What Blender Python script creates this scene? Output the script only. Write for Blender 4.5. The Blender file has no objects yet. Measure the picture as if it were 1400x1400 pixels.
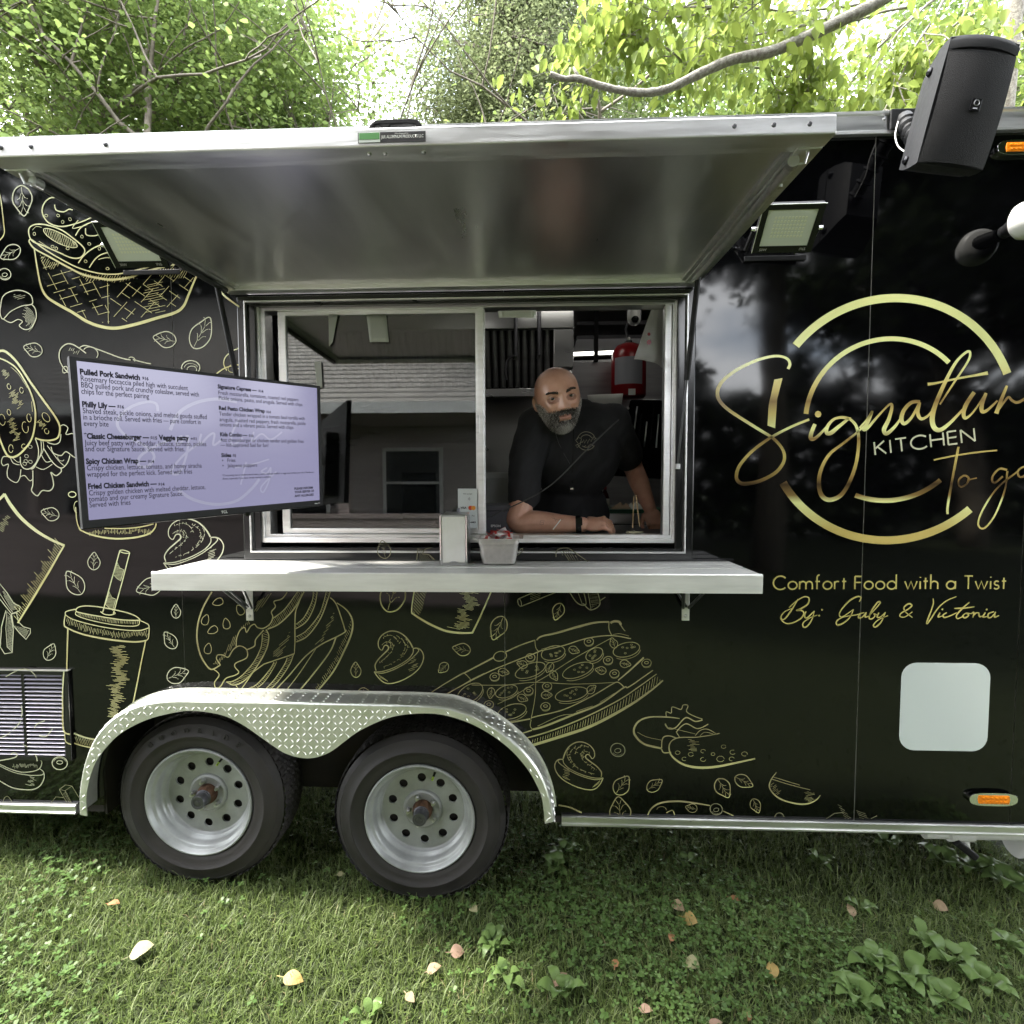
import bpy, bmesh, math, random
import numpy as np
from mathutils import Vector, Matrix, geometry, noise
scn = bpy.context.scene
COL = scn.collection
R = math.radians
random.seed(7)
RNG = np.random.default_rng(7)

# ------------------------------------------------------------------ camera
F, D, H = 740.0, 2.05, 1.615          # focal length in pixels of a 1400 px frame, distance to the wall, eye height
YAW, PITCH, ROLL = R(2.344), R(3.081), R(-0.158)
_fw = Vector((-math.sin(YAW) * math.cos(PITCH), math.cos(YAW) * math.cos(PITCH), -math.sin(PITCH)))
_rt = Vector((math.cos(YAW), math.sin(YAW), 0))
_up = _rt.cross(_fw)
_r2 = _rt * math.cos(ROLL) + _up * math.sin(ROLL)
_u2 = -_rt * math.sin(ROLL) + _up * math.cos(ROLL)
CAM = Vector((0, -D, H))
cd = bpy.data.cameras.new('camera')
cam = bpy.data.objects.new('camera', cd)
COL.objects.link(cam)
m = Matrix((_r2, _u2, -_fw)).transposed().to_4x4()
m.translation = CAM
cam.matrix_world = m
cd.sensor_width = 36
cd.lens = F / 1400 * 36
cd.clip_start = 0.02
cd.clip_end = 600
scn.camera = cam

# ------------------------------------------------------------------ world, sun, exposure
SUN_EL, SUN_AZ = R(57), R(2)         # azimuth measured from -X (along the trailer) towards the lawn side
SUNV = Vector((-math.cos(SUN_EL) * math.cos(SUN_AZ), -math.cos(SUN_EL) * math.sin(SUN_AZ), math.sin(SUN_EL)))
w = bpy.data.worlds.new('World')
scn.world = w
w.use_nodes = True
nt = w.node_tree
nt.nodes.clear()
wo = nt.nodes.new('ShaderNodeOutputWorld')
bg = nt.nodes.new('ShaderNodeBackground')
bg.inputs['Strength'].default_value = 0.15
sky = nt.nodes.new('ShaderNodeTexSky')
sky.sky_type = 'NISHITA'
sky.sun_disc = False
sky.sun_elevation = SUN_EL
sky.sun_rotation = math.atan2(SUNV.x, SUNV.y)
sky.dust_density = 2.0
tc = nt.nodes.new('ShaderNodeTexCoord')
mp = nt.nodes.new('ShaderNodeMapping')
mp.inputs['Scale'].default_value = (1, 1, 2.2)
nz = nt.nodes.new('ShaderNodeTexNoise')
nz.inputs['Scale'].default_value = 2.6
nz.inputs['Detail'].default_value = 7
nz.inputs['Roughness'].default_value = 0.55
rp = nt.nodes.new('ShaderNodeValToRGB')
rp.color_ramp.elements[0].position = 0.36
rp.color_ramp.elements[0].color = (0.25, 0.25, 0.25, 1)
rp.color_ramp.elements[1].position = 0.52
mx = nt.nodes.new('ShaderNodeMixRGB')
mx.inputs[2].default_value = (9.3, 9.5, 9.8, 1)
L = nt.links.new
L(tc.outputs['Generated'], mp.inputs['Vector'])
L(mp.outputs[0], nz.inputs['Vector'])
L(nz.outputs['Fac'], rp.inputs[0])
L(rp.outputs[0], mx.inputs[0])
L(sky.outputs[0], mx.inputs[1])
L(mx.outputs[0], bg.inputs['Color'])
L(bg.outputs[0], wo.inputs['Surface'])

sd = bpy.data.lights.new('sun', 'SUN')
sd.energy = 2.0
sd.angle = R(7)
sd.color = (1, 0.95, 0.86)
so = bpy.data.objects.new('sun', sd)
so.rotation_euler = SUNV.to_track_quat('Z', 'Y').to_euler()
so.location = (-4, -2, 9)
COL.objects.link(so)
vs = scn.view_settings
vs.view_transform = 'Standard'
vs.look = 'None'
vs.gamma = 1
vs.exposure = 3.0
scn.cycles.use_denoising = True
scn.cycles.max_bounces = 10
scn.cycles.transparent_max_bounces = 12
scn.cycles.caustics_reflective = False
scn.cycles.caustics_refractive = False
scn.cycles.sample_clamp_indirect = 6

# ------------------------------------------------------------------ helpers
def P(x, y, Y=0.0):
    """photo pixel (1400 grid) -> point on the upright plane at depth Y"""
    v = _fw + _r2 * ((x - 700) / F) + _u2 * ((700 - y) / F)
    return CAM + v * ((D + Y) / v.y)

def PZ(x, y, z):
    """photo pixel -> point on the level plane at height z"""
    v = _fw + _r2 * ((x - 700) / F) + _u2 * ((700 - y) / F)
    return CAM + v * ((z - H) / v.z)

def gz(x, y=0.0):
    """height of the lawn"""
    a = max(-2.5, min(1.5, x + 0.44))
    return -0.026 + (-0.048 * a / 0.88 if a < 0 else -0.012 * a)

ROOT = {}

def _rloc(o):
    return ROOT.get(o.name, Vector((0, 0, 0))) if o else Vector((0, 0, 0))

def tag(o, label=None, cat=None, group=None, kind=None):
    if label: o['label'] = label
    if cat: o['category'] = cat
    if group: o['group'] = group
    if kind: o['kind'] = kind
    return o

def thing(name, label, cat, loc, group=None):
    o = bpy.data.objects.new(name, None)
    o.empty_display_size = 0.1
    o.location = loc
    COL.objects.link(o)
    ROOT[o.name] = Vector(loc)
    return tag(o, label, cat, group)

def finish(name, me, mat, parent=None, smooth=None):
    o = bpy.data.objects.new(name, me)
    COL.objects.link(o)
    if mat is not None:
        me.materials.append(mat)
    if parent is not None:
        o.parent = parent
        r = _rloc(parent)
        me.transform(Matrix.Translation(-r))
        ROOT[o.name] = r
    if smooth is not None:
        me.shade_smooth()
        if smooth < 180:
            me.set_sharp_from_angle(angle=R(smooth))
    return o

class MB:
    def __init__(s):
        s.v, s.f = [], []
    def add(s, vs_, fs):
        o = len(s.v)
        s.v += [tuple(a) for a in vs_]
        s.f += [tuple(i + o for i in f) for f in fs]
        return s
    def box(s, x0, x1, y0, y1, z0, z1, M=None):
        vv = [(x, y, z) for z in (z0, z1) for y in (y0, y1) for x in (x0, x1)]
        if M is not None: vv = [M @ Vector(a) for a in vv]
        return s.add(vv, [(0, 2, 3, 1), (4, 5, 7, 6), (0, 1, 5, 4), (2, 6, 7, 3), (0, 4, 6, 2), (1, 3, 7, 5)])
    def ring(s, c, ax, r, n, ph=0):
        ax = ax.normalized()
        a = ax.orthogonal().normalized()
        b = ax.cross(a)
        return [c + a * (r * math.cos(2 * math.pi * i / n + ph)) + b * (r * math.sin(2 * math.pi * i / n + ph)) for i in range(n)]
    def cyl(s, p0, p1, r0, r1=None, n=16, caps=True):
        p0, p1 = Vector(p0), Vector(p1)
        r1 = r0 if r1 is None else r1
        ax = p1 - p0
        vv = s.ring(p0, ax, r0, n) + s.ring(p1, ax, r1, n)
        ff = [(i, (i + 1) % n, n + (i + 1) % n, n + i) for i in range(n)]
        if caps: ff += [tuple(range(n - 1, -1, -1)), tuple(range(n, 2 * n))]
        return s.add(vv, ff)
    def tube(s, pts, rad, n=8, caps=True):
        pts = [Vector(p) for p in pts]
        k = len(pts)
        if not hasattr(rad, '__len__'): rad = [rad] * k
        t0 = (pts[1] - pts[0]).normalized()
        a = t0.orthogonal().normalized()
        vv = []
        for i in range(k):
            t = (pts[min(i + 1, k - 1)] - pts[max(i - 1, 0)])
            t = t.normalized() if t.length > 1e-9 else t0
            a = (a - t * a.dot(t))
            a = a.normalized() if a.length > 1e-6 else t.orthogonal().normalized()
            b = t.cross(a)
            vv += [pts[i] + (a * math.cos(2 * math.pi * j / n) + b * math.sin(2 * math.pi * j / n)) * rad[i] for j in range(n)]
        ff = [(i * n + j, i * n + (j + 1) % n, (i + 1) * n + (j + 1) % n, (i + 1) * n + j) for i in range(k - 1) for j in range(n)]
        if caps: ff += [tuple(range(n - 1, -1, -1)), tuple((k - 1) * n + j for j in range(n))]
        return s.add(vv, ff)
    def lathe(s, prof, c, ax, n=48, cap0=False, cap1=False):
        """prof: (radius, distance along ax) pairs"""
        c, ax = Vector(c), Vector(ax).normalized()
        a = ax.orthogonal().normalized()
        b = ax.cross(a)
        vv = []
        for r, h in prof:
            vv += [c + ax * h + (a * math.cos(2 * math.pi * j / n) + b * math.sin(2 * math.pi * j / n)) * r for j in range(n)]
        ff = [(i * n + j, i * n + (j + 1) % n, (i + 1) * n + (j + 1) % n, (i + 1) * n + j) for i in range(len(prof) - 1) for j in range(n)]
        if cap0: ff.append(tuple(range(n - 1, -1, -1)))
        if cap1: ff.append(tuple((len(prof) - 1) * n + j for j in range(n)))
        return s.add(vv, ff)
    def poly(s, loops, fn):
        """loops: list of 2D loops (first outer, then holes); fn(u,v)->3D"""
        tri = geometry.tessellate_polygon([[Vector((a, b, 0)) for a, b in l] for l in loops])
        fl = [q for l in loops for q in l]
        return s.add([fn(*q) for q in fl], tri)
    def prism(s, loop, fa, fb):
        """2D loop extruded between the maps fa and fb, with caps"""
        n = len(loop)
        tri = geometry.tessellate_polygon([[Vector((a, b, 0)) for a, b in loop]])
        s.add([fa(*q) for q in loop] + [fb(*q) for q in loop],
              [t for t in tri] + [tuple(i + n for i in reversed(t)) for t in tri] + [(i, (i + 1) % n, n + (i + 1) % n, n + i) for i in range(n)])
        return s
    def profx(s, prof, x0, x1):
        """(y,z) profile run along X"""
        return s.prism(prof, lambda y, z: (x0, y, z), lambda y, z: (x1, y, z))
    def build(s, name, mat, parent=None, smooth=None, bevel=0, seg=2, fix=True):
        me = bpy.data.meshes.new(name)
        me.from_pydata(s.v, [], s.f)
        if bevel or fix:
            bm = bmesh.new()
            bm.from_mesh(me)
            if fix: bmesh.ops.recalc_face_normals(bm, faces=bm.faces)
            if bevel:
                es = [e for e in bm.edges if len(e.link_faces) == 2 and e.calc_face_angle(0) > 0.5]
                bmesh.ops.bevel(bm, geom=es, offset=bevel, segments=seg, affect='EDGES', profile=0.5, clamp_overlap=True)
            bm.to_mesh(me)
            bm.free()
        return finish(name, me, mat, parent, smooth)

def frame(pos, rz=0, rx=0, ry=0):
    return Matrix.Translation(pos) @ Matrix.Rotation(rz, 4, 'Z') @ Matrix.Rotation(rx, 4, 'X') @ Matrix.Rotation(ry, 4, 'Y')

def cat_rom(pts, k=8, closed=False):
    p = [np.array(a, float) for a in pts]
    n = len(p)
    if n < 3 and not closed: return p
    out = []
    for i in range(n if closed else n - 1):
        if closed: a, b, c, d = p[(i - 1) % n], p[i], p[(i + 1) % n], p[(i + 2) % n]
        else: a, b, c, d = p[max(i - 1, 0)], p[i], p[i + 1], p[min(i + 2, n - 1)]
        for j in range(k):
            t = j / k
            out.append(0.5 * (2 * b + (c - a) * t + (2 * a - 5 * b + 4 * c - d) * t * t + (3 * b - a - 3 * c + d) * t ** 3))
    if not closed: out.append(p[-1])
    return out

def text_mesh(txt, size, M, name, mat, parent, bold=0.0, align='LEFT', width=None, extrude=0.0):
    """built-in font text laid in the XY plane of M"""
    cu = bpy.data.curves.new('t', 'FONT')
    cu.body = txt
    cu.size = size
    cu.offset = bold
    cu.align_x = align
    cu.extrude = extrude
    cu.resolution_u = 3
    ob = bpy.data.objects.new('t', cu)
    me = bpy.data.meshes.new_from_object(ob)
    me.name = name
    bpy.data.objects.remove(ob)
    bpy.data.curves.remove(cu)
    me.materials.clear()
    if width and len(me.vertices):
        xs = [v.co.x for v in me.vertices]
        k = width / max(1e-6, max(xs) - (min(xs) if align == 'CENTER' else 0))
        me.transform(Matrix.Diagonal((k, 1, 1, 1)))
    me.transform(M)
    return finish(name, me, mat, parent)

# ------------------------------------------------------------------ materials
def mat(name, col=(0.5, 0.5, 0.5), rough=0.5, metal=0.0, **kw):
    m_ = bpy.data.materials.new(name)
    m_.use_nodes = True
    b = m_.node_tree.nodes['Principled BSDF']
    b.inputs['Base Color'].default_value = (*col, 1)
    b.inputs['Roughness'].default_value = rough
    b.inputs['Metallic'].default_value = metal
    for k, v_ in kw.items():
        b.inputs[k.replace('_', ' ')].default_value = v_
    return m_

class N:
    """tiny node helper bound to one material"""
    def __init__(s, m_):
        s.m = m_
        s.t = m_.node_tree
        s.b = s.t.nodes['Principled BSDF']
        s.tc = s.t.nodes.new('ShaderNodeTexCoord')
    def n(s, typ, **kw):
        x = s.t.nodes.new(typ)
        for k, v_ in kw.items():
            if k in x.inputs: x.inputs[k].default_value = v_
            else: setattr(x, k, v_)
        return x
    def l(s, a, b): s.t.links.new(a, b)
    def noise(s, scale=(1, 1, 1), sc=5.0, detail=4, rough=0.5, coord='Object'):
        mp_ = s.n('ShaderNodeMapping')
        mp_.inputs['Scale'].default_value = scale
        s.l(s.tc.outputs[coord], mp_.inputs[0])
        z = s.n('ShaderNodeTexNoise', Scale=sc, Detail=detail, Roughness=rough)
        s.l(mp_.outputs[0], z.inputs['Vector'])
        return z.outputs['Fac']
    def ramp(s, fac, stops, interp='LINEAR'):
        r = s.n('ShaderNodeValToRGB')
        r.color_ramp.interpolation = interp
        e = r.color_ramp.elements
        while len(e) < len(stops): e.new(0.5)
        for el, (p_, c) in zip(e, stops):
            el.position = p_
            el.color = (*c, 1) if hasattr(c, '__len__') else (c, c, c, 1)
        s.l(fac, r.inputs[0])
        return r.outputs[0]
    def bump(s, h, strength=0.2, dist=0.01):
        b = s.n('ShaderNodeBump', Strength=strength, Distance=dist)
        s.l(h, b.inputs['Height'])
        s.l(b.outputs[0], s.b.inputs['Normal'])
    def base(s, c): s.l(c, s.b.inputs['Base Color'])
    def rough(s, c): s.l(c, s.b.inputs['Roughness'])

def worn(name, c0, c1, r0, r1, metal=0.0, sc=6, stretch=(1, 1, 1), bump=0.0, detail=5, bsc=None, **kw):
    """two-tone noise material"""
    m_ = mat(name, c0, r0, metal, **kw)
    q = N(m_)
    f = q.noise(stretch, sc, detail, 0.6)
    q.base(q.ramp(f, [(0.32, c0), (0.68, c1)]))
    q.rough(q.ramp(f, [(0.3, r0), (0.7, r1)]))
    if bump: q.bump(q.noise(stretch, bsc or sc * 3, detail), bump, 0.01)
    return m_

M_ = {}
# glossy black wrap; the sheet is not quite flat, so the reflections wander
mw = mat('black_wrap', (0.0014, 0.0014, 0.0019), 0.05, 0, Specular_IOR_Level=0.44)
q = N(mw)
q.bump(q.noise((1, 1, 1), 2.3, 2), 0.10, 0.012)
q.rough(q.ramp(q.noise((1, 1, 1), 9, 5), [(0.3, 0.035), (0.7, 0.075)]))
M_['wrap'] = mw
M_['trim_black'] = mat('black_trim', (0.012, 0.012, 0.013), 0.14)
M_['alu'] = worn('mill_aluminium', (0.62, 0.62, 0.62), (0.80, 0.80, 0.79), 0.28, 0.45, 1.0, 14, (0.25, 3, 3), 0.03)
M_['alu_bright'] = worn('bright_aluminium', (0.74, 0.74, 0.73), (0.86, 0.86, 0.86), 0.3, 0.5, 1.0, 18, (0.3, 2, 4), 0.02)
M_['alu_sheet'] = worn('aluminium_sheet', (0.70, 0.705, 0.70), (0.80, 0.80, 0.79), 0.27, 0.40, 1.0, 4, (2.5, 0.5, 1), 0.015, 6, 30)
M_['alu_counter'] = worn('counter_aluminium', (0.66, 0.66, 0.63), (0.78, 0.78, 0.75), 0.35, 0.55, 0.45, 16, (0.4, 3, 3), 0.03)
M_['seam'] = mat('seam_grey', (0.32, 0.31, 0.30), 0.5)
M_['plate'] = worn('tread_plate', (0.66, 0.67, 0.61), (0.78, 0.78, 0.73), 0.28, 0.42, 0.8, 22, (1, 1, 1), 0.05)
M_['rubber'] = worn('tyre_rubber', (0.010, 0.009, 0.009), (0.028, 0.024, 0.022), 0.55, 0.8, 0, 7, (1, 1, 1), 0.08, 8, 60)
M_['rim'] = worn('silver_wheel_paint', (0.27, 0.28, 0.275), (0.38, 0.395, 0.39), 0.34, 0.52, 0.3, 11, (1, 1, 1), 0.03, 8)
M_['rust'] = worn('rusty_steel', (0.05, 0.024, 0.014), (0.13, 0.065, 0.032), 0.6, 0.85, 0.3, 40, (1, 1, 1), 0.3)
M_['steel'] = mat('bolt_steel', (0.55, 0.55, 0.56), 0.3, 1.0)
M_['dark_steel'] = mat('dark_steel', (0.10, 0.10, 0.11), 0.4, 0.7)
M_['chrome'] = mat('chrome', (0.82, 0.82, 0.82), 0.08, 1.0)
M_['under'] = worn('underbody', (0.012, 0.011, 0.010), (0.03, 0.025, 0.02), 0.8, 0.95, 0, 8)
M_['black_plastic'] = worn('black_plastic', (0.007, 0.007, 0.008), (0.012, 0.012, 0.013), 0.45, 0.6, 0, 30, (1, 1, 1), 0.02, Specular_IOR_Level=0.25)
M_['matt_black'] = worn('matt_black', (0.008, 0.0085, 0.010), (0.013, 0.0135, 0.015), 0.55, 0.7, 0, 60, (1, 1, 1), 0.05, Specular_IOR_Level=0.3)
M_['white_plastic'] = mat('white_plastic', (0.72, 0.72, 0.70), 0.35)
M_['amber'] = mat('amber_lens', (0.85, 0.24, 0.01), 0.15, 0)
M_['paper'] = mat('paper', (0.72, 0.73, 0.68), 0.7)
M_['stainless'] = worn('stainless', (0.47, 0.47, 0.48), (0.53, 0.53, 0.53), 0.26, 0.34, 1.0, 3, (0.6, 1, 2), 0.0, 2)
M_['pan_steel'] = worn('pan_steel', (0.52, 0.50, 0.47), (0.66, 0.63, 0.60), 0.3, 0.48, 0.75, 30, (1, 1, 1), 0.05)
M_['red_paint'] = mat('red_paint', (0.28, 0.008, 0.012), 0.28)
M_['wood'] = worn('pale_wood', (0.42, 0.29, 0.15), (0.55, 0.40, 0.22), 0.5, 0.7, 0, 30, (1, 1, 8))

# printed gold: the print itself runs from pale lime gold to brown and back down the wall
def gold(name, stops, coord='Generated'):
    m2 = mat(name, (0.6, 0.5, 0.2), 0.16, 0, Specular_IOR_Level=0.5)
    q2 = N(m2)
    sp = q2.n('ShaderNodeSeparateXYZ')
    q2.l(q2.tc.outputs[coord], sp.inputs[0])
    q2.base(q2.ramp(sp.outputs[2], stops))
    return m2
LIME, GOLD, BRN, DK = (0.80, 0.82, 0.36), (0.58, 0.46, 0.15), (0.24, 0.15, 0.05), (0.05, 0.03, 0.015)
M_['gold'] = gold('gold_print', [(0, (0.66, 0.64, 0.32)), (0.35, (0.50, 0.44, 0.20)), (0.7, (0.66, 0.65, 0.38)), (1, (0.70, 0.71, 0.42))])
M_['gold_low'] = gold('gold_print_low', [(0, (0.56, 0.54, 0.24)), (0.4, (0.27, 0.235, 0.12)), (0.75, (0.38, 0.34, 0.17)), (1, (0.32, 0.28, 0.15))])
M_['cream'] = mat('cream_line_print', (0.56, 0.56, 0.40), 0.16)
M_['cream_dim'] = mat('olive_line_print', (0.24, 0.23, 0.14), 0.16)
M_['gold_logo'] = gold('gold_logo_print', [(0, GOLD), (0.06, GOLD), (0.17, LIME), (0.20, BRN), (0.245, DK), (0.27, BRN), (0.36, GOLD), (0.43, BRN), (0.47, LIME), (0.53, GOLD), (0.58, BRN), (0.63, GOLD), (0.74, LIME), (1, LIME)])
M_['gold_flat'] = mat('gold_letter_print', (0.58, 0.50, 0.17), 0.16)

def leaf_mat(name, c0, c1, trans=0.45, sc=3.0, rough=0.45):
    m2 = bpy.data.materials.new(name)
    m2.use_nodes = True
    q2 = N(m2)
    f = q2.noise((1, 1, 1), sc, 3)
    ge = q2.n('ShaderNodeNewGeometry')
    av = q2.n('ShaderNodeMath', operation='MULTIPLY_ADD')
    av.inputs[1].default_value = 0.55
    q2.l(ge.outputs['Random Per Island'], av.inputs[0])
    hf_ = q2.n('ShaderNodeMath', operation='MULTIPLY')
    hf_.inputs[1].default_value = 0.45
    q2.l(f, hf_.inputs[0])
    q2.l(hf_.outputs[0], av.inputs[2])
    col = q2.ramp(av.outputs[0], [(0.12, tuple(k * 0.82 for k in c0)), (0.5, tuple((k + l_) / 2 for k, l_ in zip(c0, c1))), (0.88, tuple(k * 1.15 for k in c1))])
    q2.b.inputs['Specular IOR Level'].default_value = 0.3
    q2.base(col)
    q2.b.inputs['Roughness'].default_value = rough
    tl = q2.n('ShaderNodeBsdfTranslucent')
    br_ = q2.n('ShaderNodeBrightContrast')
    br_.inputs['Bright'].default_value = 0.03
    q2.l(col, br_.inputs[0])
    q2.l(br_.outputs[0], tl.inputs[0])
    mxs = q2.n('ShaderNodeMixShader')
    mxs.inputs[0].default_value = trans
    q2.l(q2.b.outputs[0], mxs.inputs[1])
    q2.l(tl.outputs[0], mxs.inputs[2])
    q2.l(mxs.outputs[0], q2.t.nodes['Material Output'].inputs[0])
    return m2

# ================================================================== the trailer
TZ0, TZ1 = 0.285, 2.925
TX0, TX1, TY1 = -4.2, 3.2, 2.35
trailer = thing('food_trailer', 'black food trailer with gold line drawings, open awning and tandem wheels', 'food trailer', (-0.9, 1.2, 0))

CREASE = [(110,1114),(110,1085),(114,1057),(122,1030),(133,1008),(148,990),(166,977),(190,967),(215,962),(245,960),(300,961),(370,962),(440,964),(510,965.5),(570,967),(600,969),(620,972),(655,985),(687,1005),(715,1030),(735,1057),(747,1085),(753,1108),(755,1124)]
INNER = [(119,1116),(118,1090),(122,1067),(131,1042),(145,1022),(162,1005),(185,991),(210,981),(240,974),(260,972),(285,974),(310,980),(335,993),(355,1007),(375,1021),(390,1030),(410,1036),(430,1036),(450,1029),(467,1017),(487,1002),(512,989),(537,980),(565,976),(595,976),(620,981),(647,991),(675,1007),(700,1027),(720,1050),(732,1070),(741,1092),(745,1126)]
FY = -0.10
crease = [P(x, y, FY) for x, y in cat_rom(CREASE, 4)]
inner = [P(x, y, FY) for x, y in cat_rom(INNER, 4)]
AX0, AX1 = min(p.x for p in crease) + 0.012, max(p.x for p in crease) - 0.012
def arch_z(x):
    if x <= AX0 or x >= AX1: return None
    best = 0
    for a, b in zip(crease, crease[1:]):
        if (a.x - x) * (b.x - x) <= 0 and abs(a.x - b.x) > 1e-6:
            best = max(best, a.z + (b.z - a.z) * (x - a.x) / (b.x - a.x))
    return best - 0.014

WX0, WX1, WZ0, WZ1 = P(335, 600).x, P(945, 600).x, 1.325, P(640, 404).z     # the hole for the serving window
seams = [TX0, -1.382, -0.113, 1.219, 1.79, TX1]
ZA, ZB = TZ0 + 0.035, TZ1 - 0.07
for i, (xa, xb) in enumerate(zip(seams, seams[1:])):
    xa, xb = xa + 0.0012, xb - 0.0012
    cuts = sorted(set([xa, xb] + [x for x in (WX0, WX1, AX0, AX1) if xa < x < xb] + [x for x in np.linspace(AX0, AX1, 90)[1:-1] if xa < x < xb]))
    mb = MB()
    tilt = [0.0012, -0.0010, 0.0022, -0.0016, 0.001][i]
    yy = lambda x: (x - (xa + xb) / 2) * tilt
    for a, b in zip(cuts, cuts[1:]):
        c = (a + b) / 2
        la, lb = (ZA, ZA)
        if AX0 < c < AX1:
            la, lb = arch_z(max(a, AX0 + 1e-4)) or ZA, arch_z(min(b, AX1 - 1e-4)) or ZA
        spans = [((la, lb), (WZ0, WZ0)), ((WZ1, WZ1), (ZB, ZB))] if WX0 < c < WX1 else [((la, lb), (ZB, ZB))]
        for (z0a, z0b), (z1a, z1b) in spans:
            mb.add([(a, yy(a), z0a), (b, yy(b), z0b), (b, yy(b), z1b), (a, yy(a), z1a)], [(0, 1, 2, 3)])
    bmv = mb.build('wall_panel', M_['wrap'], trailer, fix=False)
    bm = bmesh.new(); bm.from_mesh(bmv.data); bmesh.ops.remove_doubles(bm, verts=bm.verts, dist=1e-5); bm.to_mesh(bmv.data); bm.free()
    WALLS = globals().setdefault('WALLS', []); WALLS.append(bmv)
# pale edge strip that shows in the joints
for x in seams[1:-1]:
    mb = MB()
    z0 = max(ZA, (arch_z(x) or 0) + 0.02)
    z1 = WZ0 - 0.04 if WX0 < x < WX1 else ZB
    mb.box(x - 0.004, x + 0.004, 0.003, 0.006, z0, z1)
    mb.build('panel_joint', M_['seam'], trailer)
    if WX0 < x < WX1:
        MB().box(x - 0.004, x + 0.004, 0.003, 0.006, WZ1 + 0.04, ZB).build('panel_joint', M_['seam'], trailer)

# body box: roof, ends, back, floor
MB().box(TX0, TX1, 0.012, TY1, TZ1 - 0.05, TZ1 - 0.012).build('roof', M_['alu'], trailer)
MB().box(TX0, TX1, TY1 - 0.03, TY1, TZ0 + 0.04, TZ1 - 0.052).build('back_wall', M_['stainless'], trailer)
MB().box(TX0, TX0 + 0.03, 0.014, TY1 - 0.032, TZ0 + 0.04, TZ1 - 0.052).build('end_wall', M_['wrap'], trailer)
MB().box(TX1 - 0.03, TX1, 0.014, TY1 - 0.032, TZ0 + 0.04, TZ1 - 0.052).build('end_wall', M_['wrap'], trailer)
# inner lining behind the front sheets (four pieces round the window)
li = MB()
for a in ((TX0 + 0.03, WX0 - 0.01, 0.95, ZB), (WX1 + 0.01, TX1 - 0.03, 0.95, ZB), (WX0 - 0.01, WX1 + 0.01, WZ1 + 0.012, ZB), (WX0 - 0.01, WX1 + 0.01, 0.95, WZ0 - 0.012)):
    li.box(a[0], a[1], 0.014, 0.055, a[2], a[3])
li.build('inner_lining', M_['stainless'], trailer)
fl = MB()
fl.box(TX0, TX1, 0.32, TY1 - 0.32, TZ0 + 0.0, TZ0 + 0.10)
fl.box(TX0, AX0 - 0.01, 0.012, 0.32, TZ0 + 0.0, TZ0 + 0.10)
fl.box(AX1 + 0.01, TX1, 0.012, 0.32, TZ0 + 0.0, TZ0 + 0.10)
fl.build('floor', M_['under'], trailer)
ww = MB()
ww.box(AX0, AX1, 0.30, 0.319, TZ0 - 0.02, 0.86)
ww.box(AX0, AX1, 0.014, 0.30, 0.80, 0.82)
ww.box(AX0 - 0.008, AX0, 0.014, 0.30, TZ0 - 0.01, 0.80)
ww.box(AX1, AX1 + 0.008, 0.014, 0.30, TZ0 - 0.01, 0.80)
ww.build('wheel_well', M_['under'], trailer)

# rails
def rail(x0, x1):
    z = TZ0
    return MB().profx([(0.01, z), (-0.012, z), (-0.017, z + 0.004), (-0.017, z + 0.010), (-0.011, z + 0.013), (-0.011, z + 0.027), (-0.016, z + 0.030), (-0.016, z + 0.037), (-0.012, z + 0.041), (0.01, z + 0.041)], x0, x1)
xl = P(107, 1105).x
xr = P(768, 1120).x
rail(TX0, xl).build('bottom_rail', M_['alu'], trailer)
rail(xr, TX1).build('bottom_rail', M_['alu'], trailer)
for px, py in ((788, 1118), (944, 1122), (1172, 1128)):
    p = P(px, py, -0.012)
    MB().lathe([(0.0001, -0.005), (0.004, -0.004), (0.006, 0.0)], p, (0, 1, 0), 10).build('rivet', M_['steel'], trailer, 40)
z = TZ1
MB().profx([(0.03, z), (-0.012, z), (-0.020, z - 0.005), (-0.020, z - 0.013), (-0.012, z - 0.017), (-0.012, z - 0.066), (-0.017, z - 0.070), (-0.017, z - 0.080), (0.011, z - 0.080), (0.011, z - 0.02), (0.03, z - 0.011)], TX0, TX1).build('roof_rail', M_['alu'], trailer)
p = P(1209, 162, -0.013)
MB().lathe([(0.0001, -0.006), (0.005, -0.005), (0.007, 0.001)], p, (0, 1, 0), 12).build('rivet', M_['steel'], trailer, 40)

# ------------------------------------------------------------------ fender
fend = MB()
loop = [(p.x, p.z) for p in crease] + [(p.x, p.z) for p in reversed(inner)]
fend.prism(loop, lambda u, v: (u, FY, v), lambda u, v: (u, FY + 0.004, v))
top = MB()
n = len(crease)
def offs(i, d):
    a, b = crease[max(i - 1, 0)], crease[min(i + 1, n - 1)]
    t = Vector((b.x - a.x, 0, b.z - a.z)).normalized()
    return Vector((-t.z, 0, t.x)) * d
rows = [(FY, 0.0, 0.0), (FY + 0.002, 0.004, 0), (FY + 0.006, 0.007, 0), (FY + 0.012, 0.009, 0), (-0.004, 0.012, 0), (-0.004, 0.020, 0)]
vv = []
for yv, dd, _ in rows:
    for i, p in enumerate(crease):
        o = offs(i, dd)
        vv.append((p.x + o.x, yv, p.z + o.z))
top.add(vv, [(r * n + i, r * n + i + 1, (r + 1) * n + i + 1, (r + 1) * n + i) for r in range(len(rows) - 1) for i in range(n - 1)])
fender = fend.build('fender', M_['plate'], trailer, 30)
top.build('fender_top', M_['plate'], fender, 50)
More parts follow.
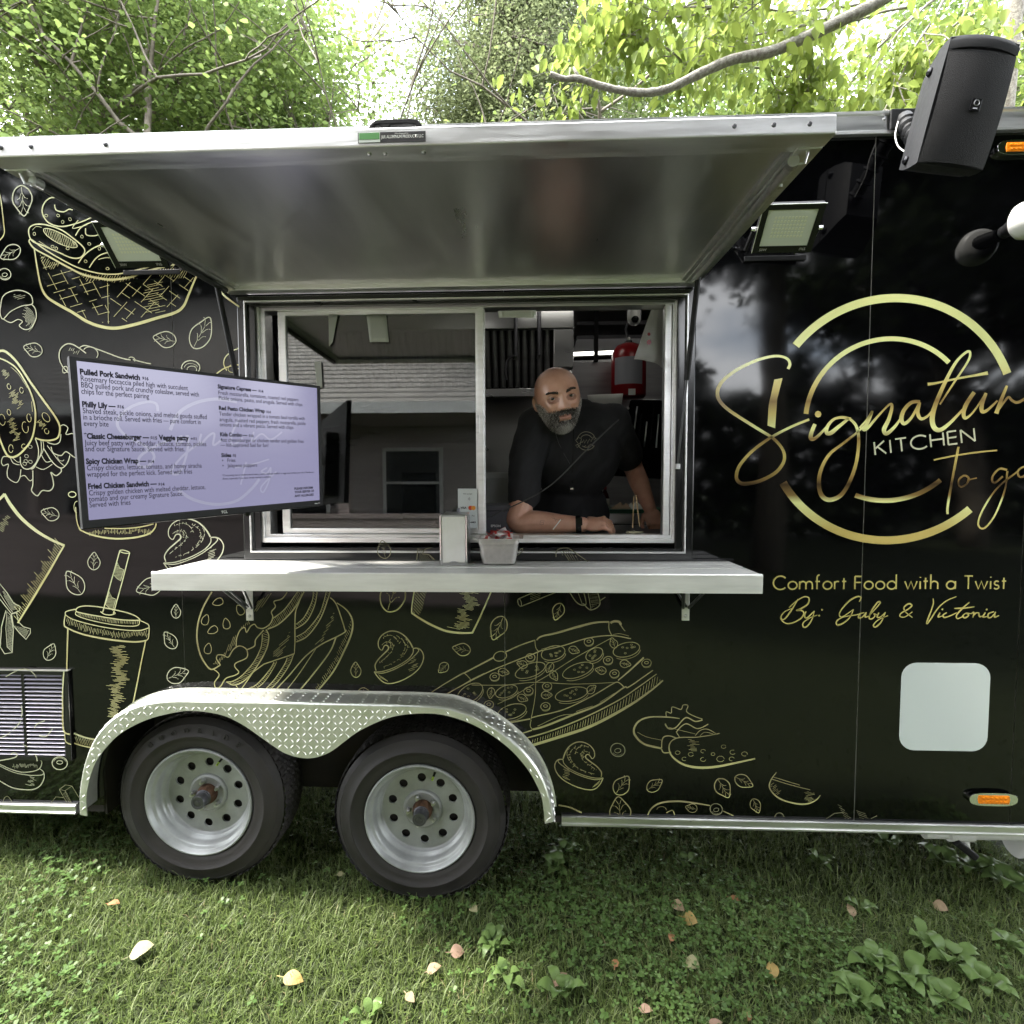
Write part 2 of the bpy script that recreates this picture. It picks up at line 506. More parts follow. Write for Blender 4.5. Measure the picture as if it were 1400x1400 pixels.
# raised tread bars
def inside(u, v, lp):
    c = False
    j = len(lp) - 1
    for i in range(len(lp)):
        if (lp[i][1] > v) != (lp[j][1] > v) and u < (lp[j][0] - lp[i][0]) * (v - lp[i][1]) / (lp[j][1] - lp[i][1]) + lp[i][0]: c = not c
        j = i
    return c
bars = MB()
def bar(mb, c, du, dv, nrm, l=0.0118, w_=0.0036, h=0.0020):
    c, du, dv, nrm = Vector(c), Vector(du), Vector(dv), Vector(nrm)
    mb.add([c - du * l, c - dv * w_, c + du * l, c + dv * w_, c + nrm * h - du * l * 0.45, c + nrm * h + du * l * 0.45], [(0, 1, 4), (1, 2, 5), (1, 5, 4), (2, 3, 5), (3, 0, 4), (3, 4, 5)])
st = 0.0235
s2 = math.sqrt(0.5)
iu = 0
u = -1.78
while u < 0.12:
    v = 0.25
    iv = 0
    while v < 0.80:
        sgn = 1 if (iu + iv) % 2 else -1
        if all(inside(u + a, v + b, loop) for a, b in ((0, 0), (0.008, 0.008 * sgn), (-0.008, -0.008 * sgn))):
            bar(bars, (u, FY, v), (s2, 0, s2 * sgn), (-s2 * sgn, 0, s2), (0, -1, 0))
        v += st
        iv += 1
    u += st
    iu += 1
acc = 0
k = 0
for i in range(1, n):
    acc += (crease[i] - crease[i - 1]).length
    while acc > 0.0215:
        acc -= 0.0215
        k += 1
        t = (crease[i] - crease[i - 1]).normalized()
        nn = Vector((-t.z, 0, t.x))
        for r in range(4):
            yv = -0.083 + r * 0.021
            o = crease[i] + nn * (0.009 + 0.003 * (yv + 0.088) / 0.084)
            sg = 1 if (k + r) % 2 else -1
            ax_ = (t + Vector((0, sg, 0))).normalized()
            bar(bars, (o.x, yv, o.z), ax_, ax_.cross(nn), nn, 0.0115)
tag(bars.build('tread_bars', M_['plate'], fender, fix=False), kind='stuff')

# ------------------------------------------------------------------ wheels
def make_wheel(cx, cz, yf, rot, letters):
    ax = (0, 1, 0)
    c = Vector((cx, yf, cz))
    ty = MB().lathe([(0.208, 0.03), (0.216, 0.012), (0.224, 0.004), (0.24, 0.0), (0.266, -0.004), (0.2665, -0.0052), (0.270, -0.0052), (0.2705, -0.004), (0.298, 0.002), (0.312, 0.008), (0.313, 0.007), (0.316, 0.0095), (0.3165, 0.011), (0.328, 0.021), (0.3345, 0.030)], c, ax, 96)
    tyre = ty.build('tyre', M_['rubber'], trailer, 60)
    # tread: ribs, zigzag grooves and shoulder blocks as real relief
    na, hs = 264, np.array([0.026, 0.030, 0.036, 0.044, 0.050, 0.052, 0.058, 0.060, 0.070, 0.078, 0.080, 0.086, 0.088, 0.098, 0.106, 0.108, 0.114, 0.116, 0.126, 0.134, 0.136, 0.142, 0.144, 0.154, 0.162, 0.170, 0.178, 0.19, 0.2])
    vv = []
    a0, b0 = Vector((1, 0, 0)), Vector((0, 0, 1))
    for hi, h in enumerate(hs):
        e = max(0, (abs(h - 0.102) - 0.045)) / 0.055
        base = 0.3465 - 0.016 * e * e
        for j in range(na):
            zig = 0.0022 * (1 if (j // 2) % 2 else -1)
            g = any(gq < h - zig < gq + 0.0072 for gq in (0.0515, 0.0795, 0.1075, 0.1355))
            rr = base - (0.007 if g else 0)
            if (h < 0.050 or h > 0.150) and j % 4 == 0: rr -= 0.0055
            if 0.06 < h < 0.135 and j % 4 == 1: rr -= 0.0022
            t = 2 * math.pi * j / na
            vv.append(c + a0 * (rr * math.cos(t)) + b0 * (rr * math.sin(t)) + Vector((0, h, 0)))
    nh = len(hs)
    tr = MB().add(vv, [(i * na + j, i * na + (j + 1) % na, (i + 1) * na + (j + 1) % na, (i + 1) * na + j) for i in range(nh - 1) for j in range(na)])
    tr.build('tread', M_['rubber'], tyre, 35)
    if letters:
        for i, ch in enumerate('GOODRIDE'):
            a = R(128 - i * 10.5)
            M4 = Matrix.Translation(c + Vector((0.279 * math.cos(a), -0.0007, 0.279 * math.sin(a)))) @ Matrix.Rotation(-(math.pi / 2 - a), 4, 'Y').inverted() @ Matrix.Rotation(math.pi / 2, 4, 'X')
            M4 = Matrix.Translation(c + Vector((0.284 * math.cos(a), -0.0026, 0.284 * math.sin(a)))) @ Matrix.Rotation(math.pi / 2 - a, 4, 'Y') @ Matrix.Rotation(math.pi / 2, 4, 'X')
            text_mesh(ch, 0.028, M4, 'raised_letter', M_['rubber'], tyre, 0.0006, 'CENTER', extrude=0.0014)
    rim = MB().lathe([(0.207, 0.035), (0.213, 0.014), (0.2165, 0.006), (0.2145, 0.001), (0.210, 0.0), (0.206, 0.004), (0.203, 0.016), (0.200, 0.020), (0.193, 0.022), (0.188, 0.028), (0.185, 0.046), (0.181, 0.056), (0.174, 0.060), (0.170, 0.064), (0.169, 0.072), (0.165, 0.0755), (0.160, 0.0755)], c, ax, 96)
    rimo = rim.build('rim', M_['rim'], trailer, 50)
    # disc with ten hand holes
    hl = lambda cx_, cz_, r, k_: [(cx_ + r * math.cos(2 * math.pi * i / k_), cz_ + r * math.sin(2 * math.pi * i / k_)) for i in range(k_)]
    loops = [hl(0, 0, 0.161, 64)]
    for i in range(10):
        a = rot + 2 * math.pi * i / 10
        loops.append(hl(0.127 * math.cos(a), 0.127 * math.sin(a), 0.0175, 18)[::-1])
    loops.append(hl(0, 0, 0.079, 48)[::-1])
    disc = MB().poly(loops, lambda u, v: c + Vector((u, 0.0755 + 0.0 * (u * u + v * v), v)))
    for lp in loops[1:11]:
        k_ = len(lp)
        disc.add([c + Vector((u, 0.0755, v)) for u, v in lp] + [c + Vector((u, 0.083, v)) for u, v in lp], [(i, (i + 1) % k_, k_ + (i + 1) % k_, k_ + i) for i in range(k_)])
    disc.lathe([(0.079, 0.0755), (0.077, 0.071), (0.073, 0.066), (0.068, 0.0645), (0.060, 0.068), (0.036, 0.070), (0.034, 0.071)], c, ax, 48)
    disc.build('wheel_disc', M_['rim'], rimo, 40)
    MB().lathe([(0.0001, 0.098), (0.16, 0.098), (0.165, 0.16)], c, ax, 32).build('brake_drum', M_['under'], rimo, 40)
    hub = MB().lathe([(0.040, 0.072), (0.040, 0.060), (0.037, 0.050), (0.034, 0.040), (0.033, 0.036)], c, ax, 28)
    hubo = hub.build('hub', M_['rust'], trailer, 40)
    MB().lathe([(0.033, 0.038), (0.029, 0.035), (0.029, 0.030), (0.0275, 0.029), (0.0275, 0.002), (0.0255, -0.001), (0.019, -0.001), (0.018, 0.002), (0.009, 0.002), (0.008, -0.001), (0.0001, -0.002)], c, ax, 28).build('grease_cap', M_['dark_steel'], hubo, 40)
    for i in range(5):
        a = rot + 0.3 + 2 * math.pi * i / 5
        b = c + Vector((0.056 * math.cos(a), 0, 0.056 * math.sin(a)))
        MB().cyl(b + Vector((0, 0.07, 0)), b + Vector((0, 0.052, 0)), 0.0105, 0.0095, 6).cyl(b + Vector((0, 0.053, 0)), b + Vector((0, 0.042, 0)), 0.006, 0.0055, 10).build('lug_nut', M_['steel'], rimo)
    a = rot + 0.9
    b = c + Vector((0.158 * math.cos(a), 0.07, 0.158 * math.sin(a)))
    d_ = Vector((-math.cos(a) * 0.5, -1, -math.sin(a) * 0.5)).normalized()
    vs_ = MB().cyl(b, b + d_ * 0.022, 0.005, 0.004, 10).build('valve_stem', M_['black_plastic'], rimo, 40)
    MB().cyl(b + d_ * 0.020, b + d_ * 0.034, 0.0042, 0.0040, 10).build('valve_cap', M_['green_cap'] if 'green_cap' in M_ else M_['white_plastic'], rimo, 40)
M_['green_cap'] = mat('green_cap', (0.45, 0.62, 0.08), 0.4)
lc, rc = P(270, 1098, -0.045), P(573, 1121, -0.045)
make_wheel(lc.x, lc.z, -0.045, R(15), True)
make_wheel(rc.x, rc.z, -0.045, R(20), False)
mb = MB()
for c_ in (lc, rc): mb.cyl((c_.x, 0.06, c_.z), (c_.x, 2.2, c_.z), 0.035, None, 14)
mb.box(-2.6, 1.4, 0.34, 0.40, TZ0 - 0.07, TZ0 + 0.0)
mb.box(-2.6, 1.4, 1.9, 1.96, TZ0 - 0.07, TZ0 + 0.0)
mb.build('axle_frame', M_['under'], trailer, 40)

# ------------------------------------------------------------------ serving window
def ring_frame(name, x0, x1, z0, z1, wl, wr, wb, wt, y0, y1, mt, parent, bevel=0.002):
    """four mitred bars"""
    mb = MB()
    o = [(x0, z0), (x1, z0), (x1, z1), (x0, z1)]
    i_ = [(x0 + wl, z0 + wb), (x1 - wr, z0 + wb), (x1 - wr, z1 - wt), (x0 + wl, z1 - wt)]
    vv = [(a, y0, b) for a, b in o] + [(a, y0, b) for a, b in i_] + [(a, y1, b) for a, b in o] + [(a, y1, b) for a, b in i_]
    ff = []
    for k_ in range(4):
        j = (k_ + 1) % 4
        ff += [(k_, j, 4 + j, 4 + k_), (8 + j, 8 + k_, 12 + k_, 12 + j), (k_, 8 + k_, 8 + j, j), (4 + k_, 4 + j, 12 + j, 12 + k_)]
    return MB().add(vv, ff).build(name, mt, parent, None, bevel, 2)
wf = ring_frame('window_frame', WX0 - 0.006, WX1 + 0.006, WZ0 - 0.002, WZ1 + 0.004, 0.030, 0.030, 0.030, 0.020, -0.022, 0.012, M_['trim_black'], trailer, 0.004)
ring_frame('frame_bead', WX0 + 0.022, WX1 - 0.022, WZ0 + 0.026, WZ1 - 0.014, 0.006, 0.006, 0.006, 0.006, -0.026, 0.010, M_['alu'], wf, 0.001)
ring_frame('frame_step', WX0 + 0.028, WX1 - 0.028, WZ0 + 0.032, WZ1 - 0.018, 0.030, 0.030, 0.012, 0.012, -0.010, 0.016, M_['trim_black'], wf, 0.002)
AX_0, AX_1 = P(357, 600, 0.02).x, P(924, 600, 0.02).x
AZ0, AZ1 = P(640, 742, 0.0).z, P(640, 406, 0.0).z
wa = ring_frame('window_surround', AX_0, AX_1, AZ0, AZ1, 0.012, 0.012, 0.018, 0.020, 0.0, 0.075, M_['alu_bright'], trailer, 0.002)
ring_frame('track', AX_0 + 0.012, AX_1 - 0.012, AZ0 + 0.018, AZ1 - 0.020, 0.018, 0.006, 0.012, 0.014, 0.014, 0.075, M_['alu'], wa, 0.0015)
# fixed pane on one side, open half on the other
GX0, GX1 = P(386, 600, 0.045).x, P(664, 600, 0.045).x
GZ0, GZ1 = AZ0 + 0.032, AZ1 - 0.034
sash = ring_frame('sash', GX0, GX1, GZ0, GZ1, 0.030, 0.036, 0.020, 0.014, 0.030, 0.052, M_['alu_bright'], wa, 0.002)
st2 = P(655, 600, 0.02).x
MB().box(st2 - 0.006, st2 + 0.018, 0.018, 0.030, GZ0 - 0.002, GZ1 + 0.002).build('meeting_stile', M_['alu_bright'], wa, None, 0.002)
MB().box(AX_1 - 0.045, AX_1 - 0.020, 0.020, 0.060, GZ0 - 0.004, GZ1 + 0.004).build('side_stile', M_['alu_bright'], wa, None, 0.003)
z = P(640, 580, 0.02).z
MB().box(GX1 - 0.033, GX1 - 0.020, 0.014, 0.030, z - 0.035, z + 0.035).build('latch', M_['alu'], wa, None, 0.003)
gm = bpy.data.materials.new('window_glass')
gm.use_nodes = True
g = gm.node_tree
g.nodes.clear()
go = g.nodes.new('ShaderNodeOutputMaterial')
tr_ = g.nodes.new('ShaderNodeBsdfTransparent')
tr_.inputs[0].default_value = (0.62, 0.64, 0.63, 1)
gl = g.nodes.new('ShaderNodeBsdfGlossy')
gl.inputs['Roughness'].default_value = 0.01
fr = g.nodes.new('ShaderNodeFresnel')
fr.inputs[0].default_value = 1.9
ms = g.nodes.new('ShaderNodeMixShader')
g.links.new(fr.outputs[0], ms.inputs[0])
g.links.new(tr_.outputs[0], ms.inputs[1])
g.links.new(gl.outputs[0], ms.inputs[2])
g.links.new(ms.outputs[0], go.inputs[0])
M_['glass'] = gm
MB().box(GX0 + 0.028, GX1 - 0.034, 0.038, 0.042, GZ0 + 0.018, GZ1 - 0.012).build('window_pane', gm, wa)
# insect screen behind the pane
sm = bpy.data.materials.new('insect_screen')
sm.use_nodes = True
g = sm.node_tree
b = g.nodes['Principled BSDF']
b.inputs['Base Color'].default_value = (0.16, 0.16, 0.16, 1)
b.inputs['Roughness'].default_value = 0.6
b.inputs['Alpha'].default_value = 0.45
MB().box(GX0 + 0.02, GX1 - 0.02, 0.0555, 0.056, GZ0 + 0.01, GZ1 - 0.008).build('insect_screen', sm, wa)
# header bumper blocks
for px, py in ((436, 413), (567, 409)):
    p = P(px, py, -0.008)
    MB().box(-0.012, 0.012, -0.012, 0.01, -0.010, 0.010, Matrix.Translation(p) @ Matrix.Rotation(0.5, 4, 'Y')).build('bumper', M_['black_plastic'], wf, None, 0.002)
MB().box(WX0 + 0.03, WX1 - 0.03, -0.014, 0.012, AZ1 - 0.002, AZ1 + 0.012).build('header_bar', M_['alu'], wf, None, 0.003)

# ------------------------------------------------------------------ counter
CT = P(640, 784, -0.3).z
CX0, CX1 = -1.276, 0.727
cz0 = P(640, 809, -0.3).z
cb = MB()
cb.box(CX0, CX1, -0.300, -0.004, cz0 + 0.006, CT - 0.004)
counter = cb.build('counter', M_['alu_counter'], trailer, None, 0.003)
planks = [(-0.302, -0.205), (-0.201, -0.170), (-0.166, -0.085), (-0.081, -0.006)]
for i, (a, b) in enumerate(planks):
    MB().box(CX0 - 0.001, CX1 + 0.001, a, b, CT - 0.006, CT + (0.0 if i != 1 else -0.002)).build('plank', M_['alu_counter'], counter, None, 0.0015)
MB().profx([(-0.301, cz0), (-0.308, cz0), (-0.308, CT - 0.001), (-0.304, CT + 0.002), (-0.296, CT + 0.002), (-0.296, CT + 0.0), (-0.301, CT - 0.004)], CX0 - 0.002, CX1 + 0.002).build('front_edge', M_['alu_counter'], counter, None, 0.001)
for xe in (CX0 - 0.003, CX1 - 0.001):
    MB().box(xe, xe + 0.004, -0.303, -0.006, cz0 + 0.002, CT - 0.001).build('end_cap', M_['alu_counter'], counter)
MB().box(WX0 - 0.09, WX1 + 0.16, -0.012, 0.0, CT + 0.002, WZ0 + 0.003).build('hinge_strip', M_['trim_black'], counter)
for px in (342, 937):
    bx = P(px, 830).x
    zb = P(px, 848).z
    br = MB()
    br.box(bx - 0.014, bx + 0.014, -0.006, -0.0015, zb, CT - 0.03)
    bk = br.build('bracket', M_['alu'], trailer, None, 0.001)
    am = MB()
    for sx in (-1, 1):
        am.tube([(bx + sx * 0.010, -0.010, zb + 0.05), (bx + sx * 0.05, -0.16, cz0 + 0.006)], 0.006, 6)
    am.tube([(bx, -0.012, zb + 0.055), (bx - 0.085, -0.09, cz0 + 0.008)], 0.005, 6)
    am.build('bracket_arm', M_['dark_steel'], bk)
    MB().lathe([(0.0001, -0.005), (0.005, -0.004), (0.007, 0)], (bx, -0.006, zb + 0.018), (0, 1, 0), 10).build('bolt', M_['steel'], bk, 40)
MB().box(CX0 + 0.16, CX0 + 0.25, -0.2, -0.15, cz0 - 0.014, cz0 + 0.007).build('latch_hook', M_['dark_steel'], counter, None, 0.003)
MB().tube([(CX1 - 0.17, -0.2, cz0 + 0.006), (CX1 - 0.17, -0.2, cz0 - 0.016), (CX1 - 0.15, -0.2, cz0 - 0.022), (CX1 - 0.14, -0.2, cz0 + 0.006)], 0.002, 6).build('wire_hook', M_['steel'], counter)

# ------------------------------------------------------------------ awning
A0, A1 = -1.143, 0.586
YO = -0.94
ZO = P(560, 198.5, YO).z                # underside at the free edge
ZH = P(640, 400, -0.01).z + 0.004       # underside at the hinge
def AW(u, v, h):
    """awning frame: u along X, v from hinge (0) to free edge (1), h above the underside"""
    return Vector((u, -0.012 + (YO + 0.012) * v, ZH + (ZO - ZH) * v + h))
def aw_box(mb, u0, u1, v0, v1, h0, h1):
    vv = [AW(u, v, h) for h in (h0, h1) for v in (v0, v1) for u in (u0, u1)]
    return mb.add(vv, [(0, 2, 3, 1), (4, 5, 7, 6), (0, 1, 5, 4), (2, 6, 7, 3), (0, 4, 6, 2), (1, 3, 7, 5)])
TH = 0.036
awn = aw_box(MB(), A0 + 0.05, A1 - 0.05, 0.06, 0.935, 0.016, TH - 0.004).build('awning', M_['alu_sheet'], trailer)
for x_ in (0.0,):
    pass
aw_box(MB(), A0, A1, 0.947, 1.0, 0.0, TH).build('awning_edge', M_['alu_bright'], awn, None, 0.003)
aw_box(MB(), A0 + 0.05, A1 - 0.05, 0.925, 0.947, 0.003, TH - 0.003).build('edge_bead', M_['alu_bright'], awn, None, 0.003)
aw_box(MB(), A0, A1, 0.0, 0.062, 0.0, TH).build('hinge_rail', M_['alu_bright'], awn, None, 0.003)
for (a, b) in ((A0, A0 + 0.052), (A1 - 0.052, A1)):
    aw_box(MB(), a, b, 0.0625, 0.9465, 0.0, TH).build('side_rail', M_['alu'], awn, None, 0.003)
    c = (A0 + 0.052, A0 + 0.066) if a == A0 else (A1 - 0.066, A1 - 0.052)
    aw_box(MB(), c[0], c[1], 0.064, 0.925, 0.006, TH - 0.006).build('side_bead', M_['alu'], awn, None, 0.002)
for px, py in ((2, 209), (43, 208), (145, 207), (1004, 174), (1058, 171), (1107, 169)):
    p = P(px, py, YO)
    MB().lathe([(0.0001, -0.004), (0.0035, -0.003), (0.005, 0.001)], (p.x, YO, ZO + TH * 0.5), (0, 1, 0), 10).build('rivet', M_['dark_steel'], awn, 40)
for px in (500, 522, 576):
    c = AW(P(px, 210, YO).x, 0.972, 0.001)
    MB().lathe([(0.0001, -0.005), (0.004, -0.004), (0.005, 0.0)], c, (0, 0, 1), 8).build('bolt', M_['steel'], awn, 40)
# pull handle on the free edge
hx0, hx1 = P(502, 180, YO).x, P(577, 175, YO).x
hz = ZO + TH
HL = [(0, 0), (0.008, 0), (0.010, 0.006), (0.018, 0.010), (0.024, 0.008), (0.030, 0.002), (0.038, 0.001), (0.046, 0.009), (0.08, 0.0105), (0.095, 0.008), (0.102, 0), (0.1095, 0), (0.108, 0.008), (0.100, 0.017), (0.085, 0.0195), (0.03, 0.0195), (0.014, 0.018), (0.004, 0.010)]
kx = (hx1 - hx0) / 0.1095
MB().prism([(hx0 + a * kx, hz - 0.002 + b * 1.05) for a, b in HL], lambda u, v: (u, YO + 0.004, v), lambda u, v: (u, YO + 0.022, v)).build('handle', M_['black_plastic'], awn, None, 0.0015)
# maker's sticker
sx0, sx1 = P(489.5, 190, YO).x, P(582, 190, YO).x
stk = MB().box(sx0, sx1, YO - 0.0012, YO - 0.0004, ZO + 0.006, ZO + 0.026).build('sticker', mat('sticker_black', (0.03, 0.028, 0.03), 0.4), awn)
sw = sx1 - sx0
MB().box(sx0 + 0.002, sx0 + sw * 0.33, YO - 0.0018, YO - 0.0013, ZO + 0.0065, ZO + 0.0255).build('sticker_label', mat('sticker_white', (0.7, 0.75, 0.68), 0.4), stk)
MB().box(sx0 + 0.003, sx0 + sw * 0.32, YO - 0.0024, YO - 0.0019, ZO + 0.012, ZO + 0.0245).build('sticker_band', mat('sticker_green', (0.10, 0.30, 0.09), 0.4), stk)
TXM = lambda x, y, z_: Matrix.Translation((x, y, z_)) @ Matrix.Rotation(math.pi / 2, 4, 'X')
text_mesh('J&R ALUMINUM PRODUCTS LLC', 0.0085, TXM(sx0 + sw * 0.35, YO - 0.0019, ZO + 0.0135), 'sticker_text', M_['paper'], stk, 0.0001, width=sw * 0.62)
text_mesh('Manufactured by', 0.004, TXM(sx0 + sw * 0.55, YO - 0.0019, ZO + 0.021), 'sticker_text', M_['paper'], stk)
text_mesh('DOMINION FAST', 0.007, TXM(sx0 + 0.006, YO - 0.0028, ZO + 0.0155), 'sticker_text', M_['paper'], stk, width=sw * 0.28) if False else None
# gas struts and folded prop rods
for sgn, xa in ((-1, A0 + 0.030), (1, A1 - 0.030)):
    top_ = AW(xa, 0.15, -0.006)
    xb = AX_0 + 0.004 if sgn < 0 else AX_1 - 0.006
    bot_ = P(343 if sgn < 0 else 915, 640, -0.012)
    bot_.x = xb + (-0.012 if sgn < 0 else 0.004)
    mid = top_.lerp(bot_, 0.52)
    st_ = MB().cyl(top_, mid, 0.0095, None, 14).build('gas_strut', M_['black_plastic'], trailer, 40)
    MB().cyl(mid, bot_, 0.004, None, 10).build('strut_rod', M_['dark_steel'], st_, 40)
    MB().box(-0.008, 0.008, -0.012, 0.006, -0.004, 0.016, Matrix.Translation(bot_)).build('strut_bracket', M_['steel'], st_, None, 0.002)
    MB().box(-0.010, 0.010, -0.02, 0.02, 0.0, 0.010, Matrix.Translation(top_)).build('strut_bracket', M_['steel'], st_, None, 0.002)
    a, b = AW(xa - sgn * 0.012, 0.90, -0.010), AW(xa - sgn * 0.004, 0.10, -0.010)
    pr = MB().cyl(a, b, 0.0095, None, 14).build('prop_rod', M_['dark_steel'] if sgn < 0 else M_['alu'], awn, 40)
    MB().cyl(a + Vector((-0.004, -0.016, 0)), a + Vector((0.0, 0.002, 0)), 0.012, None, 16).build('rod_end', M_['steel'], pr, 40)
    MB().tube([a + Vector((sgn * 0.018, -0.03, 0.010)), a + Vector((sgn * 0.016, -0.022, -0.008)), a + Vector((sgn * 0.004, -0.01, -0.004))], 0.003, 6).build('rod_clip', M_['steel'], pr)
    MB().cyl(AW(xa + sgn * 0.004, 0.80, 0.001), AW(xa + sgn * 0.004, 0.80, -0.012), 0.006, None, 8).build('bolt', M_['steel'], awn, 40)
    MB().cyl(AW(xa + sgn * 0.004, 0.35, 0.001), AW(xa + sgn * 0.004, 0.35, -0.006), 0.005, None, 8).build('bolt', M_['steel'], awn, 40)

# ------------------------------------------------------------------ vent grille, marker lights, drain
vx0, vx1 = P(-70, 970).x, P(98, 970).x
vz0, vz1 = P(50, 1038).z, P(50, 916).z
vent = ring_frame('vent', vx0, vx1, vz0, vz1, 0.03, 0.026, 0.020, 0.016, -0.012, 0.0015, M_['trim_black'], trailer, 0.003)
xm = P(36, 970).x
MB().box(xm - 0.006, xm + 0.006, -0.009, -0.001, vz0 + 0.021, vz1 - 0.017).build('mullion', M_['trim_black'], vent)
MB().box(vx0 - 0.004, vx1 + 0.004, -0.016, 0.0, vz1 + 0.001, vz1 + 0.004).build('drip_edge', M_['alu'], vent)
M_['louver'] = mat('louver', (0.26, 0.25, 0.30), 0.4, 0.3)
MB().box(vx0 + 0.03, vx1 - 0.026, -0.0008, 0.0, vz0 + 0.02, vz1 - 0.016).build('vent_back', M_['under'], vent)
nl = 21
for i in range(nl):
    zz = vz0 + 0.024 + (vz1 - vz0 - 0.045) * i / (nl - 1)
    for a, b in ((vx0 + 0.031, xm - 0.007), (xm + 0.007, vx1 - 0.027)):
        MB().add([(a, -0.011, zz), (b, -0.011, zz), (b, -0.004, zz + 0.0042), (a, -0.004, zz + 0.0042), (a, -0.010, zz - 0.0012), (b, -0.010, zz - 0.0012), (b, -0.003, zz + 0.0030), (a, -0.003, zz + 0.0030)],
                 [(0, 1, 2, 3), (7, 6, 5, 4), (0, 4, 5, 1), (2, 6, 7, 3), (1, 5, 6, 2), (0, 3, 7, 4)]).build('louver', M_['louver'], vent)

def marker(px0, px1, py):
    a, b = P(px0, py, -0.012), P(px1, py, -0.012)
    cx, cz, hw, hh = (a.x + b.x) / 2, a.z, (b.x - a.x) / 2, 0.0265 * 0.95
    def sup(hw_, hh_, k_=28):
        return [(cx + hw_ * math.copysign(abs(math.cos(t)) ** 0.55, math.cos(t)), cz + hh_ * math.copysign(abs(math.sin(t)) ** 0.8, math.sin(t))) for t in [2 * math.pi * i / k_ for i in range(k_)]]
    mb = MB().prism(sup(hw, hh), lambda u, v: (u, -0.018, v), lambda u, v: (u, -0.001, v))
    mk = mb.build('marker_light', M_['chrome'], trailer, None, 0.006, 3)
    MB().prism([(cx - hw * 0.62, cz - hh * 0.62), (cx + hw * 0.62, cz - hh * 0.62), (cx + hw * 0.66, cz), (cx + hw * 0.62, cz + hh * 0.62), (cx - hw * 0.62, cz + hh * 0.62), (cx - hw * 0.66, cz)], lambda u, v: (u, -0.0205, v), lambda u, v: (u, -0.016, v)).build('lens', M_['amber'], mk, None, 0.001)
    for i in range(6):
        for j in range(2):
            u, v = cx + hw * 0.185 * (i - 2.5), cz + hh * 0.30 * (2 * j - 1)
            MB().add([(u - 0.007, -0.0206, v - 0.005), (u + 0.007, -0.0206, v - 0.005), (u + 0.007, -0.0206, v + 0.005), (u - 0.007, -0.0206, v + 0.005), (u, -0.0235, v)], [(0, 1, 4), (1, 2, 4), (2, 3, 4), (3, 0, 4)]).build('led_cell', M_['amber'], mk)
    return mk
marker(1324, 1390, 1091.5)
marker(1362, 1428, 203)
dr = MB()
p0, p1 = P(1262, 1137, 0.10), P(1420, 1140, 0.10)
dr.cyl(p0, p1, 0.025, None, 16)
pc = P(1316, 1139, 0.10)
drp = dr.build('drain_pipe', M_['white_plastic'], trailer, 40)
MB().cyl(pc + Vector((-0.06, 0, 0)), pc + Vector((0.03, 0, 0)), 0.031, None, 18).build('pipe_coupling', M_['white_plastic'], drp, 40)
MB().cyl(pc, pc + Vector((0.004, -0.01, -0.055)), 0.018, None, 14).build('valve_neck', M_['white_plastic'], drp, 40)
MB().box(-0.052, 0.052, -0.018, 0.012, -0.014, 0.014, Matrix.Translation(pc + Vector((-0.005, -0.02, -0.05))) @ Matrix.Rotation(R(38), 4, 'Y')).build('valve_handle', M_['black_plastic'], drp, None, 0.008, 3)
MB().cyl(P(1385, 1150, 0.15), P(1470, 1150, 0.15), 0.06, None, 20).build('tank_end', M_['white_plastic'], drp, 40)
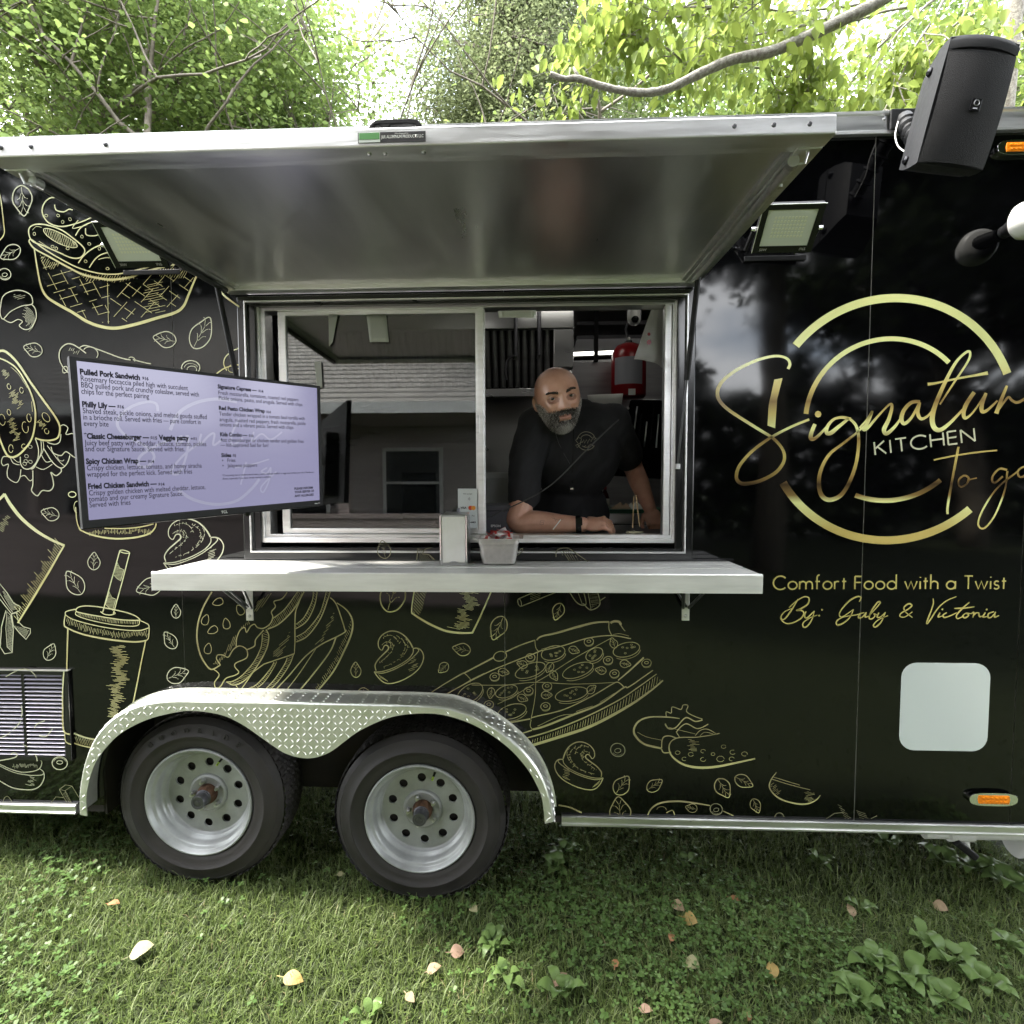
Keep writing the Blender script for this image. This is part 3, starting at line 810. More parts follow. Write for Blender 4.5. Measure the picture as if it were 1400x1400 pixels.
# ================================================================== printed drawings on the wrap
class Art:
    """flat printed strokes on the wall, drawn in photo pixels and laid on the wall sheet"""
    lay = 0
    def __init__(s, name, mt, tf=(0, 0, 1), Y=-0.0016):
        s.name, s.mt, s.tf, s.Y, s.mb = name, mt, tf, Y, MB()
    def px(s, p): return (s.tf[0] + p[0] * s.tf[2], s.tf[1] + p[1] * s.tf[2])
    def raw(s, pts, wd, closed=False):
        """pts in pixels already"""
        Art.lay += 1
        Y = s.Y - 0.00002 * (Art.lay % 20)
        W = [P(a, b, 0) for a, b in pts]
        q_ = [(a.x, a.z) for a in W]
        q2 = [q_[0]]
        for a in q_[1:]:
            if (a[0] - q2[-1][0]) ** 2 + (a[1] - q2[-1][1]) ** 2 > 1e-8: q2.append(a)
        n_ = len(q2)
        if n_ < 2: return s
        if not hasattr(wd, '__len__'): wd = [wd]
        vv = []
        for i in range(n_):
            a = q2[(i - 1) % n_] if closed else q2[max(i - 1, 0)]
            b = q2[(i + 1) % n_] if closed else q2[min(i + 1, n_ - 1)]
            tx, tz = b[0] - a[0], b[1] - a[1]
            l = math.hypot(tx, tz) or 1
            t = i / max(1, n_ - 1) * (len(wd) - 1)
            k = min(int(t), len(wd) - 2) if len(wd) > 1 else 0
            ww_ = wd[k] + (wd[k + 1] - wd[k]) * (t - k) if len(wd) > 1 else wd[0]
            h = 0.80 * ww_ * D / F / 2
            vv += [(q2[i][0] - tz / l * h, Y, q2[i][1] + tx / l * h), (q2[i][0] + tz / l * h, Y, q2[i][1] - tx / l * h)]
        s.mb.add(vv, [(2 * i, 2 * i + 1, 2 * i + 3, 2 * i + 2) for i in range(n_ - 1)] + ([(2 * n_ - 2, 2 * n_ - 1, 1, 0)] if closed else []))
        return s
    def st(s, pts, wd=1.6, closed=False, k=7, straight=False):
        p = [s.px(a) for a in pts]
        if not straight: p = cat_rom(p, k, closed)
        return s.raw(p, wd, closed)
    def fill(s, pts):
        W = [P(*s.px(a), 0) for a in pts]
        Art.lay += 1
        Y = s.Y - 0.00002 * (Art.lay % 20)
        s.mb.poly([[(a.x, a.z) for a in W]], lambda u, v: (u, Y, v))
        return s
    def ell(s, cx, cy, rx, ry=None, ang=0, wd=1.4, a0=0, a1=360, k=26):
        ry = ry or rx
        c, n_ = math.cos(R(ang)), math.sin(R(ang))
        full = a1 - a0 >= 360
        ts = [R(a0 + (a1 - a0) * i / (k if full else k - 1)) for i in range(k)]
        pts = [(cx + rx * math.cos(t) * c - ry * math.sin(t) * n_, cy + rx * math.cos(t) * n_ + ry * math.sin(t) * c) for t in ts]
        return s.raw([s.px(a) for a in pts], wd, full)
    def dot(s, cx, cy, r):
        return s.fill([(cx + r * math.cos(t * 0.7854), cy + r * math.sin(t * 0.7854)) for t in range(8)])
    def hatch(s, poly, ang, gap, wd=0.7, dash=None, jit=0.0):
        """parallel strokes clipped to a polygon (local units)"""
        c, n_ = math.cos(R(ang)), math.sin(R(ang))
        rot = [(x * c + y * n_, -x * n_ + y * c) for x, y in poly]
        y = min(b for a, b in rot) + gap / 2
        while y < max(b for a, b in rot):
            xs = []
            for i in range(len(rot)):
                a, b = rot[i], rot[(i + 1) % len(rot)]
                if (a[1] > y) != (b[1] > y): xs.append(a[0] + (b[0] - a[0]) * (y - a[1]) / (b[1] - a[1]))
            xs.sort()
            for x0, x1 in zip(xs[::2], xs[1::2]):
                if jit:
                    l = x1 - x0
                    x0, x1 = x0 + l * jit * random.random(), x1 - l * jit * random.random()
                segs = [(x0, x1)]
                if dash:
                    segs = []
                    x = x0 + random.random() * dash
                    while x < x1:
                        e = min(x1, x + dash * random.uniform(0.6, 1.6))
                        segs.append((x, e))
                        x = e + dash * random.uniform(0.2, 0.6)
                for a, b in segs:
                    s.raw([s.px((a * c - y * n_, a * n_ + y * c)), s.px((b * c - y * n_, b * n_ + y * c))], wd)
            y += gap * random.uniform(0.8, 1.2)
        return s
    def scrib(s, p0, p1, half, n_, wd=0.7, ang=90):
        """short strokes strung along a line, as a pen shades a round side"""
        dx, dy = p1[0] - p0[0], p1[1] - p0[1]
        l = math.hypot(dx, dy)
        tx, ty = dx / l, dy / l
        ca, sa = math.cos(R(ang)), math.sin(R(ang))
        ux, uy = tx * ca - ty * sa, tx * sa + ty * ca
        for i in range(n_):
            t = (i + 0.5) / n_
            o = random.uniform(-0.35, 0.35) * half + 0.3 * half * math.sin(t * 14)
            h = half * random.uniform(0.25, 0.8)
            cx, cy = p0[0] + dx * t + ux * o, p0[1] + dy * t + uy * o
            s.raw([s.px((cx - ux * h, cy - uy * h)), s.px((cx + ux * h, cy + uy * h))], wd)
        return s
    def done(s, parent=None):
        return s.mb.build(s.name, M_[s.mt], parent or trailer, fix=False)

def leaf_art(tip, end, wid, mt='cream', wd=1.7, Y=-0.0016, done=True, art=None):
    a = art or Art('printed_leaf', mt, Y=Y)
    save = a.tf
    a.tf = (0, 0, 1)
    tx, ty = end[0] - tip[0], end[1] - tip[1]
    l = math.hypot(tx, ty)
    tx, ty = tx / l, ty / l
    f = lambda u, v: (tip[0] + tx * u * l - ty * v * wid / 2, tip[1] + ty * u * l + tx * v * wid / 2)
    k = random.uniform(-0.06, 0.06)
    a.st([f(*q_) for q_ in ((0, 0), (0.25, 0.62 + k), (0.55, 1.0), (0.85, 0.72), (1, 0.0), (0.86, -0.72), (0.55, -1.0), (0.25, -0.60 + k))], wd, True, 5)
    tw = max(0.6, wd * 0.45)
    a.raw([f(0.95, 0.02), f(0.72, 0.04)], tw)
    a.raw([f(0.66, 0.04), f(0.30, 0.0)], tw)
    for u in (0.75, 0.5, 0.28):
        for sg in (1, -1):
            m_ = 0.86 * math.sin(min(1, (u + 0.12)) * 2.4)
            a.raw([f(u, 0.05 * sg), f(u - 0.14, sg * 0.32 * m_), f(u - 0.18, 0.48 * sg * m_)], tw)
            if random.random() < 0.7: a.raw([f(u - 0.19, 0.56 * sg * m_), f(u - 0.20, 0.74 * sg * m_)], tw)
    a.tf = save
    return a.done() if done and art is None else a

LV = [((33.7,295.5),(29,254),27,2.2),((1.5,353),(28,339),20,1.7),((210,461),(241,467),22,1.7),((287,434),(265,476),28,1.9),((33,474),(58,482),19,1.5),((57,699),(81,706),18,1.5),((129.5,755),(128.5,779),17,1.5),((92,781),(112,812),24,1.8),((187,808),(222,797),24,1.7),((241,826),(241,845),13,1.3),((225.5,864),(240,886),17,1.5),((258,917),(229,928),22,1.6),((74,880),(64,902),17,1.4)]
for t_, e_, w_, l_ in LV: leaf_art(t_, e_, w_, 'cream', l_)
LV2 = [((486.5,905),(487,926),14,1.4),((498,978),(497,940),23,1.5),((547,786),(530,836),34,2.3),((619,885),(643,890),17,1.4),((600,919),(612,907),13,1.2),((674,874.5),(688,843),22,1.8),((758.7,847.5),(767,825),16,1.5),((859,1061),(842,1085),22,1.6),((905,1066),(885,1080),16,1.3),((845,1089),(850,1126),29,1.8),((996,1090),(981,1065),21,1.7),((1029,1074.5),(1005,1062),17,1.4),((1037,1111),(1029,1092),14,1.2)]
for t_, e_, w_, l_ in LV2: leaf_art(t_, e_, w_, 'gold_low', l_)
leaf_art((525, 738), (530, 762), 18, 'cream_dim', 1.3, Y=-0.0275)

def nut(cx, cy, r, mt, name='printed_olive'):
    a = Art(name, mt)
    a.ell(cx, cy, r, r * 0.9, 20, 1.5).ell(cx, cy + r * 0.1, r * 0.42, r * 0.30, -10, 1.0).ell(cx, cy, r * 0.8, r * 0.72, 20, 0.7, 20, 130, 8)
    return a.done()
nut(7, 375, 8.5, 'cream'); nut(844.5, 1025, 10, 'cream_dim'); nut(979, 1106, 8.5, 'cream_dim')
a = Art('printed_olive', 'cream', (0, 900, 0.157), Y=-0.0145); a.ell(548, 897, 66, 56, 0, 1.7).ell(548, 890, 26, 15, 0, 1.2).ell(548, 888, 52, 38, 0, 0.8, 190, 350, 12).done()
a = Art('printed_pepper_ring', 'cream', (0, 470, 0.32857)); a.ell(795, 100, 38, 30, 0, 1.8).ell(800, 108, 20, 15, 0, 1.2, 150, 420, 16).ell(797, 104, 29, 22, 10, 0.8, 180, 330, 10).done()

def cupcake(fx, mt, wd=1.8, name='printed_cream_cup'):
    """fx maps the traced drawing to photo pixels"""
    a = Art(name, mt)
    S_ = lambda pts, w__=wd, c=False: a.raw(cat_rom([fx(*q_) for q_ in pts], 6, c), w__, c)
    S_([(270,1075),(262,1030),(290,980),(340,930),(372,895),(365,868),(340,868),(318,905),(292,880),(290,830),(320,780),(380,748),(440,750),(500,780),(545,830),(575,885)], [wd, wd * 1.3, wd * 0.8, wd, wd * 1.4])
    S_([(255,1085),(330,1080),(430,1045),(530,985),(575,930),(578,890)], wd * 0.8)
    S_([(610,890),(625,905),(600,940),(520,1010),(420,1065),(330,1095),(265,1092)], wd * 0.8)
    S_([(255,1085),(290,1135),(340,1175),(400,1182),(500,1150),(600,1085),(650,1020),(665,960),(650,915),(620,890),(578,890)], wd)
    for arc in ([(335,1042),(430,1000),(510,930),(535,860),(520,810)], [(300,1010),(350,965),(400,915),(410,860),(380,825)], [(330,800),(380,780),(430,800),(460,850)], [(450,790),(500,830),(510,890),(480,950)], [(330,850),(360,835),(390,850),(395,890)]):
        pts = cat_rom([fx(*q_) for q_ in arc], 6)
        i = 0
        while i < len(pts) - 2:
            e = min(len(pts), i + random.randint(2, 4))
            a.raw(pts[i:e], 0.8)
            i = e
        for q_ in pts[::2]:
            dx, dy = random.uniform(-3, 3), random.uniform(-3, 3)
            a.raw([(q_[0], q_[1]), (q_[0] + dx, q_[1] + dy)], 0.7)
    for i in range(9):
        x, y = 570 + random.uniform(-15, 25), 975 + i * 12
        a.raw([fx(x - 20, y + 8), fx(x + 25, y - 8)], 0.7)
    for i in range(5): a.raw([fx(290 + i * 12, 1105 + i * 9), fx(310 + i * 14, 1140 + i * 6)], 0.7)
    return a.done()
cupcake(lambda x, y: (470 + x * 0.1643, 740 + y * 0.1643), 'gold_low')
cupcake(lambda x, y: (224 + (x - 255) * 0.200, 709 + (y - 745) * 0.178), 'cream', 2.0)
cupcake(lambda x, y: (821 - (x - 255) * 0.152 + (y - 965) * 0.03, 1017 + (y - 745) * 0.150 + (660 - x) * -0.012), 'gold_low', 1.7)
a = Art('printed_cream_cup', 'cream', (0, 900, 0.157), Y=-0.0145)
a.st([(0,880),(100,862),(165,845),(178,820),(150,808),(125,820)], 2.0); a.st([(330,815),(348,850),(352,880)], 1.8); a.st([(230,735),(270,758)], 1.4); a.done()
a = Art('printed_cream_cup', 'cream', (0, 900, 0.157))
a.st([(352,884),(368,905),(350,955),(300,980),(200,990),(100,965),(0,920)], 1.8); a.st([(0,935),(120,990),(250,1015),(360,1015),(385,990),(350,960)], 1.5); a.st([(0,1065),(100,1120),(200,1140),(290,1140),(350,1110),(385,1050),(388,1000)], 2.0)
a.scrib((290, 1030), (270, 1110), 40, 9, 0.7); a.scrib((110, 935), (330, 930), 22, 26, 0.7); a.done()

# basket of rings
T = (0, 140, 0.25)
a = Art('printed_ring_basket', 'gold', T)
BODY = [(190,800),(205,900),(225,1000),(255,1060),(310,1100),(400,1150),(480,1200),(560,1228),(640,1235),(740,1215),(860,1180),(960,1150),(1005,1115),(1030,1060),(1055,1000),(1078,945)]
a.st(BODY, [2.2, 3.5, 4.6, 5.2, 5.4, 5.0, 4.2, 3.0])
a.st([(160,760),(190,800),(280,850),(370,900),(450,940),(530,960),(620,970),(720,955),(800,925),(960,885)], [2.4, 3.2, 3.8, 3.0])
a.st([(160,760),(175,752),(240,800),(330,855),(430,905),(540,935),(640,940),(740,920),(860,890)], 2.2)
a.st([(160,720),(165,685),(200,668),(260,672),(340,700),(410,750),(455,790),(465,820),(440,850),(390,850),(320,820),(240,785),(180,760)], 2.2, True)
IN_ = [(240,700),(260,690),(320,710),(390,750),(425,785),(400,795),(330,775),(265,735)]
a.st(IN_, 1.3, True); a.hatch(IN_, 75, 9, 0.7)
a.st([(500,632),(430,660),(340,680),(270,660),(235,610),(240,560),(275,525),(330,520)], 2.2); a.st([(300,560),(310,590),(350,600),(380,585),(400,590)], 2.0); a.st([(430,645),(400,690),(480,670)], 1.4)
a.st([(415,730),(440,690),(480,665),(560,640)], 2.0); a.st([(470,690),(475,725),(520,730),(565,715)], 1.8); a.st([(430,880),(460,840),(510,800),(590,765)], 2.2); a.st([(490,905),(530,850),(580,825),(640,820)], 2.0); a.st([(540,860),(590,850),(640,860)], 1.2)
for x, y in ((190,720),(290,790),(310,800),(372,800),(410,770),(450,735),(490,775),(545,800),(470,870),(590,910),(255,620),(320,620),(385,640),(345,655)): a.ell(x, y, 9, 7, random.uniform(0, 90), 0.8, k=10)
a.st([(180,700),(200,680),(230,685)], 0.8); a.st([(215,760),(280,800),(350,830)], 0.8)
BP = [(215,830),(330,880),(450,950),(600,980),(600,1215),(480,1185),(300,1080),(250,1030)]
BQ = [(600,980),(760,960),(960,890),(1060,960),(1020,1060),(980,1110),(800,1180),(610,1215)]
a.hatch(BP, -16, 48, 0.8, 70); a.hatch(BP, 62, 62, 0.8, 90); a.hatch(BQ, 34, 52, 0.8, 80); a.hatch(BQ, -48, 66, 0.8, 90)
a.hatch([(780,1000),(900,980),(910,1150),(780,1160)], -12, 13, 0.7, None, 0.3); a.hatch([(880,900),(1040,920),(1000,970),(860,960)], -60, 12, 0.7, None, 0.2); a.hatch([(430,930),(760,945),(700,985),(470,990)], -60, 13, 0.7, None, 0.3); a.hatch([(220,830),(330,880),(300,920),(230,900)], -60, 12, 0.7, None, 0.3)
a.st([(590, 990), (595, 1210)], 0.8, straight=True)
a.done()
a = Art('printed_mushroom', 'cream', T)
a.st([(5,1120),(20,1060),(70,1032),(120,1030),(165,1050),(180,1080),(175,1105),(120,1115),(60,1145),(20,1185),(5,1160)], 1.7, True)
a.st([(20,1185),(60,1205),(100,1188),(125,1200),(108,1222),(140,1243),(175,1230),(200,1180),(195,1130),(175,1105)], 1.7)
for i in range(9): a.ell(120, 1190, 24 + i * 6, 20 + i * 7, 0, 0.6, -70 + random.uniform(-20, 20), 50 + random.uniform(-30, 10), 8)
a.hatch([(70,1050),(140,1050),(150,1070),(80,1080)], -15, 9, 0.6, None, 0.4); a.done()
Art('printed_box_edge', 'gold', T).st([(-8,470),(8,540),(22,660),(25,720),(-6,762)], 2.0).done()
Art('printed_stem', 'gold', T, -0.0275).st([(1228,1048),(1262,1082),(1330,1130)], 3.0).done()
# sandwich and its filling
T = (0, 460, 0.1714)
a = Art('printed_sub_roll', 'gold', T)
a.st([(-20,125),(30,115),(80,145),(150,220),(250,370),(350,510),(430,620),(475,700),(480,760),(460,810),(400,830),(330,825),(285,810)], [4.2, 4.0, 3.2, 2.6])
a.st([(-20,168),(60,200),(140,260),(210,370),(260,480),(285,600),(280,720),(250,830),(180,920),(120,960),(70,955),(35,900),(0,810),(-10,770)], [2.4, 3.0, 3.2, 3.8, 3.0])
for x, y, rx, ry, an in ((75,400,14,22,-20),(175,430,14,24,-10),(75,605,14,24,-15),(235,650,17,33,-10),(205,725,24,45,-12),(90,895,18,32,0),(190,875,14,18,20),(20,665,24,45,-10),(370,645,24,42,-35),(375,757,16,22,-30)): a.ell(x, y, rx, ry, an, 1.0, random.uniform(-20, 30), random.uniform(300, 380), 14)
a.scrib((20, 270), (70, 320), 30, 8, 0.7); a.scrib((95, 440), (175, 560), 42, 17, 0.7); a.scrib((90, 650), (140, 830), 38, 20, 0.7); a.scrib((310, 670), (355, 730), 28, 10, 0.7)
a.st([(90,245),(150,300),(220,410)], 0.7); a.st([(255,520),(262,600)], 0.7); a.done()
a = Art('printed_filling', 'cream', T)
a.st([(80,960),(30,960),(15,1000),(30,1030),(70,1020),(60,1080),(70,1130),(130,1165),(160,1130),(170,1060)], 1.6); a.st([(165,1120),(200,1110),(240,1150),(265,1130),(262,1070)], 1.5)
a.st([(265,1070),(265,1180),(255,1230),(300,1270),(340,1230),(400,1230),(430,1190),(420,1120),(410,1085),(450,1110),(490,1080),(490,1055)], 2.0)
a.st([(165,960),(170,1020),(200,1055),(250,1050),(300,990),(310,900),(285,815)], 1.9); a.st([(330,830),(330,930),(285,1030),(260,1060)], 1.6); a.st([(345,830),(350,900),(300,1000),(250,1062)], 1.3)
a.st([(330,940),(370,1000),(420,990)], 1.5); a.st([(290,1040),(350,1060),(420,1020)], 1.3); a.st([(350,890),(420,1000),(490,1050),(540,1010),(560,950)], 1.9); a.st([(380,870),(470,990),(520,1035)], 1.2)
a.st([(480,720),(510,705),(545,730),(530,780),(580,775),(600,790)], 1.6); a.st([(490,780),(480,840),(440,860),(380,845)], 1.6); a.st([(410,880),(430,930),(490,950),(530,920),(590,960),(620,970)], 1.8)
a.st([(85,965),(110,1010),(160,1025)], 1.3); a.st([(95,960),(140,1000),(165,1000)], 1.0)
for x, y in ((245,880),(215,955),(210,995),(245,1000),(200,1015)): a.ell(x, y, 16, 13, 20, 0.8, k=9)
a.ell(490, 970, 28, 22, 30, 0.9, 0, 240, 12); a.done()
a = Art('printed_hot_dog', 'cream', (0, 470, 0.32857))
a.st([(290,125),(262,95),(248,60),(252,25),(275,3),(300,2),(330,18),(360,40)], 2.0); a.ell(272, 108, 10, 14, 20, 1.5); a.st([(330,18),(358,8),(420,28),(500,58),(545,68)], 1.8); a.ell(378, 40, 32, 26, 20, 1.5, 190, 380, 14); a.ell(550, 66, 14, 10, 20, 1.4, 180, 380, 8); a.st([(555,66),(600,78),(630,84)], 1.6)
a.scrib((290, 18), (330, 40), 14, 6, 0.7); a.done()
a = Art('printed_pretzel', 'gold', (0, 470, 0.32857))
a.st([(1010,12),(970,30),(940,55),(932,85),(945,112)], 2.0); a.st([(890,135),(940,100),(1005,86)], 2.2); a.ell(968, 104, 18, 16, 0, 1.0); a.ell(990, 118, 16, 14, 0, 1.0); a.done()
a = Art('printed_burger_bun', 'gold', (80, 700, 0.1714))
a.st([(140,-40),(148,60),(165,120),(190,150),(300,190),(450,212),(600,205),(720,175),(770,130),(782,90)], [1.8, 2.2, 3.2, 3.0, 2.0]); a.st([(370,130),(520,132),(650,120),(760,95)], 2.0); a.scrib((220, 165), (740, 150), 26, 44, 0.7, 90)
a.ell(112, -140, 30, 22, 0, 1.7); a.ell(150, -40, 24, 46, 0, 1.2, 90, 280, 12); a.done()
# fries carton
T = (0, 670, 0.1714)
a = Art('printed_fries_carton', 'gold', T)
a.st([(-20,95),(40,32)], [3, 5.5], straight=True); a.st([(38,30),(90,120),(180,230),(300,330),(420,400),(518,442)], [4.6, 6.4, 6.0, 4.8, 4.0]); a.st([(515,440),(400,640),(280,840),(145,1060)], [3.0, 4.0, 4.0, 2.8], straight=True)
for i in range(40):
    t = i / 39
    x, y = 505 - 350 * t, 450 + 590 * t
    l = random.uniform(25, 95) if i % 6 else 110
    a.raw([a.px((x - 6, y)), a.px((x - 6 - l * 0.55, y - l * 0.62))], 0.8)
a.scrib((0, 320), (80, 210), 34, 10, 0.7); a.done()
a = Art('printed_fries', 'cream', T)
f1, f2, f3 = [(-20,720),(60,820),(110,900),(165,930),(155,965),(95,985),(50,930),(-20,840)], [(50,960),(15,1090),(5,1250),(40,1305),(100,1295),(110,1110),(90,1000)], [(95,990),(110,1080),(160,1140),(210,1190),(245,1140),(245,1105),(190,1090),(150,1050),(135,980)]
for f in (f1, f2, f3): a.st(f, 1.7, True, straight=True)
a.st([(-20,790),(50,900),(105,975)], 1.0); a.st([(58,970),(50,1100),(60,1250),(100,1290)], 1.0, straight=True); a.hatch([(20,790),(130,910),(140,950),(100,960),(40,860)], 60, 9, 0.6); a.hatch([(62,1000),(105,1010),(100,1280),(62,1250)], -20, 9, 0.6); a.hatch([(120,1080),(200,1100),(235,1120),(205,1180),(150,1120)], 60, 9, 0.6); a.done()
# drink with straw
T = (80, 700, 0.1714)
a = Art('printed_drink_cup', 'gold', T)
a.st([(60,820),(62,795),(120,778),(150,776)], 1.9); a.st([(645,862),(700,885),(725,912),(720,1000),(700,1025)], 1.8); a.st([(58,815),(48,890),(70,922),(200,975),(400,1015),(600,1035),(705,1024)], [1.8, 2.6, 3.2, 2.4]); a.st([(60,822),(130,860),(300,905),(480,935),(640,945),(725,922)], 1.8)
a.st([(145,790),(160,760),(230,748),(350,760),(500,790),(600,820),(645,850),(640,862),(520,860),(350,835),(200,808)], 2.0, True); a.st([(145,792),(146,822),(250,860),(420,895),(560,910),(640,900),(645,855)], 1.6)
a.hatch([(155,805),(350,842),(640,868),(635,895),(430,885),(160,825)], 100, 12, 0.6); a.hatch([(65,840),(300,915),(480,945),(715,935),(710,1000),(500,1015),(250,970),(65,905)], 105, 13, 0.6, None, 0.35)
a.st([(490,315),(425,545),(355,800)], 2.0, straight=True); a.st([(570,325),(510,560),(440,812)], 2.0, straight=True); a.st([(490,312),(512,303),(550,312),(570,326),(530,328)], 1.6, True); a.st([(338,793),(370,815),(420,820),(455,808),(440,795)], 1.8)
for y0 in (400, 635):
    k = (y0 - 315) / 500
    b = [(472 - (y0 - 400) * 0.27, y0), (490 - (y0 - 400) * 0.27, y0 + 45), (525 - (y0 - 400) * 0.27, y0 + 60), (498 - (y0 - 400) * 0.27, y0 + 150), (470 - (y0 - 400) * 0.27, y0 + 130), (440 - (y0 - 400) * 0.27, y0 + 100)]
    a.hatch(b, 5, 9, 0.7); a.st(b, 1.0, True, straight=True)
a.st([(78,925),(74,1050),(68,1270)], 2.6, straight=True); a.st([(697,1028),(660,1210),(625,1390),(590,1560)], 2.4, straight=True)
a.scrib((500, 1060), (480, 1400), 75, 44, 0.7); a.scrib((480, 1400), (430, 1640), 60, 34, 0.7); a.done()
a = Art('printed_drink_cup', 'gold', (0, 900, 0.157), Y=-0.0145); a.st([(585,95),(573,250),(572,400),(580,610),(636,648)], [2.2, 2.8, 3.2]); a.st([(590,640),(600,710),(645,735)], 2.0); a.done()
a = Art('printed_cup_foot', 'gold', (0, 900, 0.157)); a.st([(648,652),(750,690),(865,712)], 3.0); a.st([(650,738),(730,762),(830,782)], 2.4); a.hatch([(655,665),(850,718),(820,775),(660,735)], 70, 14, 0.6); a.done()
a = Art('printed_grille_art', 'cream', (0, 900, 0.157), Y=-0.0145); a.st([(80,150),(150,110),(220,85),(280,90),(320,120),(345,155)], 1.6); a.done()
for seg in ([(0,690),(60,668),(120,632)], [(140,612),(180,575),(212,530)], [(216,500),(222,455),(215,400)], [(330,595),(350,560),(420,530)], [(370,660),(430,665),(485,600)]):
    Art('printed_grille_art', 'cream', (0, 900, 0.157), Y=-0.0145).st(seg, 1.8).done()
a = Art('printed_fries', 'cream_dim', (0, 900, 0.157)); a.st([(520,1140),(575,1100),(630,1110),(690,1210)], 1.3, straight=True); a.st([(520,1140),(590,1262)], 1.3, straight=True); a.st([(520,1140),(570,1150),(630,1110)], 1.0, straight=True); a.st([(440,1262),(490,1205),(560,1210)], 1.2, straight=True); a.st([(570,1150),(625,1262)], 1.0, straight=True); a.hatch([(545,1170),(580,1160),(630,1255),(600,1255)], 30, 9, 0.6); a.st([(30,1250),(45,1210),(75,1203),(110,1250)], 1.2); a.done()
# burger under the counter
T = (250, 790, 0.1786)
a = Art('printed_burger', 'gold_low', T)
a.st([(225,105),(160,220),(120,340),(110,460),(130,570),(170,650),(220,700),(290,665)], [2.4, 3.0, 3.0, 2.2])
for x, y, an in ((270,185,-20),(175,320,110),(335,350,80),(230,400,-30),(195,540,100),(440,245,60)):
    c_, s_ = math.cos(R(an)), math.sin(R(an))
    a.st([(x + u * c_ - v * s_, y + u * s_ + v * c_) for u, v in ((-42, 0), (-10, 24), (28, 24), (40, 0), (28, -24), (-10, -24))], 1.3, True, 5)
a.st([(410,530),(415,460),(440,400),(475,380),(490,415),(520,370),(550,355),(575,380),(620,385),(670,350),(690,300),(680,260),(710,220),(700,180),(760,160),(800,110)], 1.9)
a.st([(290,665),(260,620),(270,590),(310,590),(350,605),(390,545),(440,520),(490,550),(490,610),(410,650),(400,680),(430,720),(400,745),(330,770),(290,830),(255,840),(245,800),(280,740),(240,700)], 1.9)
a.st([(490,550),(550,520),(560,470),(620,400)], 2.0)
b1, b2 = [(640,395),(660,450),(640,550),(560,690),(480,780),(400,820),(335,795)], [(610,430),(600,530),(540,650),(450,750),(380,790),(335,795)]
a.st(b1, 2.0); a.st(b2, 1.4); a.hatch(b1 + b2[::-1], 20, 14, 0.7)
b1, b2 = [(650,392),(740,350),(850,240),(930,105)], [(690,310),(780,240),(880,105)]
a.st(b1, 2.2); a.st(b2, 1.5); a.hatch(b1 + b2[::-1], 60, 14, 0.7)
a.st([(860,490),(862,280),(890,190),(915,120)], 1.9); a.st([(860,490),(855,580),(620,660),(540,720),(440,865),(410,825)], 1.9, straight=True)
b1, b2 = [(865,390),(950,330),(1010,210),(1030,105)], [(868,355),(930,300),(990,180),(1000,105)]
a.st(b1, 1.6); a.st(b2, 1.4); a.hatch(b1 + b2[::-1], 45, 16, 0.7)
b1, b2 = [(870,490),(960,440),(1060,300),(1130,105)], [(870,450),(950,400),(1050,270),(1100,105)]
a.st(b1, 1.9); a.st(b2, 1.4); a.hatch(b1 + b2[::-1], 45, 16, 0.7)
a.st([(1130,150),(1180,210),(1240,390),(1240,415),(1180,450),(1060,510),(940,600),(820,740),(690,880)], 2.0); a.st([(1180,190),(1260,250),(1300,330),(1290,430),(1230,570),(1150,720),(1020,880)], [1.6, 2.6, 3.4, 3.0, 2.4]); a.st([(1175,450),(1130,560),(1020,710),(880,880)], 2.4); a.st([(1020,540),(900,720),(780,880)], 1.2)
b1, b2 = [(455,860),(560,820),(660,710),(700,645)], [(540,865),(620,800),(690,700),(720,640)]
a.st(b1, 1.5); a.st(b2, 1.2); a.hatch(b1 + b2[::-1], 40, 14, 0.7)
b1, b2 = [(600,885),(700,780),(780,660),(800,610)], [(640,885),(740,780),(820,660),(850,580)]
a.st(b1, 1.5); a.st(b2, 1.5); a.hatch(b1 + b2[::-1], 20, 14, 0.7)
a.hatch([(400,520),(440,390),(520,350),(510,320),(390,430),(330,560),(230,660),(260,680),(340,590)], -70, 11, 0.7, None, 0.3); a.hatch([(570,180),(690,100),(640,180),(600,240),(540,270)], -55, 12, 0.7, None, 0.2); a.hatch([(960,890),(1040,800),(1150,620),(1240,420),(1290,300),(1295,420),(1150,720),(1020,890)], 60, 14, 0.7, None, 0.4); a.hatch([(620,660),(830,400),(830,440),(760,590)], -40, 12, 0.7, None, 0.5); a.hatch([(1000,520),(1160,260),(1170,290),(1080,480)], -40, 12, 0.7, None, 0.5); a.done()
# carton, straws and pizza
T = (470, 740, 0.1643)
a = Art('printed_carton_foot', 'gold', T)
a.st([(590,400),(570,520),(565,595)], 2.0); a.st([(565,595),(640,645),(740,700),(850,745),(970,762),(1075,760)], [3.0, 3.8, 3.8, 3.0]); a.st([(1070,762),(1130,640),(1235,400)], [3.2, 2.2], straight=True); a.hatch([(580,420),(690,420),(660,560),(640,620),(575,590)], 48, 20, 0.7, None, 0.15); a.scrib((1070, 420), (960, 735), 85, 34, 0.7, 82); a.done()
a = Art('printed_box_lid', 'cream_dim', T, Y=-0.0275); a.st([(618,160),(632,50)], 1.3); a.st([(668,95),(690,60),(740,45)], 1.3); a.st([(668,98),(720,105),(770,150)], 1.6); a.hatch([(640,55),(680,60),(670,100),(740,120),(760,155),(640,155)], 50, 14, 0.6); a.done()
T = (570, 800, 0.25)
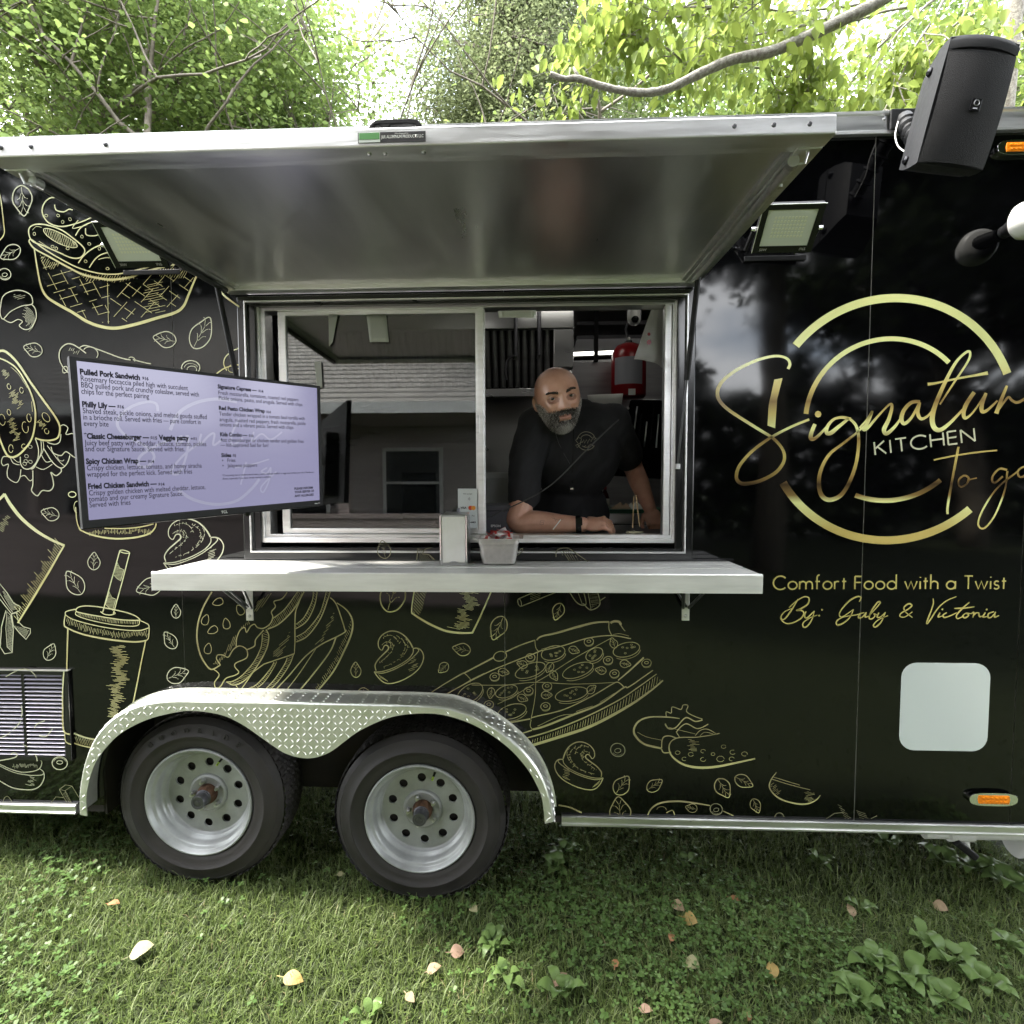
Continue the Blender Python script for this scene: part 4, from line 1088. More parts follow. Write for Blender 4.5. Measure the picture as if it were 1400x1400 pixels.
a = Art('printed_straw', 'cream_dim', T); a.st([(555,75),(640,38)], 1.5, straight=True); a.st([(572,115),(760,38)], 1.5, straight=True); a.ell(562, 95, 9, 21, -15, 1.2, k=14); a.hatch([(620,50),(680,38),(670,72),(620,92)], -20, 9, 0.6); a.done()
a = Art('printed_fries', 'cream_dim', T); a.st([(835,38),(870,90),(905,110),(925,98),(912,38)], 1.6); a.st([(880,38),(905,105)], 0.9); a.st([(910,100),(950,135),(1000,105),(988,38)], 1.6); a.st([(935,38),(952,132)], 1.0); a.hatch([(940,40),(985,40),(995,100),(955,125)], 5, 8, 0.6); a.st([(1000,85),(1030,65)], 1.6); a.done()
a = Art('printed_fries', 'cream_dim', (470, 400, 0.343), Y=-0.0275); a.st([(845,1050),(850,1022),(890,1015),(930,1040),(970,1068)], 1.3); a.st([(870,1025),(900,1068)], 1.0); a.hatch([(855,1030),(890,1020),(950,1065),(900,1068)], 60, 9, 0.6); a.st([(690,1035),(712,1015),(710,1030),(690,1045)], 1.2); a.done()
a = Art('printed_pizza', 'gold_low', T)
a.st([(40,612),(150,540),(250,482),(268,475),(420,395)], [1.2, 2.2, 2.6]); a.st([(485,365),(560,330),(645,300)], 2.0); a.st([(655,300),(680,280),(760,262),(870,230),(970,205),(1050,200)], [2.0, 3.2, 3.8, 2.6]); a.st([(1058,206),(1080,197),(1105,200),(1116,216)], 4.0); a.st([(1110,210),(1125,235),(1138,250)], 1.2)
a.st([(130,612),(280,530),(400,470),(520,420),(650,370),(670,360)], 1.8); a.st([(670,360),(800,330),(930,290),(1060,275),(1170,292)], 1.8); a.st([(160,600),(290,520),(370,480)], 0.8); a.st([(680,350),(760,330)], 0.8); a.st([(260,480),(290,510),(292,530)], 1.2); a.st([(645,300),(650,340),(665,362)], 1.2); a.st([(1050,200),(1050,240),(1066,275)], 1.4); a.st([(1070,270),(1110,265),(1160,278)], 0.8)
for s_ in ([(300,545),(480,545),(650,530),(860,540),(1100,530)], [(650,530),(645,620),(625,730)], [(650,530),(720,490),(860,400),(1060,290)], [(650,530),(655,440),(660,370)], [(640,540),(520,610),(440,650)]): a.st(s_, 1.0)
a.st([(505,752),(620,730)], 2.4); a.st([(625,725),(660,715),(800,680),(950,610),(1060,545),(1098,530),(1132,556)], 1.8); a.st([(1100,520),(1170,460),(1240,395)], [2.0, 3.0]); a.st([(635,788),(700,770),(850,710),(1000,650),(1130,560),(1160,555),(1290,465)], [3.6, 3.4, 2.4, 1.6]); a.st([(625,735),(620,770),(635,790)], 1.2); a.st([(560,815),(630,792)], 2.2); a.st([(580,840),(720,800),(900,730),(1100,630),(1220,550),(1310,485)], [2.4, 2.2, 1.4])
a.st([(620,878),(760,835),(950,770),(1140,670),(1260,590),(1345,520)], [4.6, 5.4, 5.0, 3.6, 2.6])
a.hatch([(600,855),(720,815),(900,745),(1100,645),(1220,565),(1310,495),(1335,520),(1250,590),(1140,660),(950,760),(760,822),(625,865)], 100, 13, 0.8)
a.st([(660,770),(780,715),(850,705)], 0.8); a.st([(870,690),(960,660)], 0.8); a.st([(1000,640),(1080,590)], 0.8)
for x, y, rx, ry, an in ((290,590,78,44,-32),(745,370,66,38,-14),(620,465,86,36,-20),(880,465,88,36,-20),(970,378,50,32,-30),(490,580,62,32,-18),(845,595,90,36,-12),(520,690,80,38,-16),(1145,352,74,38,-14)):
    a.ell(x, y, rx, ry, an, 1.2); a.ell(x + 4, y + 12, rx, ry, an, 0.9, 10, 150, 16)
    for i in range(7):
        t, r_ = random.uniform(0, 6.28), random.uniform(0.2, 0.7)
        u, v = rx * r_ * math.cos(t), ry * r_ * math.sin(t)
        a.ell(x + u * math.cos(R(an)) - v * math.sin(R(an)), y + u * math.sin(R(an)) + v * math.cos(R(an)), 6, 4, 0, 0.6, k=8)
for x, y in ((620,395),(425,500),(610,578),(940,308),(1045,410),(1080,483),(712,552),(703,662),(393,652),(1255,425)): a.ell(x, y, 26, 21, -10, 1.1, k=18); a.ell(x, y - 2, 11, 7, 0, 1.0, k=12); a.ell(x + 1, y + 6, 25, 20, -10, 0.7, 20, 150, 10)
a.ell(455, 388, 36, 26, -15, 1.4)
for x, y, an in ((475,475,10),(575,432,200),(860,355,20),(1075,315,250),(1005,465,190),(725,450,120),(750,495,60),(1140,430,10),(405,590,100),(578,618,20),(710,600,0),(955,568,-40)):
    c_, s_ = math.cos(R(an)) * 30, math.sin(R(an)) * 30
    leaf_art(a.px((x + c_, y + s_)), a.px((x - c_, y - s_)), 10.5, art=a, wd=1.1)
a.done()
# sandwich, wedge and scraps along the foot of the wall
T = (740, 940, 0.32857)
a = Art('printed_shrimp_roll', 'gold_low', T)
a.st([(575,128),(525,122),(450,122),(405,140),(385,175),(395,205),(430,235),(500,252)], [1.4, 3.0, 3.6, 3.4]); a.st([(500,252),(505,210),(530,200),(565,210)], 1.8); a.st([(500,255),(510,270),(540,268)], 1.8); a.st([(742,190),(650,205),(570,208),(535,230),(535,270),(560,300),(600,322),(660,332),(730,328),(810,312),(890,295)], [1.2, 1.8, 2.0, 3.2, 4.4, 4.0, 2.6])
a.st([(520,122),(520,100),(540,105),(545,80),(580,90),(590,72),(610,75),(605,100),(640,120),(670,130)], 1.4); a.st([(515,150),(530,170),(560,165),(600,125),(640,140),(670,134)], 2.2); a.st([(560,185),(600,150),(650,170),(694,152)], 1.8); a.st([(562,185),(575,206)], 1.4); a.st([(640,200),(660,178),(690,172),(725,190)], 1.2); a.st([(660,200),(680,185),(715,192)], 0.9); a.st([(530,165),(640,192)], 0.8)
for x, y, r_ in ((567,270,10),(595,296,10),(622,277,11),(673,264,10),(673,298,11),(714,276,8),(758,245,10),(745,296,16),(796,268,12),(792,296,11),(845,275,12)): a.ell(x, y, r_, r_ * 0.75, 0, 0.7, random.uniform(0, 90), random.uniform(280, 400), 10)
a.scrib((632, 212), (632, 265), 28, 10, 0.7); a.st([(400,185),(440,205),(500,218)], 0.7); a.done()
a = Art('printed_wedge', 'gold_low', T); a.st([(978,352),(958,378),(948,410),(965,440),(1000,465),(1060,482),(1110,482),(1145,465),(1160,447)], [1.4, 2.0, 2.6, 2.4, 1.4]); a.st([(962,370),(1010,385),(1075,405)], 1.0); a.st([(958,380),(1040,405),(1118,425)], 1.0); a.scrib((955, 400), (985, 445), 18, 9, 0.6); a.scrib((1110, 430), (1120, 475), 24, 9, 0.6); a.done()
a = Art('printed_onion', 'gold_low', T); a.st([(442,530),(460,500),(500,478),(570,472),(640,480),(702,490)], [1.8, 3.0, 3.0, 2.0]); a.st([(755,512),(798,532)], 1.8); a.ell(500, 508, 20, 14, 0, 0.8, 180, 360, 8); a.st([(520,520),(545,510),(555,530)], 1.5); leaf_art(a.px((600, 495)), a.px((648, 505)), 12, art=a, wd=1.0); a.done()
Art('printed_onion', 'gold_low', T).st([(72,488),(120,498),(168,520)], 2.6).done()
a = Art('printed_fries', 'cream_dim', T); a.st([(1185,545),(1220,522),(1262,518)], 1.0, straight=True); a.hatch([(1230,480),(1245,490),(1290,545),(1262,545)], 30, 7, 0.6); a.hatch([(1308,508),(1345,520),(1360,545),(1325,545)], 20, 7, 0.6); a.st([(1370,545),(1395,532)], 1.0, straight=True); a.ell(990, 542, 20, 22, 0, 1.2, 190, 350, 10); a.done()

# ------------------------------------------------------------------ lettering
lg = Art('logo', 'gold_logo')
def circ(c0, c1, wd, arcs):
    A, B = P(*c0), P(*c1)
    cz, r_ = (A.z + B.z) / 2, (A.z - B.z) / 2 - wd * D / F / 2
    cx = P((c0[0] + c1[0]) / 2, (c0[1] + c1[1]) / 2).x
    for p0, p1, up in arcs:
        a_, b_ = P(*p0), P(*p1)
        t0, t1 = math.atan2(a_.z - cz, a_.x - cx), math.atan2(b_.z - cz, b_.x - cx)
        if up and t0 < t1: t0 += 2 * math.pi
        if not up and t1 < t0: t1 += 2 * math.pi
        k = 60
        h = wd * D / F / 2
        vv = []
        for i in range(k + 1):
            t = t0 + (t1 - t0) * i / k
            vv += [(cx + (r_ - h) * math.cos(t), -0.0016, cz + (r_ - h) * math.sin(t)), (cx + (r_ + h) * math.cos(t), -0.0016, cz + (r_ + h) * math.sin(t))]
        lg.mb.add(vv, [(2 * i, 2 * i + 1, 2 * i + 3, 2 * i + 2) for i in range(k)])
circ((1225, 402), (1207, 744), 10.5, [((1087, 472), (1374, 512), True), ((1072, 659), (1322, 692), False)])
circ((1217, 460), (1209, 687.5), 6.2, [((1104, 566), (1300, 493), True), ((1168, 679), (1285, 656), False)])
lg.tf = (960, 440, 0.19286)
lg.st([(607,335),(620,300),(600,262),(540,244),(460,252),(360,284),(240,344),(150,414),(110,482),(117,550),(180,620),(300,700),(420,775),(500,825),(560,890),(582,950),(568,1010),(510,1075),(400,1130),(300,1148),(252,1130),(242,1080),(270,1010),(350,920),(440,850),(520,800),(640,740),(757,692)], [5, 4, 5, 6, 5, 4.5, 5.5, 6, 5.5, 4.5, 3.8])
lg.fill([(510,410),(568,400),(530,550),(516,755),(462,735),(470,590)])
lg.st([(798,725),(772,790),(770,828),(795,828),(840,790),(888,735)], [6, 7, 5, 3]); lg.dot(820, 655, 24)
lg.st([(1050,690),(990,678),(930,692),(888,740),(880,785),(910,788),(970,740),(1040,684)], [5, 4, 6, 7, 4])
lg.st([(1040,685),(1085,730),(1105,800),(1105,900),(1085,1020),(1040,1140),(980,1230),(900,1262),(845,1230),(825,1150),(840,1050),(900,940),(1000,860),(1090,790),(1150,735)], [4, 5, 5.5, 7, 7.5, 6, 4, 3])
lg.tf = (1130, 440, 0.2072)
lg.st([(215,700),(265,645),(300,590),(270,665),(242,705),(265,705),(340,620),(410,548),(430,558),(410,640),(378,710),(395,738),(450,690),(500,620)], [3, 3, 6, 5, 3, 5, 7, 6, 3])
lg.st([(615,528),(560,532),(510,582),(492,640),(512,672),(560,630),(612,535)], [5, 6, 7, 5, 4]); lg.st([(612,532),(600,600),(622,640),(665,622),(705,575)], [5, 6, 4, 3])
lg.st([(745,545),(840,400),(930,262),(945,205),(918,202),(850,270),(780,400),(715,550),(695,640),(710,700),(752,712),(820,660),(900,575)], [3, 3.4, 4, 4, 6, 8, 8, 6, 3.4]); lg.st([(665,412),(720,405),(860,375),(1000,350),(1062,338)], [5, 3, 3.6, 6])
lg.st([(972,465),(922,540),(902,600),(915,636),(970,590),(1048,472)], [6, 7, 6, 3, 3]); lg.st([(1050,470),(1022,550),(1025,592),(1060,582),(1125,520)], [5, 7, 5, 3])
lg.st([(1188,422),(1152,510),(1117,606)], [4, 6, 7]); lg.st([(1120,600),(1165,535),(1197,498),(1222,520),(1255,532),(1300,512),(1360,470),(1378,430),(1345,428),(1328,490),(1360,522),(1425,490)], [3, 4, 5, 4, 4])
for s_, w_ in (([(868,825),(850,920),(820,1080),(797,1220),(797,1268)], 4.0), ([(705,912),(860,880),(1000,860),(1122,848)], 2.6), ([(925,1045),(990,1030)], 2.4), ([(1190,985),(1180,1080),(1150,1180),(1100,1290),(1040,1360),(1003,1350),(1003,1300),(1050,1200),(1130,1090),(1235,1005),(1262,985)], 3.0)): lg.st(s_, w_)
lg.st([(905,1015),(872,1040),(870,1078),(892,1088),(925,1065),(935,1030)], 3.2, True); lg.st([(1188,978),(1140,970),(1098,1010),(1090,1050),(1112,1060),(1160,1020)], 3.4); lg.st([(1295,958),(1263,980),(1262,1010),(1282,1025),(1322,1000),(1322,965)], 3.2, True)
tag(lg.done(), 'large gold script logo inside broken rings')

# geometric one-line capitals and small letters: strokes on a unit cap height
def arc_(cx, cy, rx, ry, a0, a1, k=14): return [(cx + rx * math.cos(R(a0 + (a1 - a0) * i / k)), cy + ry * math.sin(R(a0 + (a1 - a0) * i / k))) for i in range(k + 1)]
XH = 0.60
GL = {
 'K': (0.62, [[(0, 0), (0, 1)], [(0.55, 1), (0.02, 0.48)], [(0.16, 0.6), (0.6, 0)]]), 'I': (0.10, [[(0.02, 0), (0.02, 1)]]), 'T': (0.60, [[(0.3, 0), (0.3, 1)], [(0, 1), (0.6, 1)]]),
 'C': (0.86, [arc_(0.5, 0.5, 0.5, 0.52, 45, 315, 22)]), 'H': (0.72, [[(0, 0), (0, 1)], [(0.7, 0), (0.7, 1)], [(0, 0.52), (0.7, 0.52)]]), 'E': (0.50, [[(0, 0), (0, 1)], [(0, 0.005), (0.48, 0.005)], [(0, 0.52), (0.46, 0.52)], [(0, 0.995), (0.48, 0.995)]]),
 'N': (0.74, [[(0, 0), (0, 1)], [(0, 1), (0.72, 0)], [(0.72, 0), (0.72, 1)]]), 'F': (0.48, [[(0, 0), (0, 1)], [(0, 0.52), (0.42, 0.52)], [(0, 0.99), (0.46, 0.99)]]),
 'o': (0.62, [arc_(0.31, XH / 2, 0.31, XH / 2, 0, 360, 24)]), 'm': (0.92, [[(0, 0), (0, XH)], [(0, XH * 0.55)] + arc_(0.23, XH * 0.62, 0.22, XH * 0.38, 180, 0, 10) + [(0.45, 0)], [(0.45, XH * 0.55)] + arc_(0.68, XH * 0.62, 0.22, XH * 0.38, 180, 0, 10) + [(0.90, 0)]]),
 'f': (0.36, [[(0.12, 0), (0.12, 0.85)] + arc_(0.27, 0.88, 0.15, 0.22, 180, 80, 8), [(0, XH), (0.32, XH)]]), 'r': (0.32, [[(0, 0), (0, XH)], [(0, XH * 0.6)] + arc_(0.2, XH * 0.66, 0.2, XH * 0.34, 180, 60, 8)]), 't': (0.32, [[(0.14, 0), (0.14, 0.86)], [(0, XH), (0.30, XH)]]),
 'd': (0.64, [arc_(0.31, XH / 2, 0.31, XH / 2, 0, 360, 24), [(0.62, 0), (0.62, 1.12)]]), 'w': (0.86, [[(0, XH), (0.22, 0), (0.43, XH), (0.64, 0), (0.86, XH)]]), 'i': (0.08, [[(0.03, 0), (0.03, XH)], [(0.03, 0.86), (0.03, 0.93)]]),
 'h': (0.52, [[(0, 0), (0, 1.12)], [(0, XH * 0.55)] + arc_(0.25, XH * 0.6, 0.25, XH * 0.4, 180, 0, 10) + [(0.50, 0)]]), 'a': (0.64, [arc_(0.31, XH / 2, 0.31, XH / 2, 0, 360, 24), [(0.62, 0), (0.62, XH)]]), 's': (0.36, [arc_(0.19, XH * 0.74, 0.16, XH * 0.26, 40, 270, 10) + arc_(0.17, XH * 0.25, 0.18, XH * 0.25, 90, -150, 10)[1:]]), ' ': (0.22, []),
}
def line_text(art, txt, p0, p1, cap_px, wd, gap=0.2):
    """p0,p1: baseline start and end in pixels"""
    tot = sum(GL[c][0] + gap for c in txt) - gap
    A, B = P(*p0), P(*p1)
    bx, bz = B.x - A.x, B.z - A.z
    kx = 1 / tot
    L_ = math.hypot(bx, bz)
    nx, nz = -bz / L_, bx / L_
    cap = cap_px * D / F
    x = 0.0
    h = wd * D / F / 2
    for c in txt:
        for sx in GL[c][1]:
            pts = [(A.x + bx * (x + u) * kx + nx * v * cap, A.z + bz * (x + u) * kx + nz * v * cap) for u, v in sx]
            Art.lay += 1
            Y = art.Y - 0.00002 * (Art.lay % 20)
            vv = []
            for i in range(len(pts)):
                a_, b_ = pts[max(i - 1, 0)], pts[min(i + 1, len(pts) - 1)]
                tx, tz = b_[0] - a_[0], b_[1] - a_[1]
                l = math.hypot(tx, tz) or 1
                vv += [(pts[i][0] - tz / l * h, Y, pts[i][1] + tx / l * h), (pts[i][0] + tz / l * h, Y, pts[i][1] - tx / l * h)]
            art.mb.add(vv, [(2 * i, 2 * i + 1, 2 * i + 3, 2 * i + 2) for i in range(len(pts) - 1)])
        x += GL[c][0] + gap
    return art
tag(line_text(Art('logo_word', 'cream'), 'KITCHEN', (1196.5, 622), (1333, 603), 17, 2.2, 0.22).done(), 'pale gold capital letters')
words_ = 'Comfort Food with a Twist'.split(' ')
tw_ = sum(GL[c_][0] + 0.19 for c_ in ' '.join(words_)) - 0.19
u0 = 0.0
for wd_ in words_:
    wl = sum(GL[c_][0] + 0.19 for c_ in wd_) - 0.19
    fx_ = lambda u: (1057 + 318 * u / tw_, 805.5 - 0.5 * u / tw_)
    (line_text(Art('slogan_word', 'gold_flat'), wd_, fx_(u0), fx_(u0 + wl), 17.5, 2.0, 0.19).done())
    u0 += wl + 0.19 + GL[' '][0] + 0.19
SG = {}
def by_(x):
    k = 'By:' if x < 350 else 'Gaby' if x < 700 else '&' if x < 840 else 'Victoria'
    if k not in SG: SG[k] = Art('signature_word', 'gold_flat', (1040, 770, 0.25714))
    return SG[k]
for s_ in ([(198,190),(165,245),(132,290),(115,300),(108,288)], [(150,235),(190,200),(230,178),(255,185),(250,215),(215,240),(190,250),(215,250),(228,265),(215,290),(180,312),(140,320),(112,305),(108,280),(130,255),(165,240)], [(240,255),(232,280),(245,290),(275,262),(284,253)], [(284,253),(270,300),(245,335),(225,337),(226,315),(260,290),(300,275)],
           [(522,205),(532,182),(510,178),(470,200),(425,250),(418,280),(440,280),(492,245)], [(492,245),(470,290),(430,322),(403,325),(405,305),(440,285),(500,275),(520,270)], [(550,262),(525,270),(520,290),(540,285),(560,260)], [(560,260),(554,285),(575,280)], [(575,280),(610,240),(634,210),(620,208),(590,250),(575,290),(590,295),(606,280),(600,268),(618,275)], [(627,262),(618,285),(635,285),(662,260)], [(662,260),(640,310),(610,338),(598,328),(625,300),(675,278)],
           [(805,288),(770,260),(760,235),(785,215),(802,225),(780,245),(745,265),(740,282),(765,285),(805,258)],
           [(915,188),(915,220),(890,290),(882,320),(900,300),(940,240),(985,200),(1038,177)], [(952,262),(942,285),(962,280)], [(988,262),(968,275),(975,288),(1008,278),(1040,262)], [(1107,208),(1070,240),(1040,275),(1045,294),(1078,280)], [(1028,240),(1080,238),(1134,231)], [(1088,265),(1072,280),(1085,290),(1104,275),(1090,265),(1120,268)], [(1118,268),(1131,261),(1126,289)], [(1128,280),(1142,264),(1160,264)], [(1158,266),(1162,283),(1182,278)], [(1192,262),(1180,285),(1203,282)], [(1237,257),(1210,268),(1208,288),(1225,285),(1247,258)], [(1247,258),(1240,285),(1265,278)]):
    by_(s_[0][0]).st(s_, [1.6, 2.8, 2.2, 1.5])
for x, y in ((310, 278), (325, 247), (964, 245), (1200, 246)): by_(x).dot(x, y, 5)
for k in SG: SG[k].done()
# blank white sticker where the code is
def rrect(x0, x1, z0, z1, r_, k=6):
    out = []
    for cx, cz, a0 in ((x1 - r_, z1 - r_, 0), (x0 + r_, z1 - r_, 90), (x0 + r_, z0 + r_, 180), (x1 - r_, z0 + r_, 270)):
        out += [(cx + r_ * math.cos(R(a0 + 90 * i / k)), cz + r_ * math.sin(R(a0 + 90 * i / k))) for i in range(k + 1)]
    return out
c0, c1 = P(1227.5, 1025), P(1358, 907)
tag(MB().prism(rrect(c0.x + 0.002, c1.x - 0.01, c0.z, c1.z, 0.055), lambda u, v: (u, -0.0022, v), lambda u, v: (u, -0.0012, v)).build('white_sticker', mat('white_vinyl', (0.66, 0.72, 0.71), 0.2), trailer), 'white sticker with rounded corners')
# ================================================================== things fixed to or standing on the trailer
# ------------------------------------------------------------------ menu screen
TM = frame((-0.9597, -0.4219, 1.7314), R(58.83), R(3.3), R(-2.67))
tv = thing('menu_screen', 'flat menu television on a swing arm showing lavender page of dishes', 'television', TM.translation)
TI = TM.inverted()
def tvp(zx, zy, y=-0.0026):
    """point of the screen seen at a pixel of the photo -> screen coordinates"""
    x, y_ = 90 + zx * 0.25714, 480 + zy * 0.25714
    v = _fw + _r2 * ((x - 700) / F) + _u2 * ((700 - y_) / F)
    o = TI @ CAM
    d_ = TI.to_3x3() @ v
    t = (y - o.y) / d_.y
    return o + d_ * t
HW, HH = 0.3635, 0.215
MB().box(-HW + 0.001, HW - 0.001, 0.0042, 0.016, -HH + 0.001, HH - 0.001, TM).build('housing', M_['black_plastic'], tv, None, 0.003, 2)
b_ = MB()
gloss = mat('gloss_black', (0.005, 0.005, 0.006), 0.18, 0, Specular_IOR_Level=0.25)
M_['gloss_black'] = gloss
S0 = tvp(57, 52); S1 = tvp(1338, 197); S2 = tvp(1347, 793); S3 = tvp(120, 898)
sx0, sx1, sz0, sz1 = (S0.x + S3.x) / 2, (S1.x + S2.x) / 2, (S2.z + S3.z) / 2, (S0.z + S1.z) / 2
for a in ((-HW, sx0, -HH, HH), (sx1, HW, -HH, HH), (sx0, sx1, sz1, HH), (sx0, sx1, -HH, sz0)):
    b_.box(a[0], a[1], -0.004, 0.004, a[2], a[3], TM)
b_.build('bezel', M_['black_plastic'], tv)
MB().box(-HW - 0.001, HW + 0.001, -0.0045, 0.012, -HH - 0.001, -HH + 0.003, TM).build('lower_edge', gloss, tv, None, 0.002)
MB().box(-HW * 0.62, HW * 0.62, 0.015, 0.072, -HH * 0.86, HH * 0.45, TM).build('rear_cover', M_['black_plastic'], tv, None, 0.01, 3)
MB().cyl(TM @ Vector((0.085, 0.01, -HH - 0.010)), TM @ Vector((0.085, 0.01, -HH + 0.002)), 0.008, 0.010, 12).build('sensor', gloss, tv)
scm = mat('screen_glow', (0.010, 0.010, 0.014), 0.12, 0, Specular_IOR_Level=0.3)
sb = scm.node_tree.nodes['Principled BSDF']
sb.inputs['Emission Color'].default_value = (0.55, 0.53, 0.84, 1)
sb.inputs['Emission Strength'].default_value = 0.064
screen = MB().add([TM @ Vector(a) for a in ((sx0, -0.0022, sz0), (sx1, -0.0022, sz0), (sx1, -0.0022, sz1), (sx0, -0.0022, sz1))], [(0, 1, 2, 3)]).build('screen', scm, tv, fix=False)
ink = mat('screen_ink', (0.003, 0.003, 0.005), 0.5, 0, Specular_IOR_Level=0.1)
ghost = mat('screen_ghost', (0.02, 0.02, 0.03), 0.2)
gb = ghost.node_tree.nodes['Principled BSDF']
gb.inputs['Emission Color'].default_value = (0.66, 0.65, 0.92, 1)
gb.inputs['Emission Strength'].default_value = 0.058
MENU = [("Pulled Pork Sandwich", 75, 125, 395, 152, 1), ("$16", 406, 152, 440, 156, 2), ("Rosemary foccaccia piled high with succulent", 78, 160, 650, 207, 0), ("BBQ pulled pork and crunchy coleslaw, served with", 80, 192, 708, 243, 0), ("chips for the perfect pairing", 82, 226, 443, 253, 0),
 ("Philly Lily \u2014", 87, 298, 265, 304, 1), ("$16", 274, 304, 310, 305, 2), ("Shaved steak, pickle onions, and melted gouda stuffed", 90, 330, 750, 362, 0), ("in a brioche roll. Served with fries \u2014 pure comfort in", 92, 365, 718, 388, 0), ("every bite", 95, 398, 228, 401, 0),
 ("*Classic Cheeseburger \u2014", 98, 466, 443, 470, 1), ("$15", 450, 470, 486, 470, 2), ("Veggie patty", 497, 472, 655, 474, 1), ("+$1", 664, 474, 695, 474, 2), ("Juicy beef patty with cheddar, lettuce, tomato, pickles", 102, 500, 747, 506, 0), ("and our Signature Sauce. Served with fries.", 103, 533, 632, 533, 0),
 ("Spicy Chicken Wrap \u2014", 108, 599, 428, 596, 1), ("$14", 436, 595, 470, 595, 2), ("Crispy chicken, lettuce, tomato, and honey siracha", 112, 632, 723, 622, 0), ("wrapped for the perfect kick. Served with fries", 113, 668, 672, 652, 0),
 ("Fried Chicken Sandwich \u2014", 118, 731, 484, 718, 1), ("$14", 492, 717, 525, 715, 2), ("Crispy golden chicken with melted cheddar, lettuce,", 122, 765, 742, 736, 0), ("tomato and our creamy Signature Sauce.", 123, 798, 625, 771, 0), ("Served with fries", 125, 830, 345, 818, 0),
 ("Signature Caprese \u2014", 808, 196, 1015, 219, 3), ("$14", 1024, 219, 1050, 222, 2), ("Fresh mozzarella, tomatoes, roasted red peppers", 810, 229, 1237, 268, 4), ("Pickle onions, pesto, and arugula. Served with chips", 812, 258, 1258, 293, 4), ("Red Pesto Chicken Wrap", 813, 309, 1058, 330, 3), ("$14", 1066, 330, 1090, 332, 2), ("Tender chicken wrapped in a tomato basil tortilla with", 815, 341, 1270, 368, 4), ("arugula, roasted red peppers, fresh mozzarella, pickle", 817, 371, 1275, 395, 4), ("onions and a vibrant pesto. Served with chips", 818, 399, 1210, 415, 4),
 ("Kids Combo \u2014", 820, 451, 965, 457, 3), ("$10", 973, 457, 998, 458, 2), ("4oz cheeseburger or chicken tender and golden fries", 822, 479, 1265, 490, 4), ("\u2014 kid-approved fuel for fun!", 823, 506, 1077, 512, 4), ("Sides", 827, 563, 880, 563, 3), ("$5", 887, 563, 905, 563, 2), ("\u2022   Fries", 830, 590, 902, 590, 4), ("\u2022   Jalapeno poppers", 832, 618, 1017, 615, 4),
 ("*Consuming raw or undercooked meats, poultry, seafood, shellfish, or eggs may increase your risk of foodborne", 833, 663, 1317, 650, 5), ("illness, especially if you have certain medical conditions", 833, 683, 1090, 673, 5), ("PLEASE INFORM", 1215, 738, 1313, 731, 6), ("YOUR SERVER OF", 1217, 756, 1320, 749, 6), ("ANY ALLERGIES", 1217, 776, 1318, 769, 6)]
for tx_, x0, y0, x1, y1, st_ in MENU:
    a, b = tvp(x0, y0), tvp(x1, y1)
    size = [0.0195, 0.0195, 0.012, 0.0165, 0.0165, 0.0085, 0.0115][st_]
    Mt = TM @ Matrix.Translation((a.x, -0.0026, (a.z + b.z) / 2)) @ Matrix.Rotation(math.pi / 2, 4, 'X')
    text_mesh(tx_, size, Mt, 'menu_text', ink, screen, [0.0001, 0.0009, 0.0004, 0.0007, 0.0001, 0.0001, 0.0004][st_], width=b.x - a.x)
def tv_stroke(pts, wd, mt, name):
    pp = [tvp(*q_) for q_ in cat_rom(pts, 6)]
    vv = []
    for i in range(len(pp)):
        a, b = pp[max(i - 1, 0)], pp[min(i + 1, len(pp) - 1)]
        t = Vector((b.x - a.x, 0, b.z - a.z)).normalized() * wd / 2
        vv += [TM @ Vector((pp[i].x - t.z, -0.0024, pp[i].z + t.x)), TM @ Vector((pp[i].x + t.z, -0.0024, pp[i].z - t.x))]
    MB().add(vv, [(2 * i, 2 * i + 1, 2 * i + 3, 2 * i + 2) for i in range(len(pp) - 1)]).build(name, mt, screen, fix=False)
for pts, wd in (([(555,420),(600,330),(690,275),(800,255),(910,270)], 0.009), ([(600,740),(680,790),(800,815),(910,795),(990,730),(1030,680)], 0.009), ([(490,320),(480,280),(430,270),(350,295),(290,345),(275,395),(320,450),(430,510),(470,560),(440,610),(390,610),(395,560),(470,510),(560,470)], 0.007), ([(620,450),(590,470),(600,500),(650,450),(640,560),(600,650),(560,640),(620,560),(720,480)], 0.006), ([(720,440),(710,500),(760,450),(790,440),(785,500),(830,470)], 0.006), ([(920,360),(880,450),(890,500),(940,460)], 0.006), ([(1000,430),(990,480),(1040,440),(1090,470),(1150,430)], 0.005), ([(900,620),(1000,600),(1080,575)], 0.004), ([(960,590),(945,650),(930,710)], 0.005), ([(1070,620),(1040,640),(1070,650),(1090,620),(1080,690),(1050,750),(1040,720),(1120,640)], 0.005)):
    tv_stroke(pts, wd, ghost, 'screen_logo')
p = tvp(843, 858, -0.0042)
text_mesh('TCL', 0.011, TM @ Matrix.Translation((p.x, -0.0046, p.z - 0.002)) @ Matrix.Rotation(math.pi / 2, 4, 'X'), 'maker_name', M_['white_plastic'], tv, 0.0003, 'CENTER')
p = tvp(1337, 812, -0.0042)
text_mesh('Roku TV', 0.006, TM @ Matrix.Translation((p.x, -0.0046, p.z)) @ Matrix.Rotation(math.pi / 2, 4, 'X'), 'maker_name', M_['white_plastic'], tv, 0.0001, 'CENTER')
